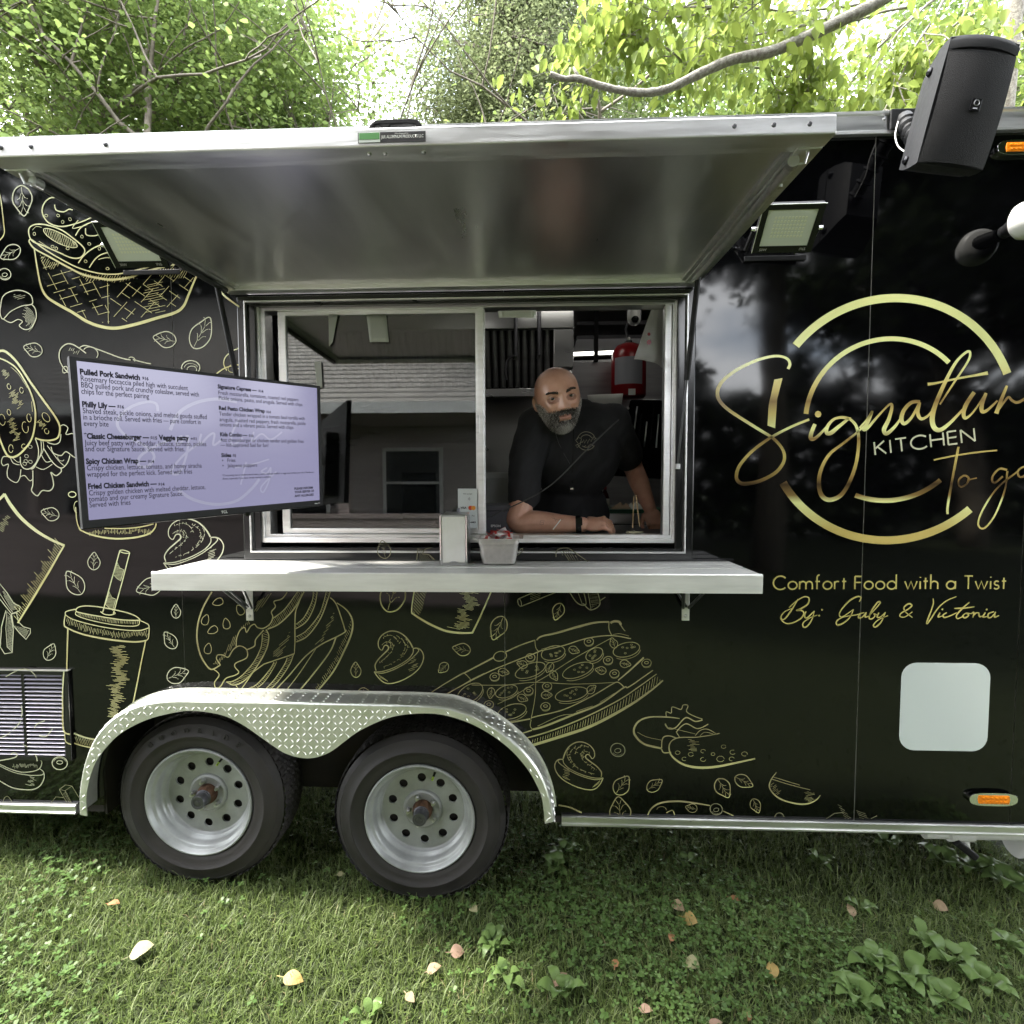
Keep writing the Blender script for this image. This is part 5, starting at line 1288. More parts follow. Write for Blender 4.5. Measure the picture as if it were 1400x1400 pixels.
# swing arm to the wall
bk_ = TM @ Vector((0.0, 0.078, -0.02))
el_ = Vector((-0.95, -0.17, bk_.z))
wl_ = Vector((-1.20, -0.012, bk_.z))
arm = MB().box(-0.05, 0.05, 0.07, 0.08, -0.08, 0.05, TM)
arm.build('mount_plate', M_['dark_steel'], tv)
MB().tube([bk_, el_], 0.016, 10).tube([el_, wl_], 0.016, 10).cyl(el_ + Vector((0, 0, -0.03)), el_ + Vector((0, 0, 0.03)), 0.022, None, 14).box(-1.24, -1.16, -0.014, -0.001, bk_.z - 0.1, bk_.z + 0.1).build('swing_arm', M_['black_plastic'], tv, 40)

# ------------------------------------------------------------------ loudspeaker
SM = frame((1.276, -0.345, 2.723), R(-3), R(8), R(9.5)) @ Matrix.Diagonal((1.06, 1, 1.02, 1))
sp = thing('loudspeaker', 'black outdoor loudspeaker tilted down on a ball mount at roof rail', 'loudspeaker', SM.translation)
def loft(mb, secs, M=None, caps=True):
    """secs: list of equal-length 3D loops"""
    n_ = len(secs[0])
    vv = [M @ Vector(q_) if M is not None else q_ for s_ in secs for q_ in s_]
    ff = [(i * n_ + j, i * n_ + (j + 1) % n_, (i + 1) * n_ + (j + 1) % n_, (i + 1) * n_ + j) for i in range(len(secs) - 1) for j in range(n_)]
    if caps: ff += [tuple(range(n_ - 1, -1, -1)), tuple((len(secs) - 1) * n_ + j for j in range(n_))]
    return mb.add(vv, ff)
def sp_sec(y, hw, hh, bow=0.0, k=10):
    lp = []
    for i in range(k + 1): lp.append((-hw + 2 * hw * i / k, y, hh + bow * math.sin(math.pi * i / k)))
    for i in range(1, k): lp.append((hw, y + 0.5 * bow * math.sin(math.pi * i / k), hh - 2 * hh * i / k))
    for i in range(k + 1): lp.append((hw - 2 * hw * i / k, y, -hh - bow * 0.3 * math.sin(math.pi * i / k)))
    for i in range(1, k): lp.append((-hw, y + 0.5 * bow * math.sin(math.pi * i / k), -hh + 2 * hh * i / k))
    return lp
loft(MB(), [sp_sec(0.006, 0.090, 0.162, 0.006), sp_sec(0.030, 0.0905, 0.1625, 0.006), sp_sec(0.062, 0.0885, 0.158, 0.005)], SM).build('front_shell', M_['matt_black'], sp, 40)
loft(MB(), [sp_sec(0.0635, 0.0865, 0.156, 0.005), sp_sec(0.10, 0.081, 0.146, 0.004), sp_sec(0.15, 0.070, 0.125, 0.002), sp_sec(0.175, 0.055, 0.105, 0.0)], SM).build('rear_shell', M_['matt_black'], sp, 40)
gr = MB()
k = 24
vv = []
for i in range(k + 1):
    for j in range(k + 1):
        u, v = i / k * 2 - 1, j / k * 2 - 1
        vv.append(SM @ Vector((u * 0.089, 0.003 - 0.014 * (1 - u * u) * 1.0 - 0.010 * (1 - v * v), v * 0.145 - 0.016)))
gr.add(vv, [(i * (k + 1) + j, (i + 1) * (k + 1) + j, (i + 1) * (k + 1) + j + 1, i * (k + 1) + j + 1) for i in range(k) for j in range(k)])
gm2 = mat('speaker_grille', (0.007, 0.007, 0.008), 0.6, 0.0, Specular_IOR_Level=0.3)
qg = N(gm2)
vo = qg.n('ShaderNodeTexVoronoi', Scale=520.0)
qg.l(qg.tc.outputs['Object'], vo.inputs['Vector'])
qg.bump(vo.outputs['Distance'], 0.5, 0.002)
gr.build('grille', gm2, sp, 80)
cap_ = MB()
vv = []
for i in range(k + 1):
    u = i / k * 2 - 1
    for z_, e in ((0.130, 0.0), (0.150, 0.0), (0.1665, 0.004)):
        vv.append(SM @ Vector((u * 0.0905, 0.002 - 0.0145 * (1 - u * u) + e * 3, z_ + 0.006 * (1 - u * u))))
cap_.add(vv, [(i * 3 + j, (i + 1) * 3 + j, (i + 1) * 3 + j + 1, i * 3 + j + 1) for i in range(k) for j in range(2)])
cap_.build('top_band', M_['matt_black'], sp, 60)
bd = SM @ Matrix.Translation((0.006, -0.0242, -0.012))
MB().box(-0.013, 0.013, -0.002, 0.002, -0.018, 0.014, bd).build('badge', gloss, sp, None, 0.001)
MB().lathe([(0.0055, -0.0025), (0.007, -0.003), (0.0085, -0.0025)], bd @ Vector((0, 0, 0.003)), bd.to_3x3() @ Vector((0, 1, 0)), 18).build('badge_ring', M_['steel'], sp)
MB().box(-0.006, 0.006, -0.0028, -0.002, -0.013, -0.010, bd).build('badge_name', M_['steel'], sp)
for z_ in (0.115, -0.125):
    c = SM @ Vector((-0.083, 0.085, z_))
    MB().lathe([(0.0001, -0.012), (0.010, -0.009), (0.0135, 0.0), (0.0135, 0.012)], c, SM.to_3x3() @ Vector((1, 0.2, 0)), 16).build('screw_cap', gloss, sp, 40)
jb = SM @ Vector((-0.03, 0.15, -0.05))
rb = Vector((1.30, -0.022, 2.885))
MB().tube([jb, jb.lerp(rb, 0.5), rb], [0.026, 0.02, 0.028], 14).build('mount_arm', M_['matt_black'], sp, 40)
mnt = MB()
for i in range(5): mnt.lathe([(0.024, -0.006), (0.031, 0.0), (0.024, 0.006)], jb.lerp(rb, 0.15 + i * 0.17), rb - jb, 16)
mnt.build('mount_collar', M_['matt_black'], sp, 40)
MB().box(1.25, 1.34, -0.030, -0.021, 2.85, 2.92).build('mount_plate', M_['matt_black'], sp, None, 0.003)
ca = P(1227, 168, -0.05)
MB().tube(cat_rom([P(1228, 166, -0.06), P(1224, 185, -0.07), P(1228, 200, -0.09), P(1238, 208, -0.14)], 5), 0.0022, 6).build('cable', M_['white_plastic'], sp, 40)

# ------------------------------------------------------------------ floodlights
def flood(M, label):
    o = thing('floodlight', label, 'floodlight', M.translation, 'floodlights beside the awning')
    MB().box(-0.100, 0.100, 0.0, 0.022, -0.079, 0.079, M).build('housing', M_['black_plastic'], o, None, 0.003)
    fr_ = MB()
    for a in ((-0.1, -0.080, -0.079, 0.079), (0.080, 0.1, -0.079, 0.079), (-0.08, 0.08, 0.062, 0.079), (-0.08, 0.08, -0.079, -0.056)): fr_.box(a[0], a[1], -0.004, 0.0005, a[2], a[3], M)
    fr_.build('front_glass_border', gloss, o)
    ed = MB()
    ed.box(-0.1012, 0.1012, -0.0045, -0.002, 0.0782, 0.0802, M).box(-0.1012, -0.0995, -0.0045, -0.002, -0.079, 0.0782, M)
    ed.build('edge_trim', M_['alu'], o)
    dif = mat('diffuser_white', (0.62, 0.66, 0.58), 0.3)
    MB().prism(rrect(-0.080, 0.080, -0.056, 0.062, 0.006), lambda u, v: M @ Vector((u, -0.0012, v)), lambda u, v: M @ Vector((u, 0.0, v))).build('diffuser', dif, o)
    MB().add([M @ Vector(q_) for q_ in ((-0.08, -0.0014, -0.056), (0.08, -0.0014, -0.056), (0.08, -0.0014, 0.062), (-0.08, -0.0014, 0.062), (-0.056, -0.0022, -0.030), (0.056, -0.0022, -0.030), (0.056, -0.0022, 0.042), (-0.056, -0.0022, 0.042))], [(0, 1, 5, 4), (1, 2, 6, 5), (2, 3, 7, 6), (3, 0, 4, 7), (4, 5, 6, 7)]).build('reflector', dif, o)
    led = MB()
    for i in range(10):
        for j in range(6):
            c = Vector((-0.0495 + i * 0.011, -0.0025, -0.024 + j * 0.012))
            led.box(c.x - 0.0032, c.x + 0.0032, -0.0034, -0.0022, c.z - 0.0036, c.z + 0.0036, M)
    tag(led.build('led_chips', mat('led_chip', (0.72, 0.74, 0.56), 0.35), o), kind='stuff')
    for t_, x in (('50W', -0.078), ('IP65', 0.056)):
        text_mesh(t_, 0.0125, M @ Matrix.Translation((x, -0.0046, -0.0715)) @ Matrix.Rotation(math.pi / 2, 4, 'X'), 'rating_text', M_['seam'], o, 0.0002)
    fin = MB()
    for i in range(9): fin.box(-0.08 + i * 0.02 - 0.002, -0.08 + i * 0.02 + 0.002, 0.022, 0.04, -0.05, 0.05, M)
    fin.build('heat_sink', M_['black_plastic'], o)
    for s_ in (-1, 1):
        a = M @ Vector((s_ * 0.108, 0.016, -0.005))
        wlp = Vector((a.x - 0.0 * s_, -0.003, a.z - 0.04))
        MB().tube([a, Vector((a.x, a.y * 0.5, a.z - 0.022)), wlp], 0.007, 6).build('bracket_leg', M_['black_plastic'], o)
        MB().cyl(M @ Vector((s_ * 0.100, 0.014, -0.005)), M @ Vector((s_ * 0.118, 0.014, -0.005)), 0.008, None, 10).build('bolt', M_['chrome'], o, 40)
    c = M.translation
    MB().box(c.x - 0.11, c.x + 0.11, -0.008, -0.0008, c.z - 0.070, c.z - 0.052).build('bracket_foot', M_['black_plastic'], o, None, 0.002)
    return o
fr_c = Vector((0.873, -0.10, 2.486))
flood(frame(fr_c, R(-5.24), R(44.36), R(2.12)), 'square black floodlight with pale panel between awning and gold ring logo')
sh = P(198, 365, -0.045) - P(1068, 345, -0.045)
flood(frame(fr_c + sh, R(3), R(42), R(-1)), 'square black floodlight half behind the awning above gold basket drawing')

# ------------------------------------------------------------------ outside security camera
c0 = P(1372, 318, -0.004)
sc = thing('security_camera', 'white security camera on a black arm mounted on trailer wall', 'security camera', c0)
MB().lathe([(0.022, 0.0), (0.022, 0.012), (0.018, 0.02)], c0, (0, -1, 0), 20, False, True).build('base', M_['black_plastic'], sc, 40)
c1 = P(1394, 304, -0.085)
MB().tube([c0 + Vector((0, -0.015, 0)), c0.lerp(c1, 0.55), c1], [0.022, 0.026, 0.030], 14).build('arm', M_['black_plastic'], sc, 40)
ax = Vector((0.42, -0.90, -0.06)).normalized()
MB().lathe([(0.0001, -0.012), (0.040, -0.012), (0.055, 0.0), (0.060, 0.014), (0.060, 0.055), (0.057, 0.066), (0.050, 0.070), (0.042, 0.066), (0.040, 0.060)], c1 + ax * -0.004, ax, 36).build('body', M_['white_plastic'], sc, 40)
MB().lathe([(0.042, 0.060), (0.034, 0.064), (0.024, 0.068), (0.0001, 0.072)], c1, ax, 30).build('lens', gloss, sc, 60)

# ------------------------------------------------------------------ napkin dispenser and pan on the counter
def on_counter(px, py): return PZ(px, py, CT)
fa = on_counter(620.5, 773)
nw = 38.5 * (D + fa.y) / F / 2
nd = thing('napkin_dispenser', 'upright steel napkin dispenser with white front on the counter', 'napkin dispenser', fa)
nh = 70 * (D + fa.y) / F
dp = 0.105
bx_ = MB()
n2 = nw * 0.97
bx_.add([(fa.x - n2, fa.y, CT), (fa.x + n2, fa.y, CT), (fa.x + n2, fa.y + dp, CT), (fa.x - n2, fa.y + dp, CT), (fa.x - nw, fa.y, CT + nh), (fa.x + nw, fa.y, CT + nh), (fa.x + nw * 0.94, fa.y + dp, CT + nh + 0.006), (fa.x - nw * 0.94, fa.y + dp, CT + nh + 0.006)], [(0, 3, 2, 1), (4, 5, 6, 7), (0, 1, 5, 4), (2, 3, 7, 6), (0, 4, 7, 3), (1, 2, 6, 5)])
bx_.build('body', M_['stainless'], nd, None, 0.006, 3)
napm = worn('napkin_paper', (0.74, 0.74, 0.66), (0.80, 0.80, 0.74), 0.75, 0.9, 0, 20, (1, 1, 1), 0.05)
np_ = [(fa.x - nw * 0.80, CT + 0.010), (fa.x - nw * 0.35, CT + 0.011), (fa.x - nw * 0.1, CT + 0.016), (fa.x + nw * 0.1, CT + 0.016), (fa.x + nw * 0.35, CT + 0.011), (fa.x + nw * 0.80, CT + 0.010), (fa.x + nw * 0.86, CT + nh - 0.006), (fa.x - nw * 0.86, CT + nh - 0.006)]
MB().prism(np_, lambda u, v: (u, fa.y - 0.0035, v), lambda u, v: (u, fa.y + 0.002, v)).build('napkins', napm, nd, None, 0.001)
for s_ in (-1, 1): MB().box(fa.x + s_ * nw * 0.93 - 0.003, fa.x + s_ * nw * 0.93 + 0.003, fa.y - 0.005, fa.y + 0.004, CT + 0.004, CT + nh - 0.001).build('face_lip', M_['chrome'], nd, None, 0.0015)
MB().box(fa.x - nw * 0.9, fa.x + nw * 0.9, fa.y - 0.004, fa.y + 0.003, CT + 0.001, CT + 0.010).build('foot_lip', M_['stainless'], nd, None, 0.002)
MB().tube([(fa.x + nw * 0.1, fa.y + dp * 0.9, CT + nh + 0.002), (fa.x + nw * 0.1, fa.y + dp * 0.9, CT + nh + 0.02)], [0.007, 0.006], 10).build('knob', M_['dark_steel'], nd, 40)
pa = on_counter(681, 774)
pn = thing('steel_pan', 'small deep stainless steel pan holding red and white packets', 'food pan', pa)
def pan_sec(hx, hy, r_, z_):
    return [(pa.x + u, pa.y + 0.07 + v, z_) for u, v in rrect(-hx, hx, -hy, hy, r_, 5)]
loft(MB(), [pan_sec(0.052, 0.044, 0.02, CT + 0.001), pan_sec(0.060, 0.052, 0.022, CT + 0.006), pan_sec(0.066, 0.060, 0.02, CT + 0.04), pan_sec(0.0695, 0.0635, 0.018, CT + 0.076), pan_sec(0.073, 0.067, 0.018, CT + 0.0785), pan_sec(0.0755, 0.0695, 0.018, CT + 0.096), pan_sec(0.0885, 0.0825, 0.012, CT + 0.0985), pan_sec(0.089, 0.083, 0.012, CT + 0.0965), pan_sec(0.0765, 0.0705, 0.017, CT + 0.0945), pan_sec(0.070, 0.064, 0.017, CT + 0.075), pan_sec(0.060, 0.054, 0.017, CT + 0.02)], None).build('pan_wall', M_['pan_steel'], pn, 40)
pkr, pkw = mat('packet_red', (0.62, 0.03, 0.02), 0.3), mat('packet_white', (0.80, 0.78, 0.76), 0.35)
for i in range(13):
    t = i * 2.4
    rr = 0.045 * math.sqrt((i % 7) / 7)
    Mk = frame((pa.x + rr * math.cos(t) * 1.1, pa.y + 0.068 + rr * math.sin(t), CT + 0.092 + 0.016 * (i % 4) / 2), random.uniform(0, 6.3), random.uniform(-0.5, 0.9), random.uniform(-0.4, 0.4))
    pk = thing('sauce_packet', 'red and white sauce packet in the steel pan', 'sauce packet', Mk.translation, 'sauce packets in the pan')
    vv = []
    for a in range(7):
        for b in range(4):
            u, v = a / 6 * 2 - 1, b / 3 * 2 - 1
            h = 0.004 * (1 - u * u) * (1 - v * v) + 0.002 * math.sin(u * 4 + i)
            vv.append(Mk @ Vector((u * 0.030, v * 0.015, h)))
    nf = 28
    vv2 = [Mk @ (Mk.inverted() @ q_ + Vector((0, 0, -0.0022))) for q_ in vv]
    fa_ = [(a * 4 + b, (a + 1) * 4 + b, (a + 1) * 4 + b + 1, a * 4 + b + 1) for a in range(6) for b in range(3)]
    rd = [f for j, f in enumerate(fa_) if (j // 3 in (0, 5) if i % 3 else j % 3 != 1)]
    wh = [f for f in fa_ if f not in rd]
    MB().add(vv, rd).add(vv2, [tuple(reversed(f)) for f in rd]).build('red_foil', pkr, pk, 60, fix=False)
    MB().add(vv, wh).add(vv2, [tuple(reversed(f)) for f in wh]).build('white_foil', pkw, pk, 60, fix=False)

# ------------------------------------------------------------------ papers on the window
def sheet(name, label, quad, Y, mt, bend=0.0, cat='paper'):
    a = [P(x, y, Y) for x, y in quad]
    c = sum(a, Vector()) / 4
    o = MB()
    k_ = 6
    vv = []
    for i in range(k_ + 1):
        for j in range(k_ + 1):
            u, v = i / k_, j / k_
            q_ = (a[0] * (1 - u) + a[1] * u) * (1 - v) + (a[3] * (1 - u) + a[2] * u) * v
            vv.append(q_ + Vector((0, -bend * math.sin(math.pi * u) - bend * v * v, 0)))
    o.add(vv, [(i * (k_ + 1) + j, (i + 1) * (k_ + 1) + j, (i + 1) * (k_ + 1) + j + 1, i * (k_ + 1) + j + 1) for i in range(k_) for j in range(k_)])
    ob = o.build(name, mt, None, 80, fix=False)
    md = ob.modifiers.new('thickness', 'SOLIDIFY')
    md.thickness = 0.0006
    if label: tag(ob, label, cat)
    return ob
tapem = mat('paper_grey', (0.40, 0.41, 0.36), 0.7)
sheet('paper_note', 'folded white paper taped under the header of open window half', [(681, 425), (733, 424), (732, 435.5), (682, 435)], 0.012, M_['paper'], 0.004)
sheet('paper_note', 'small square paper taped to the top of dark window pane', [(501, 430), (528, 430), (532, 468), (506, 468)], 0.030, tapem, 0.002)
sheet('tape_strip', 'short curled tape strip at top of dark window pane', [(449, 430), (462, 430), (455, 468), (450, 474)], 0.030, tapem, 0.001, 'tape')
sheet('tape_strip', 'torn grey tape patch halfway down the dark window pane', [(430, 495), (439, 494), (441, 530), (434, 531)], 0.030, tapem, 0.001, 'tape')
cs = thing('payment_sign', 'small white card payment sign on the window stile', 'sign', P(640, 722, 0.016))
c0, c1 = P(626.5, 722.5, 0.012), P(652.5, 668, 0.012)
MB().box(c0.x, c1.x, 0.010, 0.0125, c0.z, c1.z).build('card', mat('card_white', (0.62, 0.66, 0.64), 0.4), cs, None, 0.0008)
def card_t(t_, px, py, size, mt, bold=0.0):
    p_ = P(px, py, 0.010)
    text_mesh(t_, size, TXM(p_.x, 0.0094, p_.z), 'sign_text', mt, cs, bold)
card_t('We accept', 633, 676, 0.008, ink)
card_t('VISA', 630, 695.5, 0.011, ink, 0.0003)
card_t('AMEX', 643, 715, 0.008, ink, 0.0003)
card_t('Pay', 645, 706, 0.008, ink)
for px, col in ((643.3, (0.62, 0.06, 0.02)), (647.3, (0.75, 0.30, 0.03))):
    p_ = P(px, 694.5, 0.010)
    MB().lathe([(0.0001, 0), (0.0085, 0)], (p_.x, 0.0094 - (0.0003 if px > 645 else 0), p_.z), (0, 1, 0), 18).build('sign_disc', mat('disc', col, 0.4), cs)
for i in range(3):
    p_ = P(639, 682, 0.010)
    r_ = 0.004 + i * 0.003
    MB().tube([(p_.x + r_ * math.cos(R(a)), 0.0094, p_.z + r_ * math.sin(R(a))) for a in range(-40, 41, 20)], 0.0006, 4).build('sign_wave', ink, cs)
# ================================================================== inside the trailer
ZC = AZ0 + 0.026                         # inner counter top, just under the sill
galv = worn('dull_steel', (0.30, 0.30, 0.31), (0.42, 0.42, 0.43), 0.35, 0.5, 0.8, 6, (0.4, 1, 4))
MB().box(AX_0 - 0.25, AX_1 + 0.5, 0.077, 0.56, ZC - 0.04, ZC).build('serving_counter', M_['dark_steel'], trailer, None, 0.003)
MB().box(AX_0 - 0.25, AX_1 + 0.5, 0.52, 0.56, TZ0 + 0.1, ZC - 0.041).build('counter_front', galv, trailer)
MB().box(TX0 + 0.05, TX1 - 0.05, 0.06, TY1 - 0.04, TZ1 - 0.085, TZ1 - 0.055).build('ceiling', mat('ceiling_panel', (0.32, 0.32, 0.33), 0.4, 0.3), trailer)
MB().box(TX0 + 0.05, TX1 - 0.05, 0.33, TY1 - 0.04, TZ0 + 0.101, TZ0 + 0.11).build('floor_sheet', mat('floor_rubber', (0.05, 0.05, 0.05), 0.7), trailer)
# exhaust hood along the back wall
HY = 1.55
def Q(px, py, Y): return P(px, py, Y)
hood = thing('exhaust_hood', 'long steel exhaust hood with a row of baffle filters', 'exhaust hood', (-0.4, 1.9, 2.0))
hx0_, hx1_ = -2.6, Q(784, 480, HY).x
hz0, hz1 = Q(720, 524, HY).z, Q(720, 450, HY).z
MB().box(hx0_, hx1_, HY - 0.02, HY + 0.0, hz1, hz1 + 0.28).build('hood_face', M_['stainless'], hood, None, 0.003)
MB().box(hx0_, hx1_, HY + 0.0, HY + 0.75, hz1 + 0.24, hz1 + 0.28).build('hood_top', M_['stainless'], hood)
MB().box(hx0_, hx1_, HY + 0.16, HY + 0.20, hz0 - 0.06, hz0 - 0.005).build('drip_tray', M_['stainless'], hood, None, 0.003)
bxs = Q(757, 480, HY).x
MB().box(bxs, hx1_, HY - 0.01, HY + 0.10, hz0 + 0.10, hz1 - 0.002).build('end_panel', M_['stainless'], hood, None, 0.004)
x = hx0_ + 0.02
i = 0
while x < bxs - 0.03:
    a0, a1 = (x, x + 0.036)
    MB().add([(a0, HY + 0.02, hz1 - 0.004), (a1, HY + 0.02, hz1 - 0.004), (a1, HY + 0.17, hz0), (a0, HY + 0.17, hz0), (a0 + 0.010, HY + 0.004, hz1 - 0.004), (a1 - 0.010, HY + 0.004, hz1 - 0.004), (a1 - 0.010, HY + 0.154, hz0), (a0 + 0.010, HY + 0.154, hz0)],
             [(4, 5, 6, 7), (0, 4, 7, 3), (5, 1, 2, 6)]).build('baffle', galv, hood, fix=False)
    x += 0.050
    i += 1
MB().add([(hx0_, HY + 0.03, hz1), (bxs, HY + 0.03, hz1), (bxs, HY + 0.19, hz0 - 0.01), (hx0_, HY + 0.19, hz0 - 0.01)], [(0, 1, 2, 3)]).build('filter_back', M_['under'], hood, fix=False)
for px, y1 in ((705, 488), (737, 486)):
    a, b = Q(px, 415, HY - 0.06), Q(px, y1, HY - 0.06)
    pp = MB().cyl(a, b, 0.013, None, 12).build('spray_pipe', M_['dark_steel'], hood, 40)
    MB().cyl(b, b + Vector((0, 0, -0.022)), 0.010, 0.016, 12).build('nozzle', M_['chrome'], hood, 40)
a = Q(705, 485, HY - 0.06)
MB().tube(cat_rom([tuple(a), tuple(a + Vector((-0.05, 0, -0.03))), tuple(a + Vector((-0.065, 0, -0.10))), tuple(a + Vector((-0.06, 0, -0.16)))], 5), 0.008, 8).build('hose', M_['dark_steel'], hood, 60)
# lit strip lamp under the ceiling shelf
tl = thing('strip_lamp', 'lit strip lamp behind the red tank', 'lamp', Q(845, 490, 1.9))
a, b = Q(783, 490, 1.9), Q(925, 484, 1.9)
lm = mat('tube_glow', (0.9, 0.9, 0.85), 0.4)
lm.node_tree.nodes['Principled BSDF'].inputs['Emission Color'].default_value = (1, 0.97, 0.88, 1)
lm.node_tree.nodes['Principled BSDF'].inputs['Emission Strength'].default_value = 0.9
MB().cyl(a + Vector((0, 0, 0.03)), b + Vector((0, 0, 0.03)), 0.012, None, 12).build('tube', lm, tl)
MB().cyl(a, b, 0.018, None, 10).build('rail', M_['black_plastic'], tl)
MB().box(a.x, b.x, 1.93, 2.0, a.z - 0.5, a.z - 0.02).build('back_plate', galv, tl)
# ceiling lamps inside, lit as the strip lamp is
for x_, y_, lb_2 in ((-0.55, 0.75, 'lit ceiling lamp inside over the dark pane'), (0.75, 0.75, 'lit ceiling lamp inside over the open half'), (0.1, 1.35, 'lit ceiling lamp inside before the hood')):
    cl_ = thing('ceiling_lamp', lb_2, 'lamp', (x_, y_, TZ1 - 0.09))
    MB().box(x_ - 0.22, x_ + 0.22, y_ - 0.06, y_ + 0.06, TZ1 - 0.105, TZ1 - 0.0855).build('lamp_housing', M_['white_plastic'], cl_)
    MB().box(x_ - 0.20, x_ + 0.20, y_ - 0.045, y_ + 0.045, TZ1 - 0.112, TZ1 - 0.1055).build('lamp_panel', lm, cl_)
# dark shelf clutter at the back
sh_ = thing('storage_shelf', 'dark wall shelf with black brackets at back of the trailer', 'shelf', Q(840, 460, 2.1))
a, b = Q(786, 455, 2.1), Q(905, 455, 2.1)
for dz in (0.0, -0.10):
    MB().box(a.x, b.x, 1.9, 2.28, a.z + dz, a.z + dz + 0.025).build('board', M_['dark_steel'], sh_)
MB().box(a.x + 0.12, a.x + 0.15, 1.88, 1.92, a.z - 0.26, a.z + 0.1).build('bracket', M_['black_plastic'], sh_)
# red tank
tk = Q(859, 545, 1.62)
tank = thing('suppression_tank', 'red fire suppression tank with pale label hanging on steel wall', 'fire tank', tk)
r_ = 23 * (D + 1.62) / F
ht = 73 * (D + 1.62) / F
MB().lathe([(0.0001, 0.0), (r_ * 0.9, 0.004), (r_, 0.02), (r_, ht * 0.72), (r_ * 0.93, ht * 0.84), (r_ * 0.7, ht * 0.95), (r_ * 0.3, ht), (r_ * 0.2, ht * 1.01)], tk, (0, 0, 1), 40).build('cylinder', M_['red_paint'], tank, 60)
lb_ = MB()
kk = 14
vv = []
for i in range(kk + 1):
    t = R(-150 + 100 * i / kk)
    for z_ in (ht * 0.22, ht * 0.70): vv.append((tk.x + (r_ + 0.001) * math.cos(t), tk.y + (r_ + 0.001) * math.sin(t), tk.z + z_))
lb_.add(vv, [(2 * i, 2 * i + 2, 2 * i + 3, 2 * i + 1) for i in range(kk)])
lb_.build('label', mat('tank_label', (0.30, 0.31, 0.34), 0.35), tank, 60)
MB().lathe([(r_ * 0.2, ht), (r_ * 0.22, ht * 1.04), (r_ * 0.12, ht * 1.06), (r_ * 0.12, ht * 1.1)], tk, (0, 0, 1), 14, False, True).build('valve', M_['chrome'], tank, 40)
MB().box(tk.x - 0.02, tk.x + 0.025, tk.y - r_ - 0.006, tk.y - r_ - 0.002, tk.z + 0.005, tk.z + 0.045).build('tag', M_['paper'], tank)
MB().tube(cat_rom([(tk.x, tk.y, tk.z + ht * 1.08), (tk.x - 0.02, tk.y, tk.z + ht * 1.25), (tk.x + 0.02, tk.y + 0.1, tk.z + ht * 1.5)], 5), 0.008, 8).build('hose', M_['dark_steel'], tank, 60)
# inside dome camera
cc = Q(867, 436, 1.2)
dc = thing('dome_camera', 'white dome camera under the trailer ceiling above red tank', 'security camera', cc)
MB().lathe([(0.0001, 0.055), (0.038, 0.055), (0.040, 0.03), (0.040, 0.0), (0.034, -0.02), (0.02, -0.034), (0.0001, -0.038)], cc, (0, 0, 1), 28).build('shell', M_['white_plastic'], dc, 60)
MB().lathe([(0.0001, 0.006), (0.014, 0.004), (0.022, -0.004)], cc + Vector((0, -0.034, -0.012)), Vector((0, -1, -0.4)), 20).build('lens', M_['gloss_black'], dc, 60)
MB().cyl(cc + Vector((0, 0, 0.05)), Vector((cc.x, cc.y, TZ1 - 0.08)), 0.012, None, 10).build('stem', M_['white_plastic'], dc, 40)
# plastic bag hanging at the open side of the window
bgm = leaf_mat('bag_plastic', (0.60, 0.60, 0.60), (0.72, 0.72, 0.72), 0.35, 9.0, 0.3)
loop_ = [(891, 420), (909, 417), (911, 502), (900, 499), (868, 486), (876, 462)]
vv = []
W_ = [Q(x_, y_, 0.16) for x_, y_ in loop_]
ce = sum(W_, Vector()) / len(W_)
bag = thing('plastic_bag', 'crumpled white plastic bag hanging by the window stile', 'bag', ce)
mb = MB()
grid = 10
A_, B_, C_, D_ = Q(892, 418, 0.16), Q(912, 416, 0.16), Q(913, 503, 0.16), Q(868, 487, 0.16)
vv = []
for i in range(grid + 1):
    for j in range(grid + 1):
        u, v = i / grid, j / grid
        q_ = (A_ * (1 - u) + B_ * u) * (1 - v) + (D_ * (1 - u) + C_ * u) * v
        q_ = q_ + Vector((0, -0.035 * math.sin(math.pi * u) * (0.3 + v) + 0.014 * noise.noise(Vector((u * 5, v * 4, 1.7))), 0))
        vv.append(q_)
mb.add(vv, [(i * (grid + 1) + j, (i + 1) * (grid + 1) + j, (i + 1) * (grid + 1) + j + 1, i * (grid + 1) + j + 1) for i in range(grid) for j in range(grid)])
mb.build('front', bgm, bag, 180, fix=False)
MB().add([v_ + Vector((0.006, 0.05, 0)) for v_ in vv], [(i * (grid + 1) + j, (i + 1) * (grid + 1) + j, (i + 1) * (grid + 1) + j + 1, i * (grid + 1) + j + 1) for i in range(grid) for j in range(grid)]).build('back', bgm, bag, 180, fix=False)
for py, s_ in ((457, 0.006), (468, 0.009)):
    p_ = Q(887, py, 0.115)
    MB().add([p_ + Vector((s_ * math.cos(t), -0.002, 1.2 * s_ * math.sin(t))) for t in [i * 0.785 for i in range(8)]], [tuple(range(8))]).build('print', M_['red_paint'], bag, fix=False)
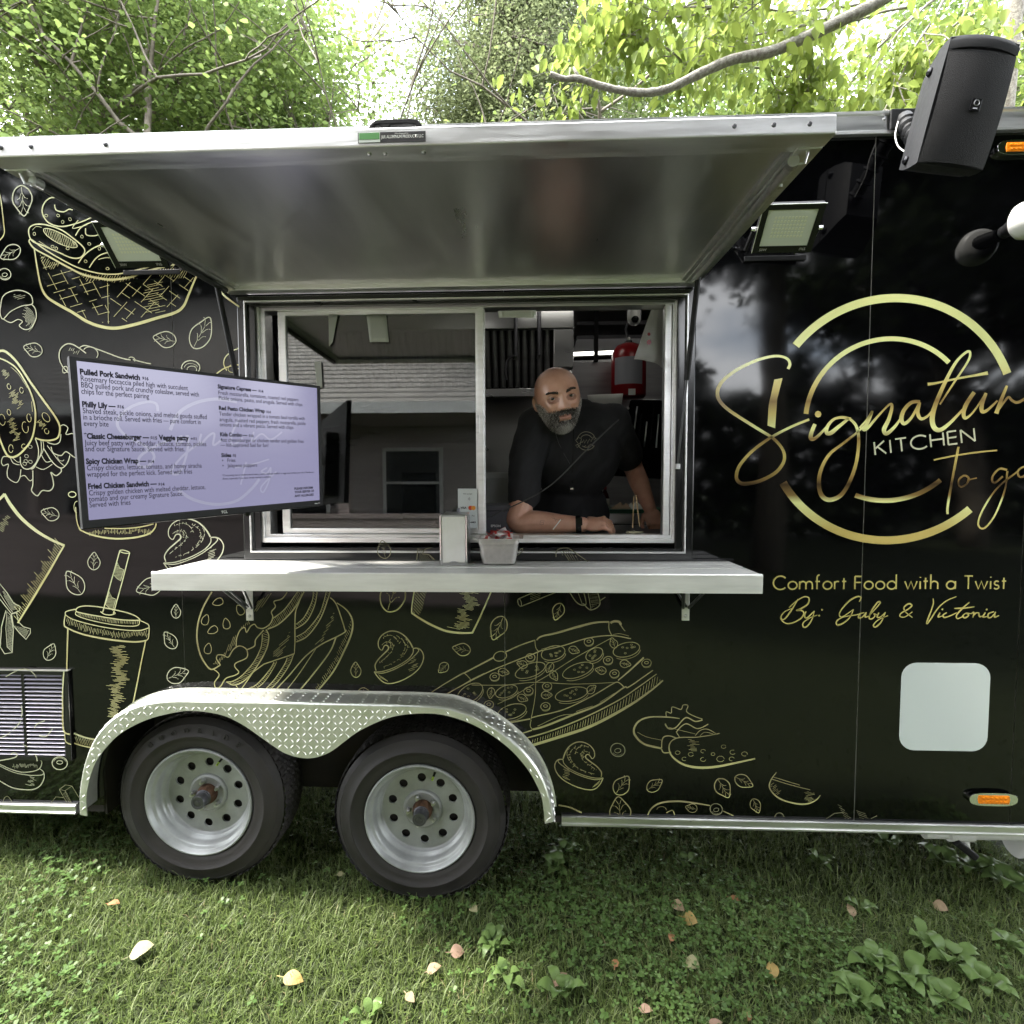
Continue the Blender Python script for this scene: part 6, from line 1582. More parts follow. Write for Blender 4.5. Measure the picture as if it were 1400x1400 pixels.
# paper on a clip rail, black order screen, white wall sheet
sheet('order_sheet', 'white ruled sheet behind the man shoulder', [(803, 540), (852, 538), (845, 583), (812, 585)], 1.0, M_['paper'], 0.004)
pt = Q(880, 655, 0.62)
pos = thing('order_terminal', 'glossy black tilted order terminal with cables beside the man', 'terminal', pt)
quad = [Q(862, 546, 0.62), Q(914, 546, 0.66), Q(910, 655, 0.60), Q(836, 650, 0.55)]
n_ = Vector((-0.1, -1, 0.1)).normalized() * 0.05
MB().add([q_ for q_ in quad] + [q_ - n_ for q_ in quad], [(0, 1, 2, 3), (7, 6, 5, 4), (0, 4, 5, 1), (1, 5, 6, 2), (2, 6, 7, 3), (3, 7, 4, 0)]).build('case', M_['gloss_black'], pos, None, 0.006, 2)
for i in range(6):
    a = quad[0].lerp(quad[1], 0.2 + i * 0.14)
    b = quad[3].lerp(quad[2], 0.3 + i * 0.12)
    MB().tube(cat_rom([tuple(a.lerp(b, 0.1 + 0.1 * (i % 3)) + n_ * 0.2), tuple(a.lerp(b, 0.35) + n_ * 0.35), tuple(a.lerp(b, 0.62 - 0.1 * (i % 2)) + n_ * 0.2)], 5), 0.004, 6).build('cable', [M_['steel'], M_['gloss_black']][i % 2], pos, 60)
for t in (0.12, 0.3, 0.5, 0.68, 0.85):
    MB().lathe([(0.0001, -0.004), (0.005, -0.002), (0.006, 0.002)], quad[0].lerp(quad[3], t) + n_ * 0.05, (0, 1, 0), 8).build('screw', M_['steel'], pos)
MB().box(Q(830, 660, 1.9).x, Q(912, 660, 1.9).x, 1.93, 1.96, Q(860, 735, 1.9).z, Q(860, 648, 1.9).z).build('back_splash', galv, trailer)
# green board with bottle and papers behind the man
gt = Q(860, 702, 0.75)
gbd = MB().box(Q(812, 700, 0.75).x, Q(920, 700, 0.75).x, 0.75, 1.05, gt.z, gt.z + 0.02).build('cutting_board', mat('board_green', (0.01, 0.10, 0.05), 0.4), None, None, 0.003)
tag(gbd, 'green cutting board on the back worktop', 'cutting board')
MB().box(Q(806, 700, 0.74).x, Q(935, 700, 0.74).x, 0.70, 1.9, gt.z - 0.05, gt.z - 0.001).build('back_worktop', M_['stainless'], trailer)
MB().box(Q(806, 700, 0.74).x, Q(935, 700, 0.74).x, 0.74, 1.88, TZ0 + 0.12, gt.z - 0.052).build('worktop_base', M_['dark_steel'], trailer)
bt = Q(827, 697, 0.85); bt.z = gt.z + 0.02
bo = thing('sauce_bottle', 'dark sauce bottle with red cap and white label', 'bottle', bt)
MB().lathe([(0.0001, 0), (0.022, 0.001), (0.023, 0.02), (0.023, 0.055), (0.018, 0.075), (0.008, 0.098), (0.008, 0.104)], bt, (0, 0, 1), 24).build('body', mat('sauce_glass', (0.05, 0.01, 0.01), 0.15), bo, 60)
MB().lathe([(0.0233, 0.004), (0.0235, 0.006), (0.0235, 0.052), (0.0233, 0.054)], bt, (0, 0, 1), 24).build('label', M_['paper'], bo, 60)
MB().lathe([(0.009, 0.103), (0.009, 0.118), (0.004, 0.132), (0.002, 0.15)], bt, (0, 0, 1), 16, False, True).build('cap', M_['red_paint'], bo, 60)
for i, (px, w2, lb2) in enumerate(((850, 0.055, 'crumpled tan paper pile beside the sauce bottle'), (868, 0.05, 'pale paper wrapper behind the wooden sticks'), (815, 0.022, 'small white carton beside the sauce bottle'))):
    p_ = Q(px, 695, 0.83); p_.z = gt.z + 0.02
    vv = []
    for a in range(8):
        for b in range(8):
            u, v = a / 7 * 2 - 1, b / 7 * 2 - 1
            vv.append((p_.x + u * w2, p_.y + v * 0.05, p_.z + 0.002 + (0.035 if i < 2 else 0.05) * (1 - u * u) * (1 - v * v) * (0.7 + 0.8 * noise.noise(Vector((u * 3 + i, v * 3, 2))))))
    tag(MB().add(vv, [(a * 8 + b, (a + 1) * 8 + b, (a + 1) * 8 + b + 1, a * 8 + b + 1) for a in range(7) for b in range(7)]).build('paper_pile', [mat('kraft', (0.34, 0.25, 0.17), 0.8), M_['paper'], M_['paper']][i], None, 40, fix=False), lb2, 'paper')
# wooden sticks in a tangle on the sill
tg = Q(869, 724, 0.085); tg.z = ZC
sk = thing('wooden_sticks', 'two thin wooden sticks standing in a small pale tangle', 'sticks', tg)
for (x0, y0, x1, y1) in ((865, 722, 866.5, 679), (874.5, 720, 869.5, 677)):
    MB().cyl(Q(x0, y0, 0.09), Q(x1, y1, 0.10), 0.0022, None, 8).build('stick', M_['wood'], sk)
tn = MB()
rn = random.Random(3)
for i in range(16):
    a = rn.uniform(0, 6.28)
    tn.tube(cat_rom([(tg.x + 0.035 * math.cos(a + t) * rn.uniform(0.5, 1.2), tg.y + 0.012 + 0.012 * math.sin(a + t), ZC + 0.002 + rn.uniform(0, 0.008)) for t in (0, 0.8, 1.6, 2.4)], 4), 0.0016, 5)
tn.build('tangle', mat('dry_straw', (0.52, 0.50, 0.34), 0.7), sk)
# receipt printer and white box beside the man
pr = Q(683, 728, 0.13); pr.z = ZC
prn = thing('receipt_printer', 'dark grey receipt printer beside the man elbow', 'printer', pr)
pw0, pw1 = Q(655, 700, 0.13).x, Q(701, 700, 0.13).x
MB().box(pw0, pw1, 0.12, 0.30, ZC, ZC + 0.115).build('case', mat('printer_grey', (0.045, 0.045, 0.055), 0.45), prn, None, 0.008, 3)
MB().box(pw0 + 0.01, pw1 - 0.008, 0.117, 0.121, ZC + 0.088, ZC + 0.091).build('paper_slot', M_['gloss_black'], prn)
p_ = Q(671, 720.5, 0.118)
text_mesh('EPSON', 0.013, TXM(p_.x, 0.1185, p_.z), 'maker_name', M_['white_plastic'], prn, 0.0003)
wb = Q(681, 684, 0.5)
wbx = thing('white_tub', 'white plastic tub behind the receipt printer', 'tub', (wb.x, 0.55, ZC))
MB().box(Q(664, 700, 0.5).x, Q(697, 700, 0.5).x, 0.5, 0.7, ZC, Q(681, 648, 0.5).z).build('tub_body', mat('tub_white', (0.5, 0.51, 0.49), 0.5), wbx, None, 0.01, 3)
MB().box(Q(662, 700, 0.495).x, Q(699, 700, 0.495).x, 0.495, 0.705, Q(681, 655, 0.5).z, Q(681, 646, 0.5).z).build('rim', mat('tub_rim', (0.55, 0.56, 0.54), 0.5), wbx, None, 0.004)
# behind the dark pane
fz = thing('upright_fridge', 'pale upright fridge door behind the dark window pane', 'fridge', (Q(617, 700, 1.2).x, 1.4, TZ0 + 0.11))
MB().box(Q(596, 700, 1.2).x, Q(650, 700, 1.2).x, 1.2, 1.75, TZ0 + 0.11, Q(617, 606, 1.2).z).build('cabinet', mat('fridge_white', (0.5, 0.5, 0.5), 0.35), fz, None, 0.012, 3)
MB().box(Q(602, 700, 1.19).x, Q(606, 700, 1.19).x, 1.17, 1.20, Q(617, 700, 1.2).z, Q(617, 640, 1.2).z).build('handle', M_['chrome'], fz, None, 0.004)
ov = thing('cooking_range', 'dark steel cooking range behind the dark window pane', 'range', (Q(500, 700, 1.5).x, 1.8, TZ0 + 0.11))
ox0, ox1 = Q(400, 700, 1.45).x, Q(594, 700, 1.45).x
MB().box(ox0, ox1, 1.45, 2.2, TZ0 + 0.11, Q(500, 700, 1.45).z).build('body', M_['dark_steel'], ov, None, 0.01)
MB().box(ox0, ox1, 1.9, 2.0, Q(500, 700, 1.45).z + 0.001, Q(500, 605, 1.9).z).build('splash_back', M_['stainless'], ov)
MB().box(Q(550, 700, 1.40).x, Q(596, 700, 1.40).x, 1.40, 1.449, TZ0 + 0.2, Q(570, 646, 1.4).z).build('fryer_panel', M_['gloss_black'], ov, None, 0.006)
for i in range(5):
    c_ = Vector((ox0 + 0.1 + i * 0.11, 1.445, Q(500, 690, 1.45).z - 0.10))
    MB().cyl(c_, c_ + Vector((0, -0.03, 0)), 0.02, 0.017, 14).build('knob', M_['black_plastic'], ov, 40)

# ================================================================== the man at the window
def remesh(mb, name, mt, parent, voxel, it=8, fac=0.5):
    me = bpy.data.meshes.new(name)
    me.from_pydata(mb.v, [], mb.f)
    bm = bmesh.new(); bm.from_mesh(me); bmesh.ops.recalc_face_normals(bm, faces=bm.faces); bm.to_mesh(me); bm.free()
    ob = bpy.data.objects.new('tmp', me)
    COL.objects.link(ob)
    md = ob.modifiers.new('r', 'REMESH')
    md.mode = 'VOXEL'
    md.voxel_size = voxel
    ms_ = ob.modifiers.new('s', 'SMOOTH')
    ms_.factor = fac
    ms_.iterations = it
    dg_ = bpy.context.evaluated_depsgraph_get()
    m2 = bpy.data.meshes.new_from_object(ob.evaluated_get(dg_))
    bpy.data.objects.remove(ob)
    m2.name = name
    m2.materials.clear()
    return finish(name, m2, mt, parent, 180)
def ball(mb, c, r3, k1=12, k2=18, M=None):
    vv = []
    for i in range(k1 + 1):
        t = math.pi * i / k1
        for j in range(k2):
            a = 2 * math.pi * j / k2
            v_ = Vector((r3[0] * math.sin(t) * math.cos(a), r3[1] * math.sin(t) * math.sin(a), r3[2] * math.cos(t)))
            vv.append(Vector(c) + (M @ v_ if M is not None else v_))
    return mb.add(vv, [(i * k2 + j, (i + 1) * k2 + j, (i + 1) * k2 + (j + 1) % k2, i * k2 + (j + 1) % k2) for i in range(k1) for j in range(k2)])
def limb_(mb, pts, rad, n_=14):
    pts = [Vector(p_) for p_ in pts]
    pp = [Vector(a) for a in cat_rom([tuple(p_) for p_ in pts], 6)]
    rr = [float(a[0]) for a in cat_rom([(r_, 0) for r_ in rad], 6)]
    mb.tube(pp, rr, n_)
    ball(mb, pp[0], (rr[0],) * 3, 8, 12)
    ball(mb, pp[-1], (rr[-1],) * 3, 8, 12)
    return mb
skin = mat('skin', (0.36, 0.19, 0.125), 0.42, 0, Subsurface_Weight=0.12, Subsurface_Radius=(0.01, 0.004, 0.002))
q = N(skin)
q.base(q.ramp(q.noise((1, 1, 1), 28, 5), [(0.3, (0.46, 0.245, 0.165)), (0.7, (0.55, 0.315, 0.22))]))
q.bump(q.noise((1, 1, 1), 240, 4), 0.15, 0.002)
shirtm = worn('black_cotton', (0.008, 0.008, 0.010), (0.013, 0.013, 0.016), 0.8, 0.9, 0, 300, (1, 1, 1), 0.2)
man = thing('person', 'bald bearded person in black t-shirt leaning on the window sill', 'person', (0.16, 0.62, TZ0 + 0.11))
SR, SL = Q(733, 583, 0.26), Q(838, 578, 0.33)        # shoulders
HC = Q(762.5, 545, 0.15)                            # head centre
NB = (SR + SL) / 2 + Vector((-0.01, 0.03, 0.06))     # base of the neck
zf = ZC
EL = Q(708, 705, 0.13); EL.z = zf + 0.044            # right elbow on the sill
WR = Q(796, 708, 0.10); WR.z = zf + 0.036
FI = Q(822, 708, 0.095); FI.z = zf + 0.040
EL2 = Q(866, 640, 0.50)
WR2 = Q(888, 694, 0.36)
HD2 = Q(893, 706, 0.34)
# torso and sleeves
sh_mb = MB()
WA = Vector((0.16, 0.62, 1.16))
CH = (SR + SL) / 2 + Vector((0, 0.06, -0.14))
ball(sh_mb, CH, (0.205, 0.135, 0.20), 16, 24, Matrix.Rotation(R(22), 3, 'X'))
ball(sh_mb, CH.lerp(WA, 0.5), (0.185, 0.155, 0.22), 16, 24, Matrix.Rotation(R(22), 3, 'X'))
ball(sh_mb, WA, (0.185, 0.15, 0.20), 16, 24)
ball(sh_mb, CH.lerp(WA, 0.42) + Vector((0, -0.05, -0.02)), (0.15, 0.12, 0.16), 14, 20)
limb_(sh_mb, [SR + Vector((0.03, 0.01, -0.01)), (SR + SL) / 2 + Vector((0, 0.03, 0.02)), SL + Vector((-0.03, 0.0, -0.01))], [0.083, 0.095, 0.083])
limb_(sh_mb, [NB + Vector((-0.075, 0.02, -0.02)), NB + Vector((0, 0.03, 0.0)), NB + Vector((0.075, 0.02, -0.02))], [0.05, 0.055, 0.05])
s1 = SR.lerp(EL, 0.74)
limb_(sh_mb, [SR, SR.lerp(EL, 0.35) + Vector((-0.012, 0, 0)), s1 + Vector((0.002, 0, 0))], [0.082, 0.076, 0.066])
s2 = SL.lerp(EL2, 0.72)
limb_(sh_mb, [SL, SL.lerp(EL2, 0.4), s2], [0.082, 0.074, 0.066])
shirt = remesh(sh_mb, 't_shirt', shirtm, man, 0.0085, 10)
# folds in the cloth
me = shirt.data
nv = len(me.vertices)
co = np.zeros(nv * 3, np.float32); me.vertices.foreach_get('co', co); co = co.reshape(-1, 3)
no = np.zeros(nv * 3, np.float32); me.vertices.foreach_get('normal', no); no = no.reshape(-1, 3)
for i in range(nv):
    v_ = Vector(co[i])
    h = 0.010 * noise.noise(Vector((v_.x * 10 + v_.z * 6, v_.y * 7, v_.z * 6 - v_.x * 5))) + 0.005 * noise.noise(Vector((v_.x * 34 - v_.z * 20, v_.y * 18, v_.z * 16)))
    co[i] += no[i] * h
me.vertices.foreach_set('co', co.ravel()); me.update()
# skin: neck, arms, hands
bd_ = MB()
limb_(bd_, [NB + Vector((0, 0.03, -0.05)), NB.lerp(HC, 0.4) + Vector((0, 0.03, -0.01)), HC + Vector((0, 0.035, -0.055))], [0.070, 0.062, 0.062])
limb_(bd_, [s1.lerp(SR, 0.25), s1.lerp(EL, 0.4), EL, EL.lerp(WR, 0.30) + Vector((0, 0, 0.003)), EL.lerp(WR, 0.7), WR], [0.050, 0.050, 0.045, 0.047, 0.038, 0.031])
limb_(bd_, [s2.lerp(SL, 0.3), s2.lerp(EL2, 0.5), EL2, EL2.lerp(WR2, 0.35), EL2.lerp(WR2, 0.75), WR2], [0.052, 0.050, 0.045, 0.045, 0.035, 0.029])
def hand(mb, wrist, direc, upv, curl, size=1.0, thumb=1):
    """palm with four fingers of unequal length and a side thumb"""
    d_ = direc.normalized()
    s_ = d_.cross(upv).normalized()
    u_ = s_.cross(d_).normalized()
    pc_ = wrist + d_ * 0.05 * size
    Mx = Matrix((d_, s_, u_)).transposed()
    ball(mb, pc_, (0.052 * size, 0.042 * size, 0.020 * size), 10, 16, Mx)
    for i, (off, ln) in enumerate(((-0.030, 0.070), (-0.010, 0.082), (0.011, 0.077), (0.030, 0.060))):
        k0 = wrist + d_ * 0.088 * size + s_ * off * size + u_ * 0.003
        a1 = curl * 0.9
        d1 = d_ * math.cos(a1) - u_ * math.sin(a1)
        k1_ = k0 + d1 * ln * 0.45 * size
        a2 = curl * 2.1
        d2 = d_ * math.cos(a2) - u_ * math.sin(a2)
        k2_ = k1_ + d2 * ln * 0.34 * size
        a3 = curl * 2.9
        d3 = d_ * math.cos(a3) - u_ * math.sin(a3)
        k3 = k2_ + d3 * ln * 0.26 * size
        mb.tube([k0 - d_ * 0.02, k0, k1_, k2_, k3], [0.0105 * size, 0.0105 * size, 0.0098 * size, 0.009 * size, 0.0075 * size], 10)
        ball(mb, k3, (0.0076 * size,) * 3, 6, 10)
        ball(mb, k0 + u_ * 0.004, (0.0115 * size,) * 3, 6, 10)
    t0 = wrist + d_ * 0.026 * size + s_ * thumb * -0.030 * size
    t1 = t0 + (d_ * 0.6 + s_ * thumb * -0.55 - u_ * 0.35).normalized() * 0.040 * size
    t2 = t1 + (d_ * 0.92 + s_ * thumb * -0.05 - u_ * 0.4).normalized() * 0.032 * size
    mb.tube([t0, t1, t2], [0.016 * size, 0.0115 * size, 0.009 * size], 10)
    ball(mb, t2, (0.009 * size,) * 3, 6, 10)
hand(bd_, WR, (FI - WR) + Vector((0, 0.0, -0.002)), Vector((0, -0.55, 0.85)), 0.62, 0.98, 1)
hand(bd_, WR2, (HD2 - WR2) + Vector((0.006, -0.01, -0.03)), Vector((-0.1, -1, 0.25)), 0.45, 0.92, -1)
body = remesh(bd_, 'body', skin, man, 0.0042, 5)
# head
HMAT = frame(HC, R(9), R(7), R(-11.5)) @ Matrix.Diagonal((1.14, 1.07, 1.07, 1))
def gs(v, s_): return math.exp(-(v / s_) ** 2)
def sst(a, b, x_):
    t = max(0, min(1, (x_ - a) / (b - a)))
    return t * t * (3 - 2 * t)
def head_pt(th, ph):
    sx, sy, sz = math.sin(th) * math.cos(ph), math.sin(th) * math.sin(ph), math.cos(th)
    x_, y_, z_ = 0.0770 * sx, 0.098 * sy, 0.119 * sz
    x_ *= 1 + 0.02 * gs(z_ - 0.03, 0.05) + 0.11 * gs(z_ - 0.085, 0.045)
    z_ *= 1 - 0.035 * sst(0.08, 0.119, z_)
    lo = sst(-0.015, -0.115, z_)
    x_ *= 1 - 0.13 * lo
    if y_ > 0: y_ *= 1 - 0.40 * lo
    fr2 = max(0.0, -sy)
    f2_ = sst(0.15, 0.6, fr2)
    y_ = max(y_, -0.089 - 0.006 * gs(z_, 0.06)) if y_ < 0 else y_
    y_ -= f2_ * 0.010 * lo * gs(x_, 0.04)
    ax_ = abs(x_)
    y_ -= f2_ * 0.0055 * gs(z_ - 0.025, 0.011) * gs(ax_ - 0.026, 0.026)
    y_ += f2_ * 0.0135 * gs(ax_ - 0.032, 0.017) * gs(z_ - 0.003, 0.0135)
    y_ -= f2_ * 0.006 * gs(ax_ - 0.043, 0.018) * gs(z_ + 0.026, 0.018)
    tz = max(0, min(1, (0.016 - z_) / 0.052))
    if z_ < 0.020:
        hgt = (0.004 + 0.021 * tz) * (1 - sst(-0.036, -0.047, z_))
        wdt = 0.0085 + 0.0055 * tz
        y_ -= f2_ * hgt * gs(x_, wdt)
        y_ -= f2_ * 0.009 * gs(ax_ - 0.014, 0.006) * gs(z_ + 0.037, 0.007)
    y_ += f2_ * 0.003 * gs(ax_ - 0.030, 0.008) * gs(z_ + 0.045, 0.016)
    y_ -= f2_ * 0.0075 * gs(z_ + 0.0605, 0.0055) * gs(x_, 0.021)
    y_ -= f2_ * 0.0085 * gs(z_ + 0.0725, 0.0060) * gs(x_, 0.018)
    y_ += f2_ * 0.004 * gs(z_ + 0.0665, 0.0022) * gs(x_, 0.025)
    y_ -= f2_ * 0.006 * gs(z_ + 0.098, 0.016) * gs(x_, 0.022)
    return Vector((x_, y_, z_))
NT, NP = 150, 190
hv = [head_pt(math.pi * (i + 0.5) / (NT + 1), 2 * math.pi * j / NP) for i in range(NT + 1) for j in range(NP)]
hf = [(i * NP + j, (i + 1) * NP + j, (i + 1) * NP + (j + 1) % NP, i * NP + (j + 1) % NP) for i in range(NT) for j in range(NP)]
hf += [tuple(range(NP)), tuple(NT * NP + j for j in range(NP))][::1]
headm = mat('face_skin', (0.36, 0.19, 0.125), 0.36, 0, Subsurface_Weight=0.12, Subsurface_Radius=(0.01, 0.004, 0.002))
q = N(headm)
sp_ = q.n('ShaderNodeSeparateXYZ')
q.l(q.tc.outputs['Object'], sp_.inputs[0])
q.base(q.ramp(q.noise((1, 1, 1), 30, 5), [(0.3, (0.46, 0.245, 0.165)), (0.7, (0.55, 0.315, 0.22))]))
q.bump(q.noise((1, 1, 1), 260, 4), 0.12, 0.002)
head = MB().add([HMAT @ v_ for v_ in hv], hf).build('head', headm, body, 180)
lips = mat('lips', (0.40, 0.19, 0.15), 0.4)
head.data.materials.append(lips)
sck = mat('shaded_eyelid_skin', (0.30, 0.15, 0.10), 0.5)  # darker skin tone, painting shade into the eye sockets and lids
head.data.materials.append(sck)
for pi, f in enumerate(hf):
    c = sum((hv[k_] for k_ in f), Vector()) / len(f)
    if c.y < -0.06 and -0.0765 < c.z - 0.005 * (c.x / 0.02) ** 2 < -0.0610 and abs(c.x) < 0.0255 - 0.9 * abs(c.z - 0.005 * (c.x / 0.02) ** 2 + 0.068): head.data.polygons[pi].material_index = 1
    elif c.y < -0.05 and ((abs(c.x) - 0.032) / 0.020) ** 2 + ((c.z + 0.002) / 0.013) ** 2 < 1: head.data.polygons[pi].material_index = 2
for s_ in (-1, 1):
    e_ = MB()
    vv = []
    for i in range(12):
        for j in range(16):
            t, a = i / 11, 2 * math.pi * j / 16
            rr = (0.25 + 0.75 * t)
            rim_ = 0.006 * gs(t - 0.82, 0.16) - 0.004 * gs(t - 0.3, 0.3)
            yy_, zz_ = 0.017 * rr * math.cos(a) * (1.0 + 0.15 * math.sin(a)), 0.031 * rr * math.sin(a)
            vv.append(HMAT @ Vector((s_ * (0.0745 + rim_ + 0.010 * max(0, math.cos(a)) * t), 0.012 + yy_, -0.004 + zz_)))
    e_.add(vv, [(i * 16 + j, (i + 1) * 16 + j, (i + 1) * 16 + (j + 1) % 16, i * 16 + (j + 1) % 16) for i in range(11) for j in range(16)])
    e_.build('ear', skin, body, 180)
eyew, iris = mat('eye_white', (0.58, 0.54, 0.51), 0.12), mat('iris_brown', (0.014, 0.008, 0.005), 0.08)
for s_ in (-1, 1):
    ec = Vector((s_ * 0.0320, -0.0715, 0.0030))
    ey = ball(MB(), (0, 0, 0), (0.0122, 0.0122, 0.0122), 14, 20)
    ey.v = [tuple(HMAT @ (ec + Vector(v_))) for v_ in ey.v]
    eye = ey.build('eye', eyew, body, 180)
    gd = Vector((-0.13, -1, 0.10)).normalized()
    MB().lathe([(0.0001, 0.0147), (0.0040, 0.0143), (0.0066, 0.0131)], HMAT @ ec, (HMAT.to_3x3() @ gd).normalized() * 1.0, 18).build('iris', iris, body, 180)
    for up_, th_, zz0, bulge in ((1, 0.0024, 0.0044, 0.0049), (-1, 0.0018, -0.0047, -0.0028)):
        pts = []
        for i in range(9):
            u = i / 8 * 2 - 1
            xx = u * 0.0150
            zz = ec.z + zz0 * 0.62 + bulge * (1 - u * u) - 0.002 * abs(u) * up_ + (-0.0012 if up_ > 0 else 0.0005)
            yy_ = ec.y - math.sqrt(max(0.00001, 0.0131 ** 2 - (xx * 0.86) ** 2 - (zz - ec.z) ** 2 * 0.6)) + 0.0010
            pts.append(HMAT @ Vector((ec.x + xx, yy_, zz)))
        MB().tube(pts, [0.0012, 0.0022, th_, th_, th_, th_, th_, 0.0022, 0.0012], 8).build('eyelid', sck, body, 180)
# beard, moustache and brows as short hairs
hd, hg = mat('hair_dark', (0.030, 0.024, 0.021), 0.55), mat('hair_grey', (0.46, 0.43, 0.41), 0.55)
dk_, gy_ = MB(), MB()
rn = random.Random(12)
def hair(p_, nrm, ln, dirv, mbx, w_=0.00085):
    d_ = (nrm * 0.55 + dirv + Vector((rn.gauss(0, 0.22), rn.gauss(0, 0.22), rn.gauss(0, 0.22)))).normalized()
    s_ = d_.cross(nrm)
    s_ = s_.normalized() * w_ if s_.length > 1e-6 else Vector((w_, 0, 0))
    t_ = p_ + d_ * ln
    mbx.add([HMAT @ (p_ - s_), HMAT @ (p_ + s_), HMAT @ t_, HMAT @ (p_ + s_.cross(d_).normalized() * w_)], [(0, 1, 2), (1, 3, 2), (3, 0, 2)])
def beardness(p_):
    """1 inside the beard, 0 outside; also moustache"""
    x_, y_, z_ = abs(p_.x), p_.y, p_.z
    if y_ > 0.020: return 0
    line = -0.040 + 0.032 * sst(0.048, 0.074, x_) + 0.010 * sst(-0.05, 0.02, y_)
    b_ = 1 - sst(line - 0.012, line + 0.004, z_)
    if x_ < 0.021 and -0.0800 < z_ < -0.0550 and y_ < -0.05: b_ = 0
    if x_ < 0.031 and -0.060 < z_ < -0.043 and y_ < -0.06: b_ = 1 if z_ > -0.0585 else b_
    return b_
cand = [(i, j) for i in range(NT) for j in range(NP) if hv[i * NP + j].z < 0.02 and hv[i * NP + j].y < 0.02]
cnt = 0
for _ in range(26000):
    i, j = cand[rn.randrange(len(cand))]
    p_ = hv[i * NP + j].lerp(hv[(i + 1) * NP + (j + 1) % NP], rn.random())
    if math.sin(math.pi * i / NT) < rn.random() * 0.9: continue
    b_ = beardness(p_)
    if rn.random() > b_: continue
    nrm = Vector((p_.x / 0.077 ** 2, p_.y / 0.098 ** 2, p_.z / 0.119 ** 2)).normalized()
    stache = abs(p_.x) < 0.034 and -0.062 < p_.z < -0.042 and p_.y < -0.06
    chin = gs(p_.x, 0.022) * sst(-0.084, -0.096, p_.z)
    side = sst(0.040, 0.062, abs(p_.x))
    grey = 0.07 if stache else min(0.94, 0.30 + 0.70 * chin + 0.45 * side)
    ln = 0.0085 if stache else 0.007 + 0.008 * sst(-0.05, -0.11, p_.z)
    hair(p_, nrm, ln * rn.uniform(0.7, 1.3), Vector((math.copysign(0.5, p_.x) if stache else 0, -0.1, -0.75)), gy_ if rn.random() < grey else dk_)
    cnt += 1
for s_ in (-1, 1):
    for _ in range(420):
        u = rn.random()
        xx = s_ * (0.013 + 0.036 * u)
        zz = 0.0185 + (0.009 * math.sin(u * 2.4) if s_ > 0 else 0.006 * math.sin(u * 2.4)) + rn.gauss(0, 0.0026 * (1 - 0.5 * u))
        best = min(cand, key=lambda ij: 0) if False else None
        # front surface under that point
        th = math.acos(max(-1, min(1, zz / 0.119)))
        ph = -math.acos(max(-1, min(1, xx / (0.079 * math.sin(th)))))
        p_ = head_pt(th, ph)
        hair(p_, Vector((0, -1, 0.1)), 0.006 * rn.uniform(0.7, 1.2), Vector((s_ * 0.9, 0, 0.15)), dk_, 0.0007)
beard = dk_.build('beard', hd, body, fix=False)
gy_.build('grey_beard', hg, body, fix=False)
# dark under-layer so that no skin shows through the beard
ul = MB()
ids = {}
for i in range(NT):
    for j in range(NP):
        q4 = (i * NP + j, (i + 1) * NP + j, (i + 1) * NP + (j + 1) % NP, i * NP + (j + 1) % NP)
        if all(beardness(hv[k_]) > 0.75 for k_ in q4):
            for k_ in q4:
                if k_ not in ids:
                    v_ = hv[k_]
                    nrm = Vector((v_.x / 0.077 ** 2, v_.y / 0.098 ** 2, v_.z / 0.119 ** 2)).normalized()
                    ids[k_] = len(ul.v)
                    ul.v.append(tuple(HMAT @ (v_ + nrm * (0.0022 + 0.0025 * noise.noise(v_ * 160)))))
            ul.f.append(tuple(ids[k_] for k_ in q4))
ul.build('beard_base', worn('beard_base', (0.04, 0.033, 0.029), (0.20, 0.18, 0.165), 0.7, 0.8, 0, 90, (1, 1, 1), 0.4), body, 180)
# watch band, chain and pendant, charging cord
ax_ = (FI - WR).normalized()
wc = WR.lerp(EL, 0.06)
MB().lathe([(0.031, -0.011), (0.0355, -0.009), (0.0365, 0.0), (0.0355, 0.009), (0.031, 0.011)], wc, ax_, 28).build('wristwatch', M_['gloss_black'], man, 60)
MB().box(-0.013, 0.013, -0.016, 0.016, 0.0, 0.006, Matrix.Translation(wc + Vector((0, -0.033, 0.012))) @ Matrix.Rotation(R(65), 4, 'X')).build('watch_face', M_['gloss_black'], man, None, 0.003)
bpy.context.view_layer.update()
from mathutils.bvhtree import BVHTree
bv = BVHTree.FromPolygons([v_.co + ROOT[shirt.name] for v_ in me.vertices], [tuple(p_.vertices) for p_ in me.polygons])
def on_shirt(px, py, off=0.003):
    v_ = _fw + _r2 * ((px - 700) / F) + _u2 * ((700 - py) / F)
    h_ = bv.ray_cast(CAM, v_.normalized())
    if h_[0] is None: return Q(px, py, 0.15)
    return h_[0] + h_[1] * off
chain = MB().tube([on_shirt(a, b, 0.002) for a, b in ((758, 588), (764, 606), (772, 622), (779, 634))], 0.0008, 5)
chain.build('necklace', M_['dark_steel'], man)
cord_ = MB().tube([on_shirt(a, b, 0.003) for a, b in ((784, 588), (783.5, 610), (783, 635), (782.5, 660))], 0.0012, 5)
cord_.build('lanyard', M_['gloss_black'], man)
p_ = on_shirt(782, 668, 0.004)
MB().box(-0.011, 0.011, -0.004, 0.002, -0.013, 0.011, Matrix.Translation(p_)).build('pendant', M_['black_plastic'], man, None, 0.002)
MB().box(-0.006, 0.007, -0.006, -0.003, -0.002, 0.006, Matrix.Translation(p_)).build('pendant_plate', M_['chrome'], man, None, 0.001)
lgm = mat('shirt_print', (0.36, 0.33, 0.24), 0.7)
lp_ = MB()
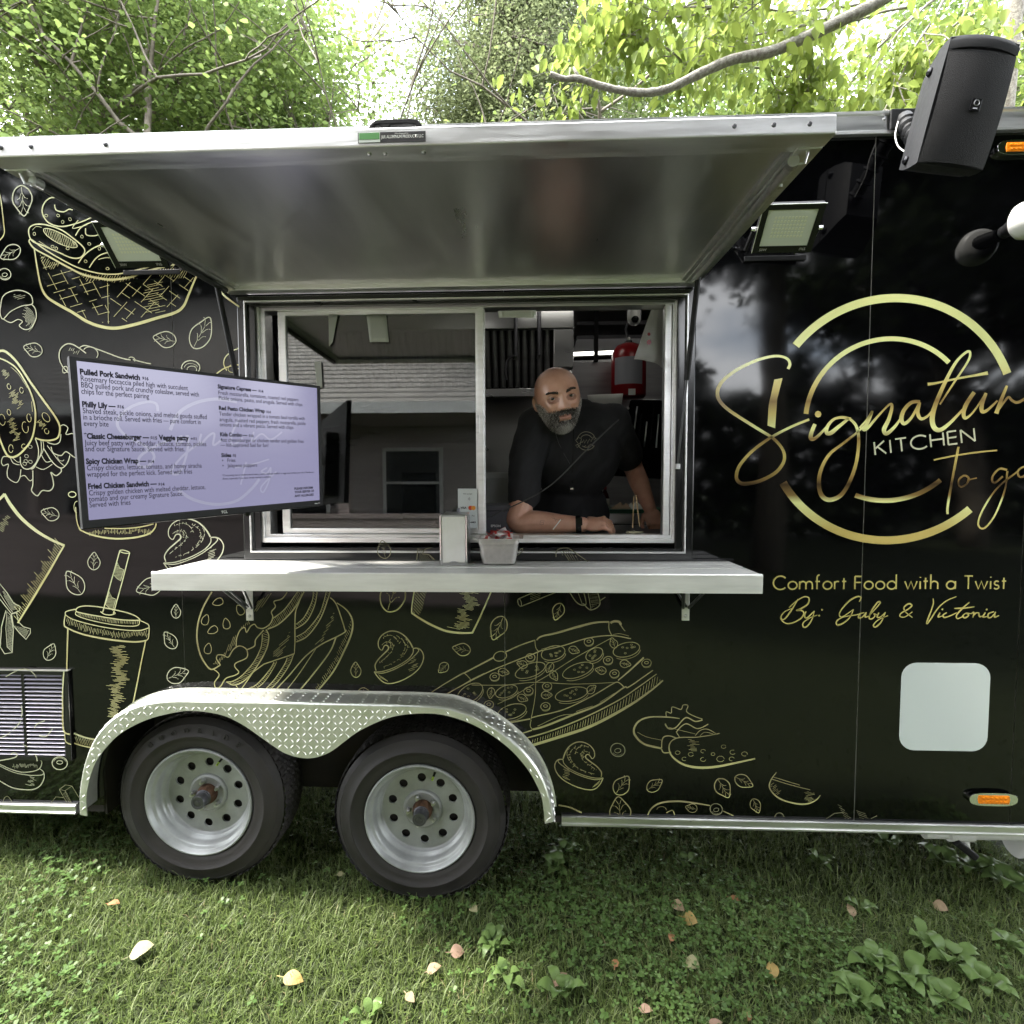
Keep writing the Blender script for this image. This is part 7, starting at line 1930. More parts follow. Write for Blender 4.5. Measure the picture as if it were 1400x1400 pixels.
for (cx, cy, r_, a0, a1) in ((801.5, 603, 12.5, 15, 170), (801.5, 603, 12.5, 200, 330), (801.5, 603, 8.5, 30, 150), (801.5, 603, 8.5, 230, 300)):
    lp_.tube([on_shirt(cx + r_ * math.cos(R(t)), cy - r_ * math.sin(R(t)), 0.002) for t in np.linspace(a0, a1, 12)], 0.0011, 5)
for s_ in ([(790,606),(787,602),(790,598),(795,600),(793,608),(789,612),(787,609),(796,604)], [(796,605),(798,601),(799,606),(802,601),(803,606),(806,600),(808,604),(811,597),(812,602),(815,599)], [(798,611),(801,609)], [(804,610),(808,607),(811,610)]):
    lp_.tube([on_shirt(a, b, 0.002) for a, b in s_], 0.0010, 5)
lp_.build('shirt_logo', lgm, man)
inkm = mat('tattoo_ink', (0.10, 0.06, 0.05), 0.6)
bme = body.data
bvb = BVHTree.FromPolygons([v_.co + ROOT[body.name] for v_ in bme.vertices], [tuple(p2.vertices) for p2 in bme.polygons])
def on_body(px, py, off=0.0012):
    v_ = _fw + _r2 * ((px - 700) / F) + _u2 * ((700 - py) / F)
    h_ = bvb.ray_cast(CAM, v_.normalized())
    return (h_[0] + h_[1] * off) if h_[0] is not None else Q(px, py, 0.1)
tt = MB()
for s_ in ([(739,712),(744,711),(743,717),(738,717),(739,712)], [(740,714),(743,714)], [(754,708),(762,711),(770,710)], [(757,707),(760,713)]):
    tt.tube([on_body(a, b) for a, b in s_], 0.0007, 4)
tt.build('tattoo', inkm, man)
# trousers below the counter
tr2 = MB()
limb_(tr2, [WA + Vector((-0.09, 0.0, -0.05)), Vector((0.06, 0.66, 0.85)), Vector((0.05, 0.68, TZ0 + 0.18))], [0.11, 0.085, 0.06])
limb_(tr2, [WA + Vector((0.09, 0.0, -0.05)), Vector((0.26, 0.68, 0.85)), Vector((0.28, 0.72, TZ0 + 0.18))], [0.11, 0.085, 0.06])
remesh(tr2, 'trousers', M_['matt_black'], man, 0.02, 4)
for x_ in (0.05, 0.28):
    sho = MB()
    limb_(sho, [(x_, 0.72, TZ0 + 0.155), (x_, 0.60, TZ0 + 0.145)], [0.045, 0.042])
    sho.build('shoe', M_['black_plastic'], man, 60)
cord = MB().tube(cat_rom([tuple(Q(x_, y_, Y_)) for x_, y_, Y_ in ((660, 712, 0.11), (690, 697, 0.10), (720, 683, 0.085), (748, 667, 0.075), (772, 646, 0.07), (795, 622, 0.07), (826, 592, 0.10), (850, 570, 0.3))], 6), 0.0026, 6)
tag(cord.build('charging_cord', mat('cord_grey', (0.05, 0.05, 0.05), 0.5), None, 60), 'thin grey cord hanging across the open window before the man', 'cord')
tp = Q(756, 724, 0.07)
tag(MB().box(-0.002, 0.002, -0.001, 0.001, 0, 0.05, Matrix.Translation(tp) @ Matrix.Rotation(R(38), 4, 'Y')).build('paper_straw', M_['paper'], None), 'short white straw lying on the sill before the forearm', 'straw')
# ================================================================== lawn
def crown_fill(o, name, mt, c, r3, n_, per, rad, lsize, tips, seed, hang=0.2, wid=0.9, flat=0.4, hollow=0.35, gap=0.35):
    """leaf clumps through the crown volume, each on a twig from the nearest limb"""
    rng = np.random.default_rng(seed)
    c, r3 = np.array(c), np.array(r3)
    d_ = rng.normal(0, 1, (n_ * 3, 3))
    d_ /= np.linalg.norm(d_, axis=1)[:, None]
    k_ = d_ * (hollow + (1 - hollow) * rng.random(n_ * 3) ** 0.6)[:, None]
    lump = np.array([noise.noise(Vector(q_ * 2.1 + seed)) for q_ in k_])
    k_ = k_[lump > -gap * 0.5][:n_]
    k_ = k_ * (1 + 0.18 * rng.normal(0, 1, (len(k_), 1)))
    C = c + k_ * r3
    T_ = np.array([tuple(t[0]) for t in tips])
    tw = MB()
    for q_ in C:
        b_ = T_[np.argmin(((T_ - q_) ** 2).sum(1))]
        m_ = (b_ + q_) / 2 + rng.normal(0, 0.08, 3)
        tw.tube([Vector(b_), Vector(m_), Vector(q_)], [0.012, 0.008, 0.003], 4, False)
    tag(tw.build('twigs', bark, o, fix=False), kind='stuff')
    L_ = np.repeat(C, per, 0) + rng.normal(0, 1, (len(C) * per, 3)) * np.array([rad, rad, rad * flat])
    leaf_cloud(name, L_, lsize, mt, o, rng, hang, wid)

soil = mat('lawn_soil', (0.05, 0.06, 0.02), 0.95)
q = N(soil)
f1 = q.noise((1, 1, 1), 0.8, 6, 0.6)
f2 = q.noise((1, 1, 1), 60, 4, 0.7)
mxn = q.n('ShaderNodeMixRGB')
mxn.inputs[0].default_value = 0.5
q.l(q.ramp(f1, [(0.35, (0.026, 0.042, 0.010)), (0.65, (0.045, 0.062, 0.016))]), mxn.inputs[1])
q.l(q.ramp(f2, [(0.3, (0.012, 0.018, 0.005)), (0.7, (0.05, 0.068, 0.02))]), mxn.inputs[2])
q.base(mxn.outputs[0])
q.bump(f2, 0.8, 0.03)
gb_ = MB()
xs = list(np.linspace(-2.9, 1.06, 40))
xs = [-150, -40, -10] + xs + [6, 40, 150]
ys = [-150, -30, -8, -2, 4, 30, 150]
gb_.add([(x, y, gz(x)) for y in ys for x in xs], [(j * len(xs) + i, j * len(xs) + i + 1, (j + 1) * len(xs) + i + 1, (j + 1) * len(xs) + i) for j in range(len(ys) - 1) for i in range(len(xs) - 1)])
tag(gb_.build('ground', soil, None, 180, fix=False), kind='structure')

GZ = np.vectorize(gz)
def blade_mesh(name, x, y, h, wdt, lean, az, mt, cols=None):
    """curved tapering blades, 4 segments... five points each"""
    n_ = len(x)
    z0 = GZ(x) - 0.004
    dx, dy = np.cos(az), np.sin(az)
    px_, py_ = -dy, dx
    P5 = np.zeros((n_, 5, 3))
    for i, (t, side, ws) in enumerate(((0, -1, 1), (0, 1, 1), (0.55, -1, 0.85), (0.55, 1, 0.85), (1, 0, 0))):
        b = lean * h * t * t
        P5[:, i, 0] = x + dx * b + px_ * side * ws * wdt / 2
        P5[:, i, 1] = y + dy * b + py_ * side * ws * wdt / 2
        P5[:, i, 2] = z0 + h * (t - 0.35 * lean * t * t)
    V = P5.reshape(-1, 3)
    base = (np.arange(n_) * 5)[:, None]
    quads = base + np.array([0, 1, 3, 2])
    tris = base + np.array([2, 3, 4])
    loops = np.concatenate([quads.ravel(), tris.ravel()])
    starts = np.concatenate([np.arange(n_) * 4, n_ * 4 + np.arange(n_) * 3])
    tot = np.concatenate([np.full(n_, 4), np.full(n_, 3)])
    return np_mesh(name, V, loops, starts, tot, mt)
def np_mesh(name, V, loops, starts, tot, mt, parent=None, smooth=False):
    me = bpy.data.meshes.new(name)
    me.vertices.add(len(V))
    me.vertices.foreach_set('co', np.ascontiguousarray(V, dtype=np.float32).ravel())
    me.loops.add(len(loops))
    me.loops.foreach_set('vertex_index', np.ascontiguousarray(loops, dtype=np.int32))
    me.polygons.add(len(starts))
    me.polygons.foreach_set('loop_start', np.ascontiguousarray(starts, dtype=np.int32))
    me.update(calc_edges=True)
    me.validate()
    return finish(name, me, mt, parent, 180 if smooth else None)

G1 = leaf_mat('grass_green', (0.085, 0.135, 0.030), (0.155, 0.205, 0.058), 0.40, 4.0)
G2 = leaf_mat('grass_pale', (0.135, 0.190, 0.062), (0.205, 0.245, 0.100), 0.40, 5.0)
G3 = leaf_mat('grass_straw', (0.26, 0.22, 0.11), (0.36, 0.31, 0.17), 0.3, 5.0)
def area(n_, x0=-2.55, x1=2.1, y0=-0.75, y1=0.75):
    return RNG.uniform(x0, x1, n_), RNG.uniform(y0, y1, n_)
def keep(x, y):
    # blades thin out under the tyres
    k_ = np.ones(len(x), bool)
    for c_ in (lc, rc):
        k_ &= ~((np.abs(x - c_.x) < 0.12) & (y > -0.035) & (y < 0.16))
    return k_
for nm, n_, hm, hs, wm, mt in (('grass', 64000, 0.042, 0.016, 0.0036, G1), ('pale_grass', 40000, 0.042, 0.017, 0.0032, G2), ('dry_grass', 6500, 0.030, 0.012, 0.0024, G3)):
    x, y = area(n_)
    k_ = keep(x, y)
    if nm == 'dry_grass':
        d_ = np.sin(x * 3.1 + 1) * np.cos(y * 4.0) + 0.7 * np.sin(x * 7 + y * 9)
        k_ &= (d_ > 0.1) | (RNG.random(n_) < 0.25)
    x, y = x[k_], y[k_]
    n2_ = len(x)
    h = np.clip(RNG.normal(hm, hs, n2_), 0.012, 0.085)
    ob = blade_mesh(nm, x, y, h, np.clip(RNG.normal(wm, 0.0007, n2_), 0.0012, 0.006), RNG.uniform(0.15, 1.2, n2_), RNG.uniform(0, 6.283, n2_), mt)
    tag(ob, {'grass': 'short green lawn grass round the trailer wheels', 'pale_grass': 'paler lawn grass blades mixed through the lawn', 'dry_grass': 'dry straw coloured blades scattered in the lawn'}[nm], 'grass', kind='stuff')
x, y = area(30000, -9, 7, -6, 4)
k_ = ~((x > -2.5) & (x < 2.05) & (y > -0.72) & (y < 0.72)) & ((y < -0.05) | (x > 3.3) | (x < -4.3) | (y > 2.4) | (np.abs(y) < 0.5))
x, y = x[k_], y[k_]
tag(blade_mesh('far_grass', x, y, np.clip(RNG.normal(0.04, 0.012, len(x)), 0.01, 0.08), np.full(len(x), 0.006), RNG.uniform(0.2, 1, len(x)), RNG.uniform(0, 6.28, len(x)), leaf_mat('far_grass_green', (0.040, 0.065, 0.016), (0.070, 0.095, 0.028), 0.3, 1.5)), 'coarser lawn grass farther from the trailer', 'grass', kind='stuff')
# a few long stems
x, y = area(900)
k_ = keep(x, y); x, y = x[k_], y[k_]
tag(blade_mesh('grass_stems', x, y, np.clip(RNG.normal(0.085, 0.02, len(x)), 0.04, 0.13), np.full(len(x), 0.0022), RNG.uniform(0.4, 1.4, len(x)), RNG.uniform(0, 6.28, len(x)), G2), 'longer pale grass stems standing out of the lawn', 'grass', kind='stuff')

# clover: three round leaflets on a stalk
def clover(n_, mt):
    cx, cy = area(n_)
    patch = np.sin(cx * 2.7 + 0.6) + np.cos(cy * 5.1 + cx * 1.3) + 0.6 * np.sin(cx * 9 + cy * 7)
    k_ = (RNG.random(n_) < 1 / (1 + np.exp(-(patch - 0.7) * 2.2))) & keep(cx, cy)
    cx, cy = cx[k_], cy[k_]
    n_ = len(cx)
    hz = GZ(cx) + RNG.uniform(0.022, 0.046, n_)
    r_ = RNG.uniform(0.0048, 0.0088, n_)
    ph = RNG.uniform(0, 6.283, n_)
    V, loops, starts = [], [], []
    prof = np.array([(0, 0), (0.55, 0.55), (1.2, 0.72), (1.75, 0.45), (1.65, 0), (1.75, -0.45), (1.2, -0.72), (0.55, -0.55)])
    out = np.zeros((n_, 3, 8, 3))
    for l in range(3):
        a = ph + l * 2.094
        tilt = RNG.uniform(-0.25, 0.55, n_)
        for i, (u, v) in enumerate(prof):
            out[:, l, i, 0] = cx + r_ * (u * np.cos(a) - v * np.sin(a))
            out[:, l, i, 1] = cy + r_ * (u * np.sin(a) + v * np.cos(a))
            out[:, l, i, 2] = hz + r_ * (u * tilt + 0.25 * abs(v))
    V = out.reshape(-1, 3)
    nf_ = n_ * 3
    return np_mesh('clover', V, np.arange(nf_ * 8), np.arange(nf_) * 8, np.full(nf_, 8), mt)
CL = leaf_mat('clover_green', (0.075, 0.145, 0.036), (0.130, 0.210, 0.062), 0.35, 8.0)
tag(clover(16000, CL), 'low clover leaves in patches through the lawn', 'clover', kind='stuff')

# ------------------------------------------------------------------ broad-leaved weeds and fallen leaves
WEED = leaf_mat('weed_green', (0.085, 0.155, 0.038), (0.160, 0.235, 0.075), 0.30, 14.0, 0.4)
def broad_leaf(L_, W_, k_=8, cup=0.25, curl=0.4, wav=0.05):
    """leaf lying along +X, folded at the midrib, with a stalk"""
    vv, ff = [], []
    for i in range(k_ + 1):
        t = i / k_
        w_ = W_ / 2 * (math.sin(math.pi * min(1, t ** 0.75)) ** 0.8) if 0 < t < 1 else 0.0008
        xx = L_ * (0.25 + 0.75 * t)
        zz = L_ * (0.35 * math.sin(t * 2.2) - curl * t * t * 0.6)
        e = wav * W_ * math.sin(t * 15)
        vv += [(xx, -w_, zz + cup * w_ + e), (xx, 0, zz), (xx, w_, zz + cup * w_ - e)]
    for i in range(k_):
        for j in range(2): ff.append((i * 3 + j, (i + 1) * 3 + j, (i + 1) * 3 + j + 1, i * 3 + j + 1))
    o = len(vv)
    vv += [(0, -0.0012, 0), (0, 0.0012, 0), (L_ * 0.25, 0.0012, 0), (L_ * 0.25, -0.0012, 0)]
    ff.append((o, o + 1, o + 2, o + 3))
    return vv, ff
def weed(px, py, n_, size, label, seed):
    rn = random.Random(seed)
    g = PZ(px, py, gz(P(px, py, -0.2).x))
    o = thing('broadleaf_weed', label, 'weed', (g.x, g.y, gz(g.x)), 'broad leaved weeds in the lawn')
    for i in range(n_):
        vv, ff = broad_leaf(size * rn.uniform(0.6, 1.1), size * rn.uniform(0.42, 0.62), 8, rn.uniform(0.02, 0.22), rn.uniform(0.2, 0.7), 0.03)
        M4 = Matrix.Translation((g.x + rn.uniform(-0.012, 0.012), g.y + rn.uniform(-0.012, 0.012), gz(g.x) + 0.014 + rn.uniform(0, 0.016))) @ Matrix.Rotation(i * 2.4 + rn.uniform(-0.4, 0.4), 4, 'Z') @ Matrix.Rotation(-rn.uniform(0.05, 0.55), 4, 'Y')
        MB().add([M4 @ Vector(q_) for q_ in vv], ff).build('leaf', WEED, o, 180, fix=False)
for i, (px, py, n_, s_, lb) in enumerate((
    (1195, 1325, 9, 0.070, 'broad leaved weed beside the fallen yellow leaf'), (1235, 1345, 9, 0.080, 'large broad leaved weed in the middle of the weed cluster'), (1300, 1320, 8, 0.075, 'broad leaved weed at the edge of the weed cluster below the amber light'), (1265, 1300, 7, 0.06, 'broad leaved weed at the trailer side of the cluster'), (1345, 1350, 9, 0.07, 'broad leaved weed with long leaves at cluster end'), (1170, 1370, 8, 0.07, 'low broad leaved weed on the lawn side of the cluster'), (1290, 1372, 9, 0.07, 'broad leaved weed low in the cluster behind clover'), (1380, 1300, 6, 0.06, 'broad leaved weed apart from the cluster near the drain pipe'),
    (770, 1365, 6, 0.068, 'broad leaved weed next to the pinkish fallen leaf'), (672, 1300, 9, 0.060, 'leafy weed between the rear wheel and pale fallen leaves'), (690, 1345, 6, 0.055, 'leafy weed alone below the rear wheel'), (760, 1195, 6, 0.060, 'shaded weed under the fender end'), (772, 1172, 5, 0.055, 'tall shaded weed under the bottom rail by fender'), (935, 1185, 4, 0.05, 'shaded weed under the middle of the bottom rail'), (1120, 1185, 5, 0.05, 'shaded weed under the rail past the logo'), (1215, 1160, 6, 0.06, 'weed under the bottom rail by the drain pipe'), (1330, 1195, 7, 0.085, 'large pale leaved weed under the drain valve'), (1375, 1215, 7, 0.085, 'large pale leaved weed under the white tank'), (1290, 1185, 5, 0.075, 'weed with an upright leaf beside the drain valve'), (1175, 1250, 4, 0.05, 'small weed under the fallen beige leaf'), (505, 1395, 4, 0.05, 'small weed on the open lawn below the gap between wheels'))):
    weed(px, py, n_ + 2, s_ * 1.22, lb, 40 + i)

dead = {'yellow': worn('leaf_yellow', (0.27, 0.18, 0.05), (0.36, 0.26, 0.09), 0.5, 0.7, 0, 40), 'tan': worn('leaf_tan', (0.22, 0.155, 0.085), (0.31, 0.23, 0.14), 0.6, 0.8, 0, 40), 'pink': worn('leaf_pink', (0.23, 0.145, 0.095), (0.31, 0.205, 0.145), 0.6, 0.8, 0, 40), 'rust': worn('leaf_rust', (0.24, 0.11, 0.045), (0.34, 0.17, 0.08), 0.6, 0.8, 0, 40), 'pale': worn('leaf_pale', (0.23, 0.22, 0.11), (0.31, 0.29, 0.16), 0.6, 0.8, 0, 40)}
FL = [(192, 1298, 'pale', 0.080, 0.5, 'pale green fallen leaf lying in the sunny lawn'), (400, 1337, 'yellow', 0.075, -0.1, 'curled yellow fallen leaf below the gap between wheels'), (647, 1241, 'pale', 0.055, -0.9, 'cream fallen leaf just below the rear tyre'), (625, 1300, 'pink', 0.055, 0.2, 'square pinkish fallen leaf beside the leafy weed'), (592, 1323, 'tan', 0.055, 0.3, 'small tan fallen leaf next to the pinkish one'), (466, 1194, 'pale', 0.035, 0.4, 'cream fallen leaf between the two tyres'), (127, 1178, 'pink', 0.035, 0.2, 'small orange pink fallen leaf near the front tyre'), (155, 1233, 'rust', 0.050, 0.0, 'narrow rusty fallen leaf in the sunny lawn'), (926, 1237, 'tan', 0.065, -0.9, 'beige fallen leaf lying over a yellow leaf'), (942, 1256, 'yellow', 0.065, -0.6, 'yellow fallen leaf under the beige one'), (1005, 1227, 'rust', 0.045, -0.3, 'reddish fallen leaf in the shade of the trailer'), (919, 1279, 'rust', 0.045, 1.2, 'small orange fallen leaf standing on edge'), (945, 1315, 'pale', 0.060, -0.8, 'folded greenish fallen leaf'), (1056, 1324, 'yellow', 0.065, 1.4, 'upright yellow brown fallen leaf before the weed cluster'), (766, 1337, 'pink', 0.072, 0.9, 'large pinkish fallen leaf beside a broad weed'), (842, 1315, 'rust', 0.035, 1.2, 'small rust fallen leaf near the large pinkish leaf'), (882, 1378, 'pink', 0.045, -0.3, 'pinkish brown fallen leaf lying alone in the clover'), (1164, 1243, 'tan', 0.055, 1.5, 'beige fallen leaf standing by a small weed'), (1285, 1238, 'tan', 0.055, -0.9, 'beige fallen leaf toward the drain pipe'), (1025, 1388, 'rust', 0.03, 1.2, 'tiny rust fallen leaf on the open lawn before the weed cluster'), (560, 1362, 'tan', 0.045, -0.7, 'straw coloured fallen leaf below the tan one'), (715, 1188, 'pink', 0.03, 1.0, 'tiny pink fallen leaf beside the rear tyre'), (977, 1398, 'pink', 0.05, 0.1, 'pinkish fallen leaf farthest from the trailer')]
for i, (px, py, c_, s_, a_, lb) in enumerate(FL):
    g = PZ(px, py, gz(P(px, py, -0.2).x) + 0.034)
    s_ *= 1.2
    vv, ff = broad_leaf(s_, s_ * (0.50 if i % 3 else 0.66), 10, 0.12, 0.5, 0.05)
    vv = [(x_, y_, z_ * 0.35) for x_, y_, z_ in vv]
    M4 = Matrix.Translation(g) @ Matrix.Rotation(a_, 4, 'Z') @ Matrix.Rotation(random.uniform(-0.2, 0.6), 4, 'X') @ Matrix.Rotation(random.uniform(-0.3, 0.2), 4, 'Y') @ Matrix.Translation((-s_ * 0.6, 0, -0.006))
    tag(MB().add([M4 @ Vector(q_) for q_ in vv], ff).build('fallen_leaf', dead[c_], None, 180, fix=False), lb, 'leaf', 'fallen leaves on the lawn')

# ================================================================== trees
def tree_wood(mb, p0, d, L_, r_, depth, rn, tips, spread=0.60, up=0.25, minr=0.008, droop=0.0):
    """recursive limbs; collects tip points with directions"""
    k_ = 5
    pts, rad = [Vector(p0)], [r_]
    dd = Vector(d).normalized()
    for i in range(k_):
        dd = (dd + Vector((rn.gauss(0, 0.13), rn.gauss(0, 0.13), rn.gauss(0, 0.10) + 0.03 * up - droop * 0.06))).normalized()
        pts.append(pts[-1] + dd * L_ / k_)
        rad.append(r_ * (1 - 0.45 * (i + 1) / k_))
    mb.tube(pts, rad, 8 if r_ > 0.05 else 5, False)
    for i in range(2, k_ + 1): tips.append((pts[i], dd, depth))
    if depth <= 0: return
    nb = 3 if depth > 1 else 4
    for i in range(nb):
        t = pts[-1] if i == 0 else pts[rn.randint(2, k_)]
        ax_ = Vector((rn.gauss(0, 1), rn.gauss(0, 1), rn.gauss(0, 0.55) + up)).normalized()
        nd_ = (dd * (1 - spread) + ax_ * spread).normalized() if i else (dd * 0.8 + ax_ * 0.2).normalized()
        tree_wood(mb, t, nd_, L_ * rn.uniform(0.58, 0.82), max(minr, r_ * rn.uniform(0.42, 0.60)), depth - 1, rn, tips, spread, up, minr, droop)

LEAF5 = np.array([(0, 0, 0), (0.35, 0.5, 0.10), (0.8, 0.30, 0.06), (1.15, 0, -0.12), (0.8, -0.30, 0.06), (0.35, -0.5, 0.10)])
def leaf_cloud(name, C, size, mt, parent, rng, hang=0.2, wid=1.0, jitter=0.3):
    """C: leaf base points (n,3); one six-point leaf face each"""
    n_ = len(C)
    s_ = size * rng.uniform(0.6, 1.25, n_)
    az = rng.uniform(0, 6.283, n_)
    el = rng.normal(-hang, jitter, n_)
    roll = rng.normal(0, 0.6, n_)
    d = np.stack([np.cos(az) * np.cos(el), np.sin(az) * np.cos(el), np.sin(el)], 1)
    sd_ = np.stack([-np.sin(az), np.cos(az), np.zeros(n_)], 1)
    up_ = np.cross(d, sd_)
    sd2 = sd_ * np.cos(roll)[:, None] + up_ * np.sin(roll)[:, None]
    up2 = np.cross(d, sd2)
    V = C[:, None, :] + s_[:, None, None] * (LEAF5[None, :, 0, None] * d[:, None, :] + wid * LEAF5[None, :, 1, None] * sd2[:, None, :] + LEAF5[None, :, 2, None] * up2[:, None, :])
    return np_mesh(name, V.reshape(-1, 3), np.arange(n_ * 6), np.arange(n_) * 6, np.full(n_, 6), mt, parent)
LEAF8 = np.array([(0, 0, 0), (0.18, 0.27, 0.07), (0.45, 0.42, 0.10), (0.78, 0.29, 0.03), (1.18, 0, -0.20), (0.78, -0.29, 0.03), (0.45, -0.42, 0.10), (0.18, -0.27, 0.07)])
def leaf_cloud8(name, C, size, mt, parent, rng, hang, wid, jitter):
    """bigger leaves folded at the midrib: two half blades each"""
    n_ = len(C)
    s_ = size * rng.uniform(0.5, 1.3, n_)
    az = rng.uniform(0, 6.283, n_)
    el = rng.normal(-hang, jitter, n_)
    roll = rng.normal(0, 0.5, n_)
    d = np.stack([np.cos(az) * np.cos(el), np.sin(az) * np.cos(el), np.sin(el)], 1)
    sd_ = np.stack([-np.sin(az), np.cos(az), np.zeros(n_)], 1)
    up_ = np.cross(d, sd_)
    sd2 = sd_ * np.cos(roll)[:, None] + up_ * np.sin(roll)[:, None]
    up2 = np.cross(d, sd2)
    V = C[:, None, :] + s_[:, None, None] * (LEAF8[None, :, 0, None] * d[:, None, :] + wid * LEAF8[None, :, 1, None] * sd2[:, None, :] + LEAF8[None, :, 2, None] * up2[:, None, :])
    b_ = (np.arange(n_) * 8)[:, None]
    loops = np.concatenate([b_ + np.array([0, 1, 2, 3, 4]), b_ + np.array([0, 4, 5, 6, 7])], 1).ravel()
    return np_mesh(name, V.reshape(-1, 3), loops, np.arange(n_ * 2) * 5, np.full(n_ * 2, 5), mt, parent)
def scatter(tips, per, rad, rng, sel=None, flat=0.6):
    T_ = np.array([tuple(t[0]) for t in tips if sel is None or sel(t)])
    C = np.repeat(T_, per, 0)
    return C + rng.normal(0, 1, C.shape) * np.array([rad, rad, rad * flat])
bark = worn('bark_grey', (0.10, 0.085, 0.065), (0.22, 0.19, 0.15), 0.8, 0.95, 0, 18, (1, 1, 0.3), 0.5)
bark2 = worn('bark_lichen', (0.13, 0.11, 0.09), (0.34, 0.33, 0.28), 0.85, 0.95, 0, 38, (1, 1, 1), 0.6, 6)
LF_A = leaf_mat('leaf_maple', (0.090, 0.150, 0.032), (0.190, 0.260, 0.055), 0.55, 0.9)
LF_B = leaf_mat('leaf_cedar', (0.120, 0.150, 0.065), (0.190, 0.225, 0.095), 0.5, 0.8)
LF_C = leaf_mat('leaf_dogwood', (0.150, 0.220, 0.030), (0.270, 0.330, 0.055), 0.6, 1.6)
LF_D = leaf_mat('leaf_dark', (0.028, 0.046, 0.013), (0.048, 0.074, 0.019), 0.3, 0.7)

def tree(name, label, base, trunks, depth, L_, r_, leafmat, per, rad, lsize, seed, group='trees behind the trailer', spread=0.55, up=0.25, hang=0.2, wid=0.9, barkm=bark, sel=None, droop=0.0, flat=0.6, bole=0.0):
    rn, rng = random.Random(seed), np.random.default_rng(seed)
    o = thing(name, label, 'tree', base, group)
    tips = []
    mb = MB()
    if bole: mb.tube([Vector(base) + Vector((0, 0, -0.1)), Vector(base) + Vector((0.05, 0, bole * 0.5)), Vector(base) + Vector((0, 0, bole + 0.1))], [r_ * 1.5, r_ * 1.15, r_], 10)
    for tdx, tdy, tl in trunks:
        tree_wood(mb, Vector(base) + Vector((0, 0, bole - 0.1)), (tdx, tdy, 1), L_ * tl, r_, depth, rn, tips, spread, up, 0.010, droop)
    mb.build('trunk', barkm, o, 180, fix=False)
    C = scatter([t for t in tips if t[2] <= 1], per, rad, rng, sel, flat)
    leaf_cloud('crown', C, lsize, leafmat, o, rng, hang, wid)
    TIPS[o.name] = tips
    return o
TIPS = {}
# maple at the far left: several bare leaning stems low down, layered leaves above
def full_tree(name, label, base, trunks, L_, r_, mt, seed, c, r3, n_, per, rad, lsize, **kw):
    o = tree(name, label, base, trunks, 4, L_, r_, mt, 3, 0.3, lsize, seed, spread=0.62, flat=0.4)
    crown_fill(o, 'foliage', mt, c, r3, n_, per, rad, lsize, TIPS[o.name], seed + 100, **kw)
    return o
full_tree('maple_tree', 'many stemmed leafy tree with bare pale limbs behind the awning corner', (-6.3, 6.6, 0), ((-0.20, 0.05, 1.5), (-0.08, 0.0, 1.7), (0.06, 0.05, 1.6), (0.20, 0.0, 1.5)), 3.0, 0.15, LF_A, 17, (-6.2, 6.9, 8.0), (3.3, 2.2, 3.0), 700, 85, 0.30, 0.068, flat=0.35)
full_tree('maple_tree', 'leafy tree reaching a sparse branch into the bright sky gap', (-5.6, 8.4, 0), ((-0.10, 0.0, 1.7), (0.04, 0.05, 1.5)), 2.8, 0.14, LF_A, 15, (-5.9, 8.4, 8.4), (1.7, 1.7, 2.4), 220, 80, 0.30, 0.075, flat=0.35)
full_tree('maple_tree', 'dense leafy tree behind the many stemmed one', (-9.8, 10.5, 0), ((0.1, 0.0, 1.6), (-0.2, 0.1, 1.4), (0.3, 0, 1.4)), 3.0, 0.2, LF_A, 19, (-8.6, 10.4, 9.5), (4.6, 1.8, 4.0), 420, 60, 0.42, 0.12, flat=0.4)
full_tree('cedar_tree', 'feathery olive evergreen with thin dark limbs behind the trailer', (-0.5, 8.0, 0), ((0.0, 0, 2.2), (0.03, 0.04, 1.9)), 2.2, 0.09, LF_B, 23, (-0.35, 8.2, 8.8), (1.95, 1.5, 3.8), 900, 170, 0.27, 0.054, wid=0.6, flat=0.8)
full_tree('leafy_tree', 'bright leafy tree beyond the evergreen and behind the dogwood', (3.6, 11.0, 0), ((0.0, 0, 1.7), (-0.15, 0.0, 1.5)), 3.0, 0.16, LF_A, 29, (3.4, 11.0, 9.4), (3.2, 1.6, 4.0), 360, 60, 0.40, 0.10, flat=0.45)
full_tree('leafy_tree', 'leafy tree behind the loudspeaker', (9.5, 9.5, 0), ((0.0, 0, 1.7), (0.2, 0.0, 1.5)), 3.0, 0.16, LF_A, 31, (9.0, 9.6, 8.5), (3.4, 1.8, 3.8), 320, 60, 0.40, 0.10, flat=0.45)

# dogwood: a long lichen-covered limb over the roof with big hanging leaves
dg = thing('dogwood_tree', 'tree with a long lichen covered limb and large bright leaves over roof', 'tree', (5.4, 3.9, 0), 'trees behind the trailer')
rn, rng = random.Random(5), np.random.default_rng(5)
mb = MB()
YD = 2.9
limb = [P(x, y, YD - 0.55 + 0.0004 * (x - 780)) for x, y in ((752, 101), (770, 108), (792, 108), (830, 120), (875, 127), (912, 122), (950, 104), (1000, 82), (1050, 72), (1100, 52), (1150, 28), (1205, 0), (1290, -60), (1400, -130))]
pts = [Vector(a) for a in cat_rom([tuple(q_) for q_ in limb], 5)]
nl_ = len(pts)
mb.tube(pts, [0.018 + 0.034 * (i / nl_) + rn.uniform(-0.002, 0.003) for i in range(nl_)], 9)
mb.tube([P(792, 108, YD - 0.55), P(788, 100, YD - 0.55), P(784, 92, YD - 0.55)], [0.016, 0.012, 0.009], 6)
trunk_top = pts[-1]
mb.tube([Vector((5.4, 3.9, -0.1)), Vector((5.2, 3.9, 1.6)), Vector((4.6, 3.8, 3.4)), trunk_top], [0.17, 0.15, 0.11, 0.055], 12)
tips = []
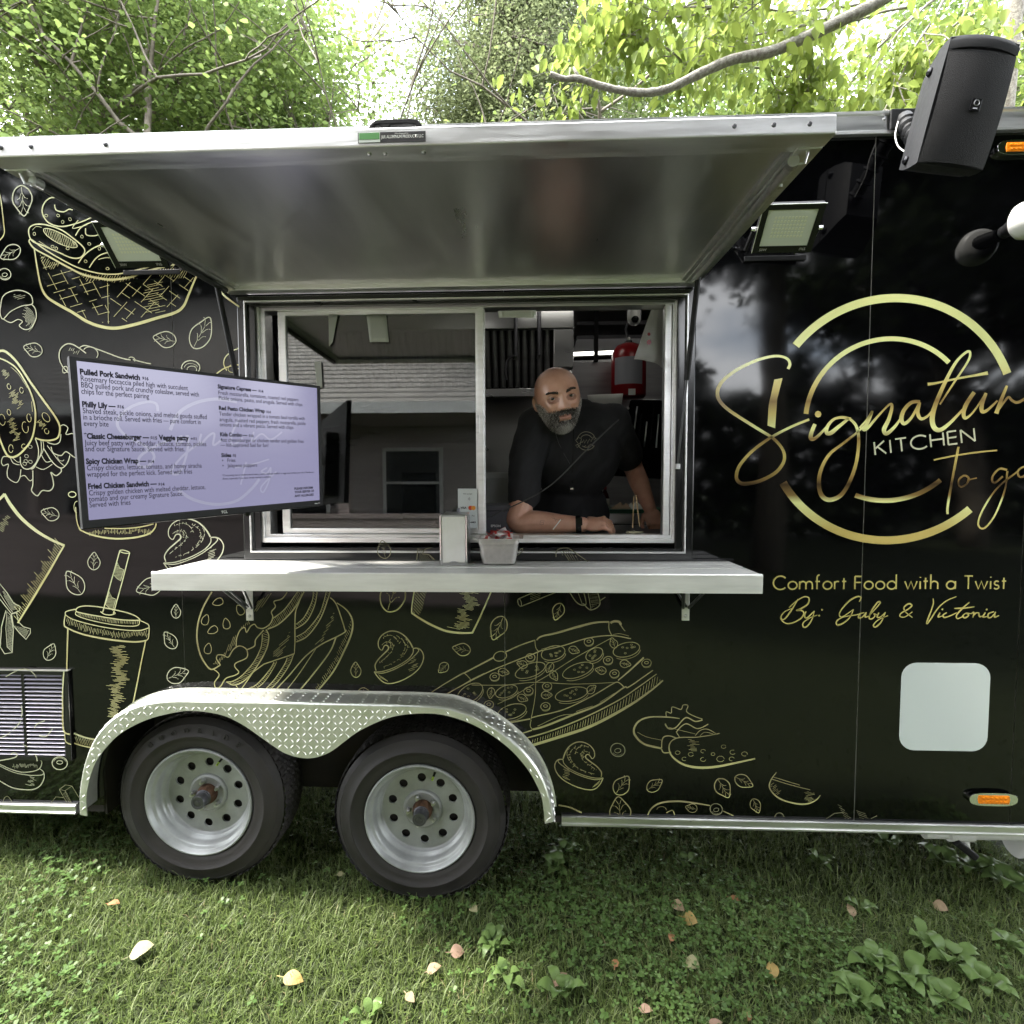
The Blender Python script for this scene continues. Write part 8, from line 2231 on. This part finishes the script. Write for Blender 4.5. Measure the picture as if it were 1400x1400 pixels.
for (x0, y0, x1, y1, dy) in ((1205, 0, 1000, 60, 0.3), (1290, -10, 1180, 60, 0.2), (1290, 0, 1205, 100, 0.0), (1150, 28, 1040, 5, -0.2), (1050, 72, 1000, 20, 0.4), (1250, 20, 1150, 120, 0.6), (1340, -30, 1330, 60, 0.5), (950, 104, 880, 30, -0.1), (1000, 82, 1060, 110, 0.5), (1100, 52, 1120, 130, 0.4), (1290, 30, 1240, 110, 0.9), (1400, 0, 1390, 110, 1.2), (1180, -20, 930, -40, 0.1), (1240, 10, 1080, 50, 0.8), (905, -60, 850, 30, 0.2), (1050, -40, 960, 40, 0.1), (1180, -30, 1110, 30, -0.3), (1330, 20, 1250, 70, 0.3)):
    a, b = P(x0, y0, YD + 0.3 + dy * 0.4), P(x1, y1, YD + 0.1 + dy)
    tree_wood(mb, a, b - a, (b - a).length, 0.014, 2, rn, tips, 0.5, -0.1, 0.0035)
mb.build('trunk', bark2, dg, 180, fix=False)
C = scatter(tips, 5, 0.10, rng, None, 0.7)
leaf_cloud8('crown', C, 0.098, LF_C, dg, rng, 0.85, 0.80, 0.35)

# ------------------------------------------------------------------ the garden behind the camera, seen in the glossy wall
GD = [(4.5, -8.4, 1.1, 51, 'tall shade tree standing on the lawn opposite the logo'), (8.6, -6.2, 1.15, 52, 'shade tree with low limbs opposite the loudspeaker'), (11.0, -12.0, 1.2, 53, 'tall shade tree at the far side of the lawn'), (0.3, -12.5, 1.3, 54, 'tall shade tree beyond the house corner')]
prot = []
for i, (x, y, s_, sd_, lb) in enumerate(GD):
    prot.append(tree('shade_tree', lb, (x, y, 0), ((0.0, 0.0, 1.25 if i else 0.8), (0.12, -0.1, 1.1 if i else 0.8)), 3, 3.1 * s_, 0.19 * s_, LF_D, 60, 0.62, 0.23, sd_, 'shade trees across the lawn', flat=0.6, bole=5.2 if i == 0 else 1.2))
for i, (x, y, rz, sc_, lb) in enumerate(((15.5, -8.0, 1.0, 1.1, 'shade tree at the far end of the lawn'), (-5.5, -14.0, 3.0, 1.3, 'shade tree behind the house'), (-14.0, -9.0, 4.2, 1.3, 'shade tree past the far house end'), (17.0, -1.0, 5.0, 1.2, 'shade tree in line with the trailer front end'), (15.0, 6.0, 0.6, 1.2, 'shade tree past the front of the trailer'), (-16.0, 4.5, 2.6, 1.1, 'shade tree past the rear of the trailer'), (-2.0, -19.0, 0.3, 1.4, 'shade tree far behind the house'), (20.0, -14.0, 3.3, 1.4, 'shade tree at the end of the far lawn'), (0.75, -5.2, 2.2, 0.95, 'tall tree added beside the porch to shade the lawn'))):  # the last tree, beside the porch, is added to darken the lawn
    src = prot[i % 4 if i < 8 else 0]
    r0 = src.copy()
    COL.objects.link(r0)
    r0.location = (x, y, 0)
    r0.rotation_euler.z = rz
    r0.scale = (sc_, sc_, sc_)
    r0['label'] = lb
    for ch in src.children:
        c2 = ch.copy()
        COL.objects.link(c2)
        c2.parent = r0
hg_ = thing('hedge', 'tall dark hedge along the far side of the lawn', 'hedge', (8.0, -15.0, 0))
rngh = np.random.default_rng(77)
hp = np.stack([rngh.uniform(-1.0, 22.0, 26000), rngh.normal(-15.0, 0.5, 26000), rngh.random(26000) ** 0.8 * 4.6], 1)
hp[:, 2] *= 1 + 0.12 * np.sin(hp[:, 0] * 1.7) + 0.08 * np.sin(hp[:, 0] * 4.1)
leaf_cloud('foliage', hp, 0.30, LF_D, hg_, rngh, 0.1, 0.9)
hst = MB()
for i in range(23): hst.tube([(-1 + i, -15, -0.1), (-1 + i + 0.1, -15, 1.8), (-1 + i - 0.1, -15.1, 3.4)], [0.06, 0.04, 0.015], 6)
hst.build('stems', bark, hg_)
hs_ = thing('clapboard_house', 'grey brown house with shingle roof and a deep porch', 'house', (-5.0, -5.2, 0))
HX0, HX1, HYF, HZ = -11.0, -0.35, -5.0, 2.55
clap = worn('clapboard_paint', (0.34, 0.30, 0.285), (0.42, 0.37, 0.35), 0.6, 0.75, 0, 3, (0.3, 1, 8), 0.1)
shin = worn('roof_shingle', (0.20, 0.19, 0.18), (0.32, 0.31, 0.29), 0.8, 0.95, 0, 9, (1, 1, 1), 0.3)
whp = mat('window_trim_white', (0.6, 0.6, 0.58), 0.5)
dkg = mat('dark_window_glass', (0.02, 0.022, 0.025), 0.08)
brn = worn('porch_skirt_brown', (0.30, 0.24, 0.22), (0.38, 0.31, 0.285), 0.6, 0.8, 0, 4, (0.3, 1, 6), 0.1)
MB().box(HX0, HX1, HYF - 7, HYF - 1.8, 0, HZ).build('wall', clap, hs_)
for i in range(16):
    z_ = 0.5 + i * (HZ - 0.5) / 16
    MB().add([(HX0, HYF - 1.77, z_), (HX1, HYF - 1.77, z_), (HX1, HYF - 1.795, z_ + 0.12), (HX0, HYF - 1.795, z_ + 0.12), (HX0, HYF - 1.8, z_), (HX1, HYF - 1.8, z_)], [(0, 1, 2, 3), (0, 4, 5, 1)]).build('clapboard', clap, hs_)
MB().box(HX0, HX1, HYF - 1.8, HYF, 0.0, 0.42).build('porch_deck', brn, hs_)
for i in range(9):
    MB().box(HX0, HX1, HYF + 0.0, HYF + 0.02, 0.02 + i * 0.125, 0.14 + i * 0.125).build('porch_board', brn, hs_)
MB().box(HX0, HX1, HYF - 0.06, HYF + 0.05, 1.15, 1.21).build('porch_rail', brn, hs_)
MB().box(HX0, HX1, HYF - 1.8, HYF + 0.43, HZ + 0.0, HZ + 0.04).build('porch_ceiling', clap, hs_)
for i in range(6):
    x = HX0 + 0.1 + i * (HX1 - HX0 - 0.2) / 5
    MB().box(x - 0.07, x + 0.07, HYF - 0.10, HYF - 0.001, 0.42, HZ - 0.001).build('porch_post', brn, hs_)
for i in range(34):
    t0, t1 = i / 34, (i + 1) / 34
    y0_, z0_ = HYF + 0.45 - 5.0 * t0, HZ + 0.05 + 3.0 * t0
    y1_, z1_ = HYF + 0.45 - 5.0 * t1, HZ + 0.05 + 3.0 * t1
    MB().add([(HX0 - 0.3, y0_, z0_ + 0.018), (HX1 + 0.3, y0_, z0_ + 0.018), (HX1 + 0.3, y1_, z1_), (HX0 - 0.3, y1_, z1_), (HX0 - 0.3, y0_, z0_), (HX1 + 0.3, y0_, z0_)], [(0, 1, 2, 3), (0, 4, 5, 1)]).build('shingle_course', shin, hs_)
MB().box(HX0 - 0.3, HX1 + 0.3, HYF + 0.44, HYF + 0.47, HZ - 0.07, HZ + 0.07).build('gutter', whp, hs_)
MB().add([(HX1, HYF, HZ), (HX1, HYF - 7, HZ), (HX1, HYF - 3.6, HZ + 2.5)], [(0, 1, 2)]).build('gable', clap, hs_)
for x in (-9.5, -7.4, -3.9, -2.0):
    wn = MB().box(x - 0.5, x + 0.5, HYF - 1.8, HYF - 1.74, 1.05, 2.2).build('house_window', whp, hs_)
    for k2 in (0, 1): MB().box(x - 0.44, x + 0.44, HYF - 1.739, HYF - 1.735, 1.1 + k2 * 0.54, 1.6 + k2 * 0.54).build('pane', dkg, wn)
dr_ = MB().box(-6.3, -5.4, HYF - 1.8, HYF - 1.73, 0.42, 2.4).build('door', whp, hs_)
MB().box(-6.1, -5.6, HYF - 1.729, HYF - 1.725, 1.3, 2.25).build('door_pane', dkg, dr_)
